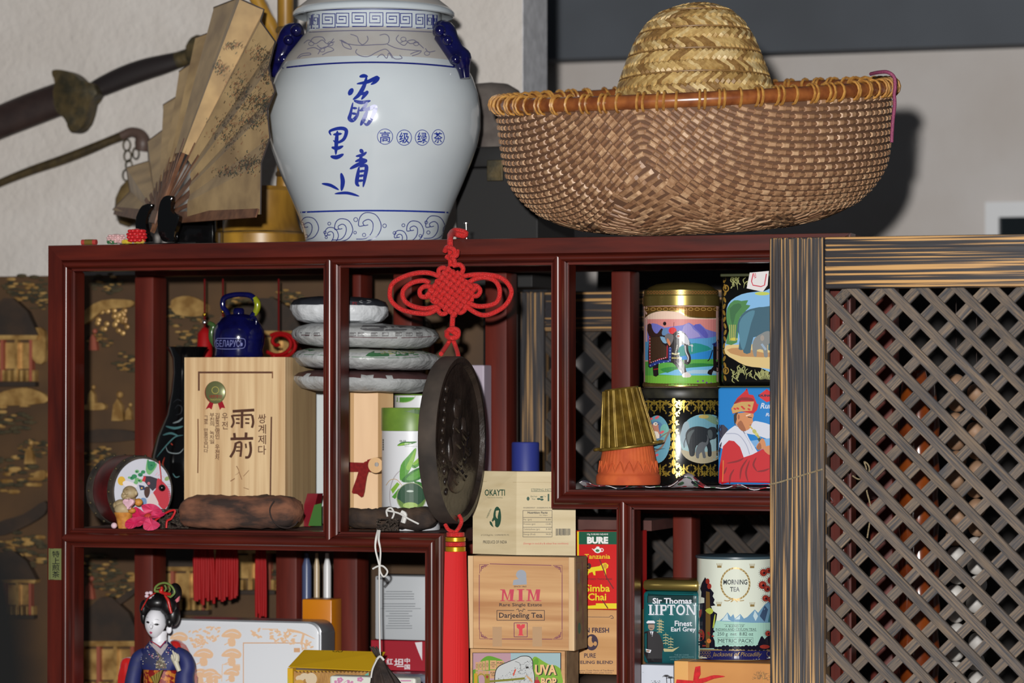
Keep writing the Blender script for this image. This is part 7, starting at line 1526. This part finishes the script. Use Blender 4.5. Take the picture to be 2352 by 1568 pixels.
for x_ in range(970, 1760, 46): a.ell(trk, x_, 1145, 30, random.uniform(14, 40))
a.poly(trk, [(1490,1150),(1500,1040),(1530,1000),(1560,1040),(1600,1000),(1760,980),(1760,1150)], 2); a.ell(trr, 1560, 1130, 60, 24)
for t_, x0, y0, x1, y1 in (('A BLEND OF', 1085, 870, 1310, 895), ('INDIAN AND CEYLON TEAS', 968, 905, 1455, 935), ('250 g  net  8.82 oz', 988, 955, 1420, 1008), ('METRIC PACK', 1000, 1035, 1410, 1082)): a.text(tk, t_, x0, y0, x1, y1)
for p in (((992,1020),(1418,1020)), ((992,1096),(1418,1096)), ((992,1020),(992,1096)), ((1418,1020),(1418,1096)), ((965,940),(1465,940)), ((1070,862),(1320,862))): a.line(tk, p, 3)
for i in range(5):
    for j in range(2): a.ring(gdm, 760+i*32, 1200+j*44, 18, 18, 5, 8)
a.text(gdm, 'Jacksons of Piccadilly', 930, 1195, 1520, 1262, .008, skew=.3); a.ring(gdm, 1610, 1215, 28, 34, 6)
a.put(mtb, 'printed_picture', mt, step=6)

# ================================================================ behind: carved golden screen
YS2 = .50
scx0, scx1 = X(-260, YS2), X(1165, YS2); sz1 = P(60, 634, YS2).z
scr = thing('carved_screen', 'tall gold and brown carved landscape panel behind the shelf', 'panel', ((scx0+scx1)/2, YS2+.015, 0))
gold_b = mat('screen_ground', (84, 58, 28), .6, c2=(62, 42, 22), scale=9, lo=.3, hi=.7); gold_h = mat('screen_gold', (196, 158, 96), .35, .35, c2=(140, 104, 56), scale=40); brn = mat('screen_brown', (52, 36, 22), .6, c2=(36, 26, 18), scale=30); rdb2 = mat('screen_red', (140, 70, 50), .6); grnb = mat('screen_leaf', (44, 40, 26), .7, c2=(72, 62, 38), scale=60)
mk('panel_board', box(scx0, scx1, YS2, YS2+.03, 0, sz1), gold_b, scr)
random.seed(13)
def rp_(name, pts, m_, th=.008, bev=0): return mk(name, prism([P(x_, y_, YS2-.0005) for x_, y_ in pts], (0, -th, 0), bev), m_, scr)
def tree(x_, y_, r, n=26, m_=None):
    V = []
    for _ in range(n*2): q, d_ = random.uniform(0, 2*PI), random.uniform(0, 1)**.6*r; c = P(x_+d_*cos(q)*1.4, y_+d_*sin(q)*.8, YS2-.004); V.append(withm(ball(c, random.uniform(.10, .2)*r*M(c), 6, 4, (1.8, .6, .6)), 1 if random.random() < .3 else 0))
    mk('carved_tree', join(*V), [m_ or grnb, gold_h], scr)
def pavilion(x_, y_, w_, h):
    rp_('carved_roof', [(x_-w_*.62, y_), (x_-w_*.4, y_-h*.32), (x_-w_*.1, y_-h*.5), (x_+w_*.1, y_-h*.5), (x_+w_*.4, y_-h*.32), (x_+w_*.62, y_)], brn, .014); rp_('carved_eave', [(x_-w_*.64, y_), (x_+w_*.64, y_), (x_+w_*.6, y_+h*.06), (x_-w_*.6, y_+h*.06)], gold_h, .017)
    for i in range(4): xx = x_-w_*.45+i*w_*.3; rp_('carved_pillar', [(xx-w_*.03, y_+h*.06), (xx+w_*.03, y_+h*.06), (xx+w_*.03, y_+h*.62), (xx-w_*.03, y_+h*.62)], rdb2 if i % 2 else gold_h, .011)
    rp_('carved_facade', [(x_-w_*.45, y_+h*.1), (x_+w_*.45, y_+h*.1), (x_+w_*.45, y_+h*.45), (x_-w_*.45, y_+h*.45)], gold_h, .003)
    for i in range(9): xx = x_-w_*.5+i*w_*.125; rp_('carved_baluster', [(xx, y_+h*.47), (xx+w_*.05, y_+h*.47), (xx+w_*.05, y_+h*.62), (xx, y_+h*.62)], gold_h, .014)
    rp_('carved_step', [(x_-w_*.56, y_+h*.63), (x_+w_*.56, y_+h*.63), (x_+w_*.56, y_+h*.69), (x_-w_*.56, y_+h*.69)], brn, .013)
def figure(x_, y_, s, m_): 
    c = P(x_, y_-s*.9, YS2-.006); mk('carved_figure', join(prism([P(x_+a_*s, y_+b_*s, YS2-.0005) for a_, b_ in ((-.22, .1), (-.16, -.5), (0, -.75), (.16, -.5), (.24, .1))], (0, -.009, 0)), ball(c, .14*s*M(c), 8, 6)), m_, scr)
def rock(pts, m_=None): rp_('carved_rock', spline(pts, 3, True), m_ or brn, .010)
for p in ((28, 770, 110, 170), (620, 760, 150, 150), (252, 1470, 130, 200), (30, 1330, 100, 130), (940, 780, 120, 140), (560, 1260, 140, 150), (420, 1300, 120, 160)): pavilion(*p)
for x_, y_, r in ((60, 660, 38), (90, 690, 26), (230, 780, 24), (300, 830, 30), (20, 960, 44), (30, 1090, 54), (80, 1030, 26), (60, 1260, 50), (230, 1050, 30), (270, 1340, 40), (220, 1300, 34), (430, 720, 40), (440, 780, 36), (560, 700, 36), (660, 690, 30), (960, 690, 40), (1000, 840, 40), (940, 860, 30), (640, 1330, 36), (250, 650, 30)): tree(x_, y_, r)
for x_, y_, s, m_ in ((218, 800, 44, rdb2), (215, 925, 40, gold_h), (275, 960, 60, gold_h), (72, 1060, 48, gold_h), (300, 960, 34, gold_h), (215, 1150, 40, gold_h), (285, 1140, 34, gold_h), (260, 1440, 50, gold_h), (210, 1370, 46, rdb2), (640, 800, 40, gold_h), (60, 930, 40, gold_h), (430, 860, 40, rdb2), (96, 800, 44, gold_h)): figure(x_, y_, s, m_)
rock([(195, 1000), (230, 985), (310, 990), (312, 1010), (200, 1016)]); rock([(0, 905), (60, 890), (108, 905), (108, 925), (0, 930)], gold_h); rock([(195, 720), (240, 690), (308, 690), (305, 705), (245, 712), (200, 745)], gold_h); rock([(200, 1420), (250, 1390), (312, 1350), (312, 1365), (255, 1405), (205, 1440)]); rock([(0, 1200), (60, 1180), (108, 1150), (108, 1180), (50, 1215), (0, 1230)]); rock([(400, 690), (440, 680), (480, 700), (470, 725), (410, 722)], gold_h); rock([(80, 760), (108, 760), (108, 830), (82, 825)], gold_h); rock([(85, 1085), (108, 1080), (108, 1100), (86, 1102)], gold_h); rock([(200, 930), (240, 925), (245, 940), (200, 940)], gold_h)
for i in range(26): c = P(195+random.uniform(25, 100), 725+random.uniform(-14, 40), YS2-.003); mk('carved_blossom', ball(c, .0045, 7, 5, (1, .5, 1)), gold_h, scr, smooth=60)

# ================================================================ behind the lattice
# strings of balls
egg = [mat('ball_tan', (150, 118, 92), .6, c2=(126, 96, 72), scale=30), mat('ball_white', (190, 186, 180), .55, c2=(168, 164, 160), scale=30)]
YBL = .16
for px_, ya, lab in ((2196, 880, 'string of tan and white balls hanging beside the amber bottle'), (2243, 902, 'string of tan and white balls hanging behind the charred lattice')):
    g = thing('ball_string', lab, 'ball string', P(px_, 1750, YBL)); y_ = ya; i = 0
    mk('string', ptube([(px_, 560), (px_, 1760)], YBL, 1.2, 6, sm=False), MATS['dark_cord'], g)
    while y_ < 1740:
        mk('ball', ball(P(px_+3*sin(i*2.1), y_, YBL), 22*M(P(px_, y_, YBL)), 18, 12), egg[0 if y_ < 1235 else 1], g, smooth=80); y_ += 44; i += 1
# amber turned column
ax_, acp = lprof(2110, .18, [(46, 1900), (46, 900), (38, 880), (20, 866), (17, 850), (17, 835), (0, 834)]); acp[0] = (acp[0][0], .6005)
amb = thing('amber_bottle', 'glossy amber brown ribbed bottle behind the lattice', 'bottle', (ax_, .18, .6))
amm = mat('amber', (92, 36, 12), .15, c2=(120, 56, 16), scale=20, spec=.7)
pr = [acp[0]]; 
for i in range(1, 60): t = i/60; z = acp[0][1]+(acp[1][1]-acp[0][1])*t; pr.append((acp[0][0]*(1+.06*sin(i*PI/2)), z))
mk('bottle_body', lathe(ax_, .18, pr+acp[2:5], 36), amm, amb, smooth=60); mk('stopper', lathe(ax_, .18, acp[4:], 20), mat('stopper', (60, 40, 24), .6), amb, smooth=50)

# ================================================================ out-of-focus chair near the camera
ch = thing('tall_chair', 'dark out of focus tall chair close to the camera', 'chair', CAM+ray(-60, 1500)*1.25*Vector((1, 1, 0)).length*0+Vector((0, 0, -ZCAM)))
dch = mat('dark_chair', (4, 4, 4), .9, spec=0.)
def near(px, py, d=1.25): return CAM+ray(px, py)*d
co = [(-330, 1560), (-300, 1330), (-200, 1262), (-60, 1245), (10, 1262), (48, 1330), (66, 1450), (80, 1600), (96, 1900), (100, 2300), (-340, 2300)]
mk('backrest', prism([near(x_, y_) for x_, y_ in spline(co[:10], 4)+[co[10]]], ray(0, 1400)*.03), dch, ch, smooth=30)
for px_ in (-300, 70):
    p = near(px_, 2290)+ray(0, 1400)*.015; mk('leg', tube([p, Vector((p.x, p.y, .001))], .016, 12), dch, ch, smooth=40)
q = near(-115, 2290)+ray(0, 1400)*.02; bd = Vector((FWD.x, FWD.y, 0)).normalized()
sc_ = q+bd*-.16; mk('seat', rotz(box(sc_.x-.09, sc_.x+.09, sc_.y-.16, sc_.y+.16, .62, .65, .006), YAW, sc_), dch, ch, smooth=40)
for s_ in (-1, 1): p = sc_+RIGHT*s_*.07-bd*.13; mk('leg', tube([(p.x, p.y, .6195), (p.x, p.y, .001)], .016, 12), dch, ch, smooth=40)
ch_c = near(-115, 2290); d_ = Vector((ch_c.x, ch_c.y, 0))-ch.location
for o in list(ch.children): o.data.transform(Matrix.Translation(-d_))
ch.location = Vector((ch_c.x, ch_c.y, 0))

# ================================================================ look-alikes share a group
for pre, g in (('tea_cake', 'wrapped tea cakes in the stack'), ('hanging_ornament', 'red ornaments hanging behind the shelf'), ('ball_string', 'strings of balls behind the lattice'), ('slim_bottle', 'slim bottles behind the orange tin'), ('tea_canister', 'white and green tea canisters'), ('cord_knot', 'little cord charms on the shelf top'), ('knotted_cord_ball', 'little cord charms on the shelf top'), ('lattice_screen', 'charred lattice screens'), ('twine', 'jute twine on the lattice')):
    for o in list(bpy.data.objects):
        if o.parent is None and o.name.split('.')[0] == pre: o['group'] = g
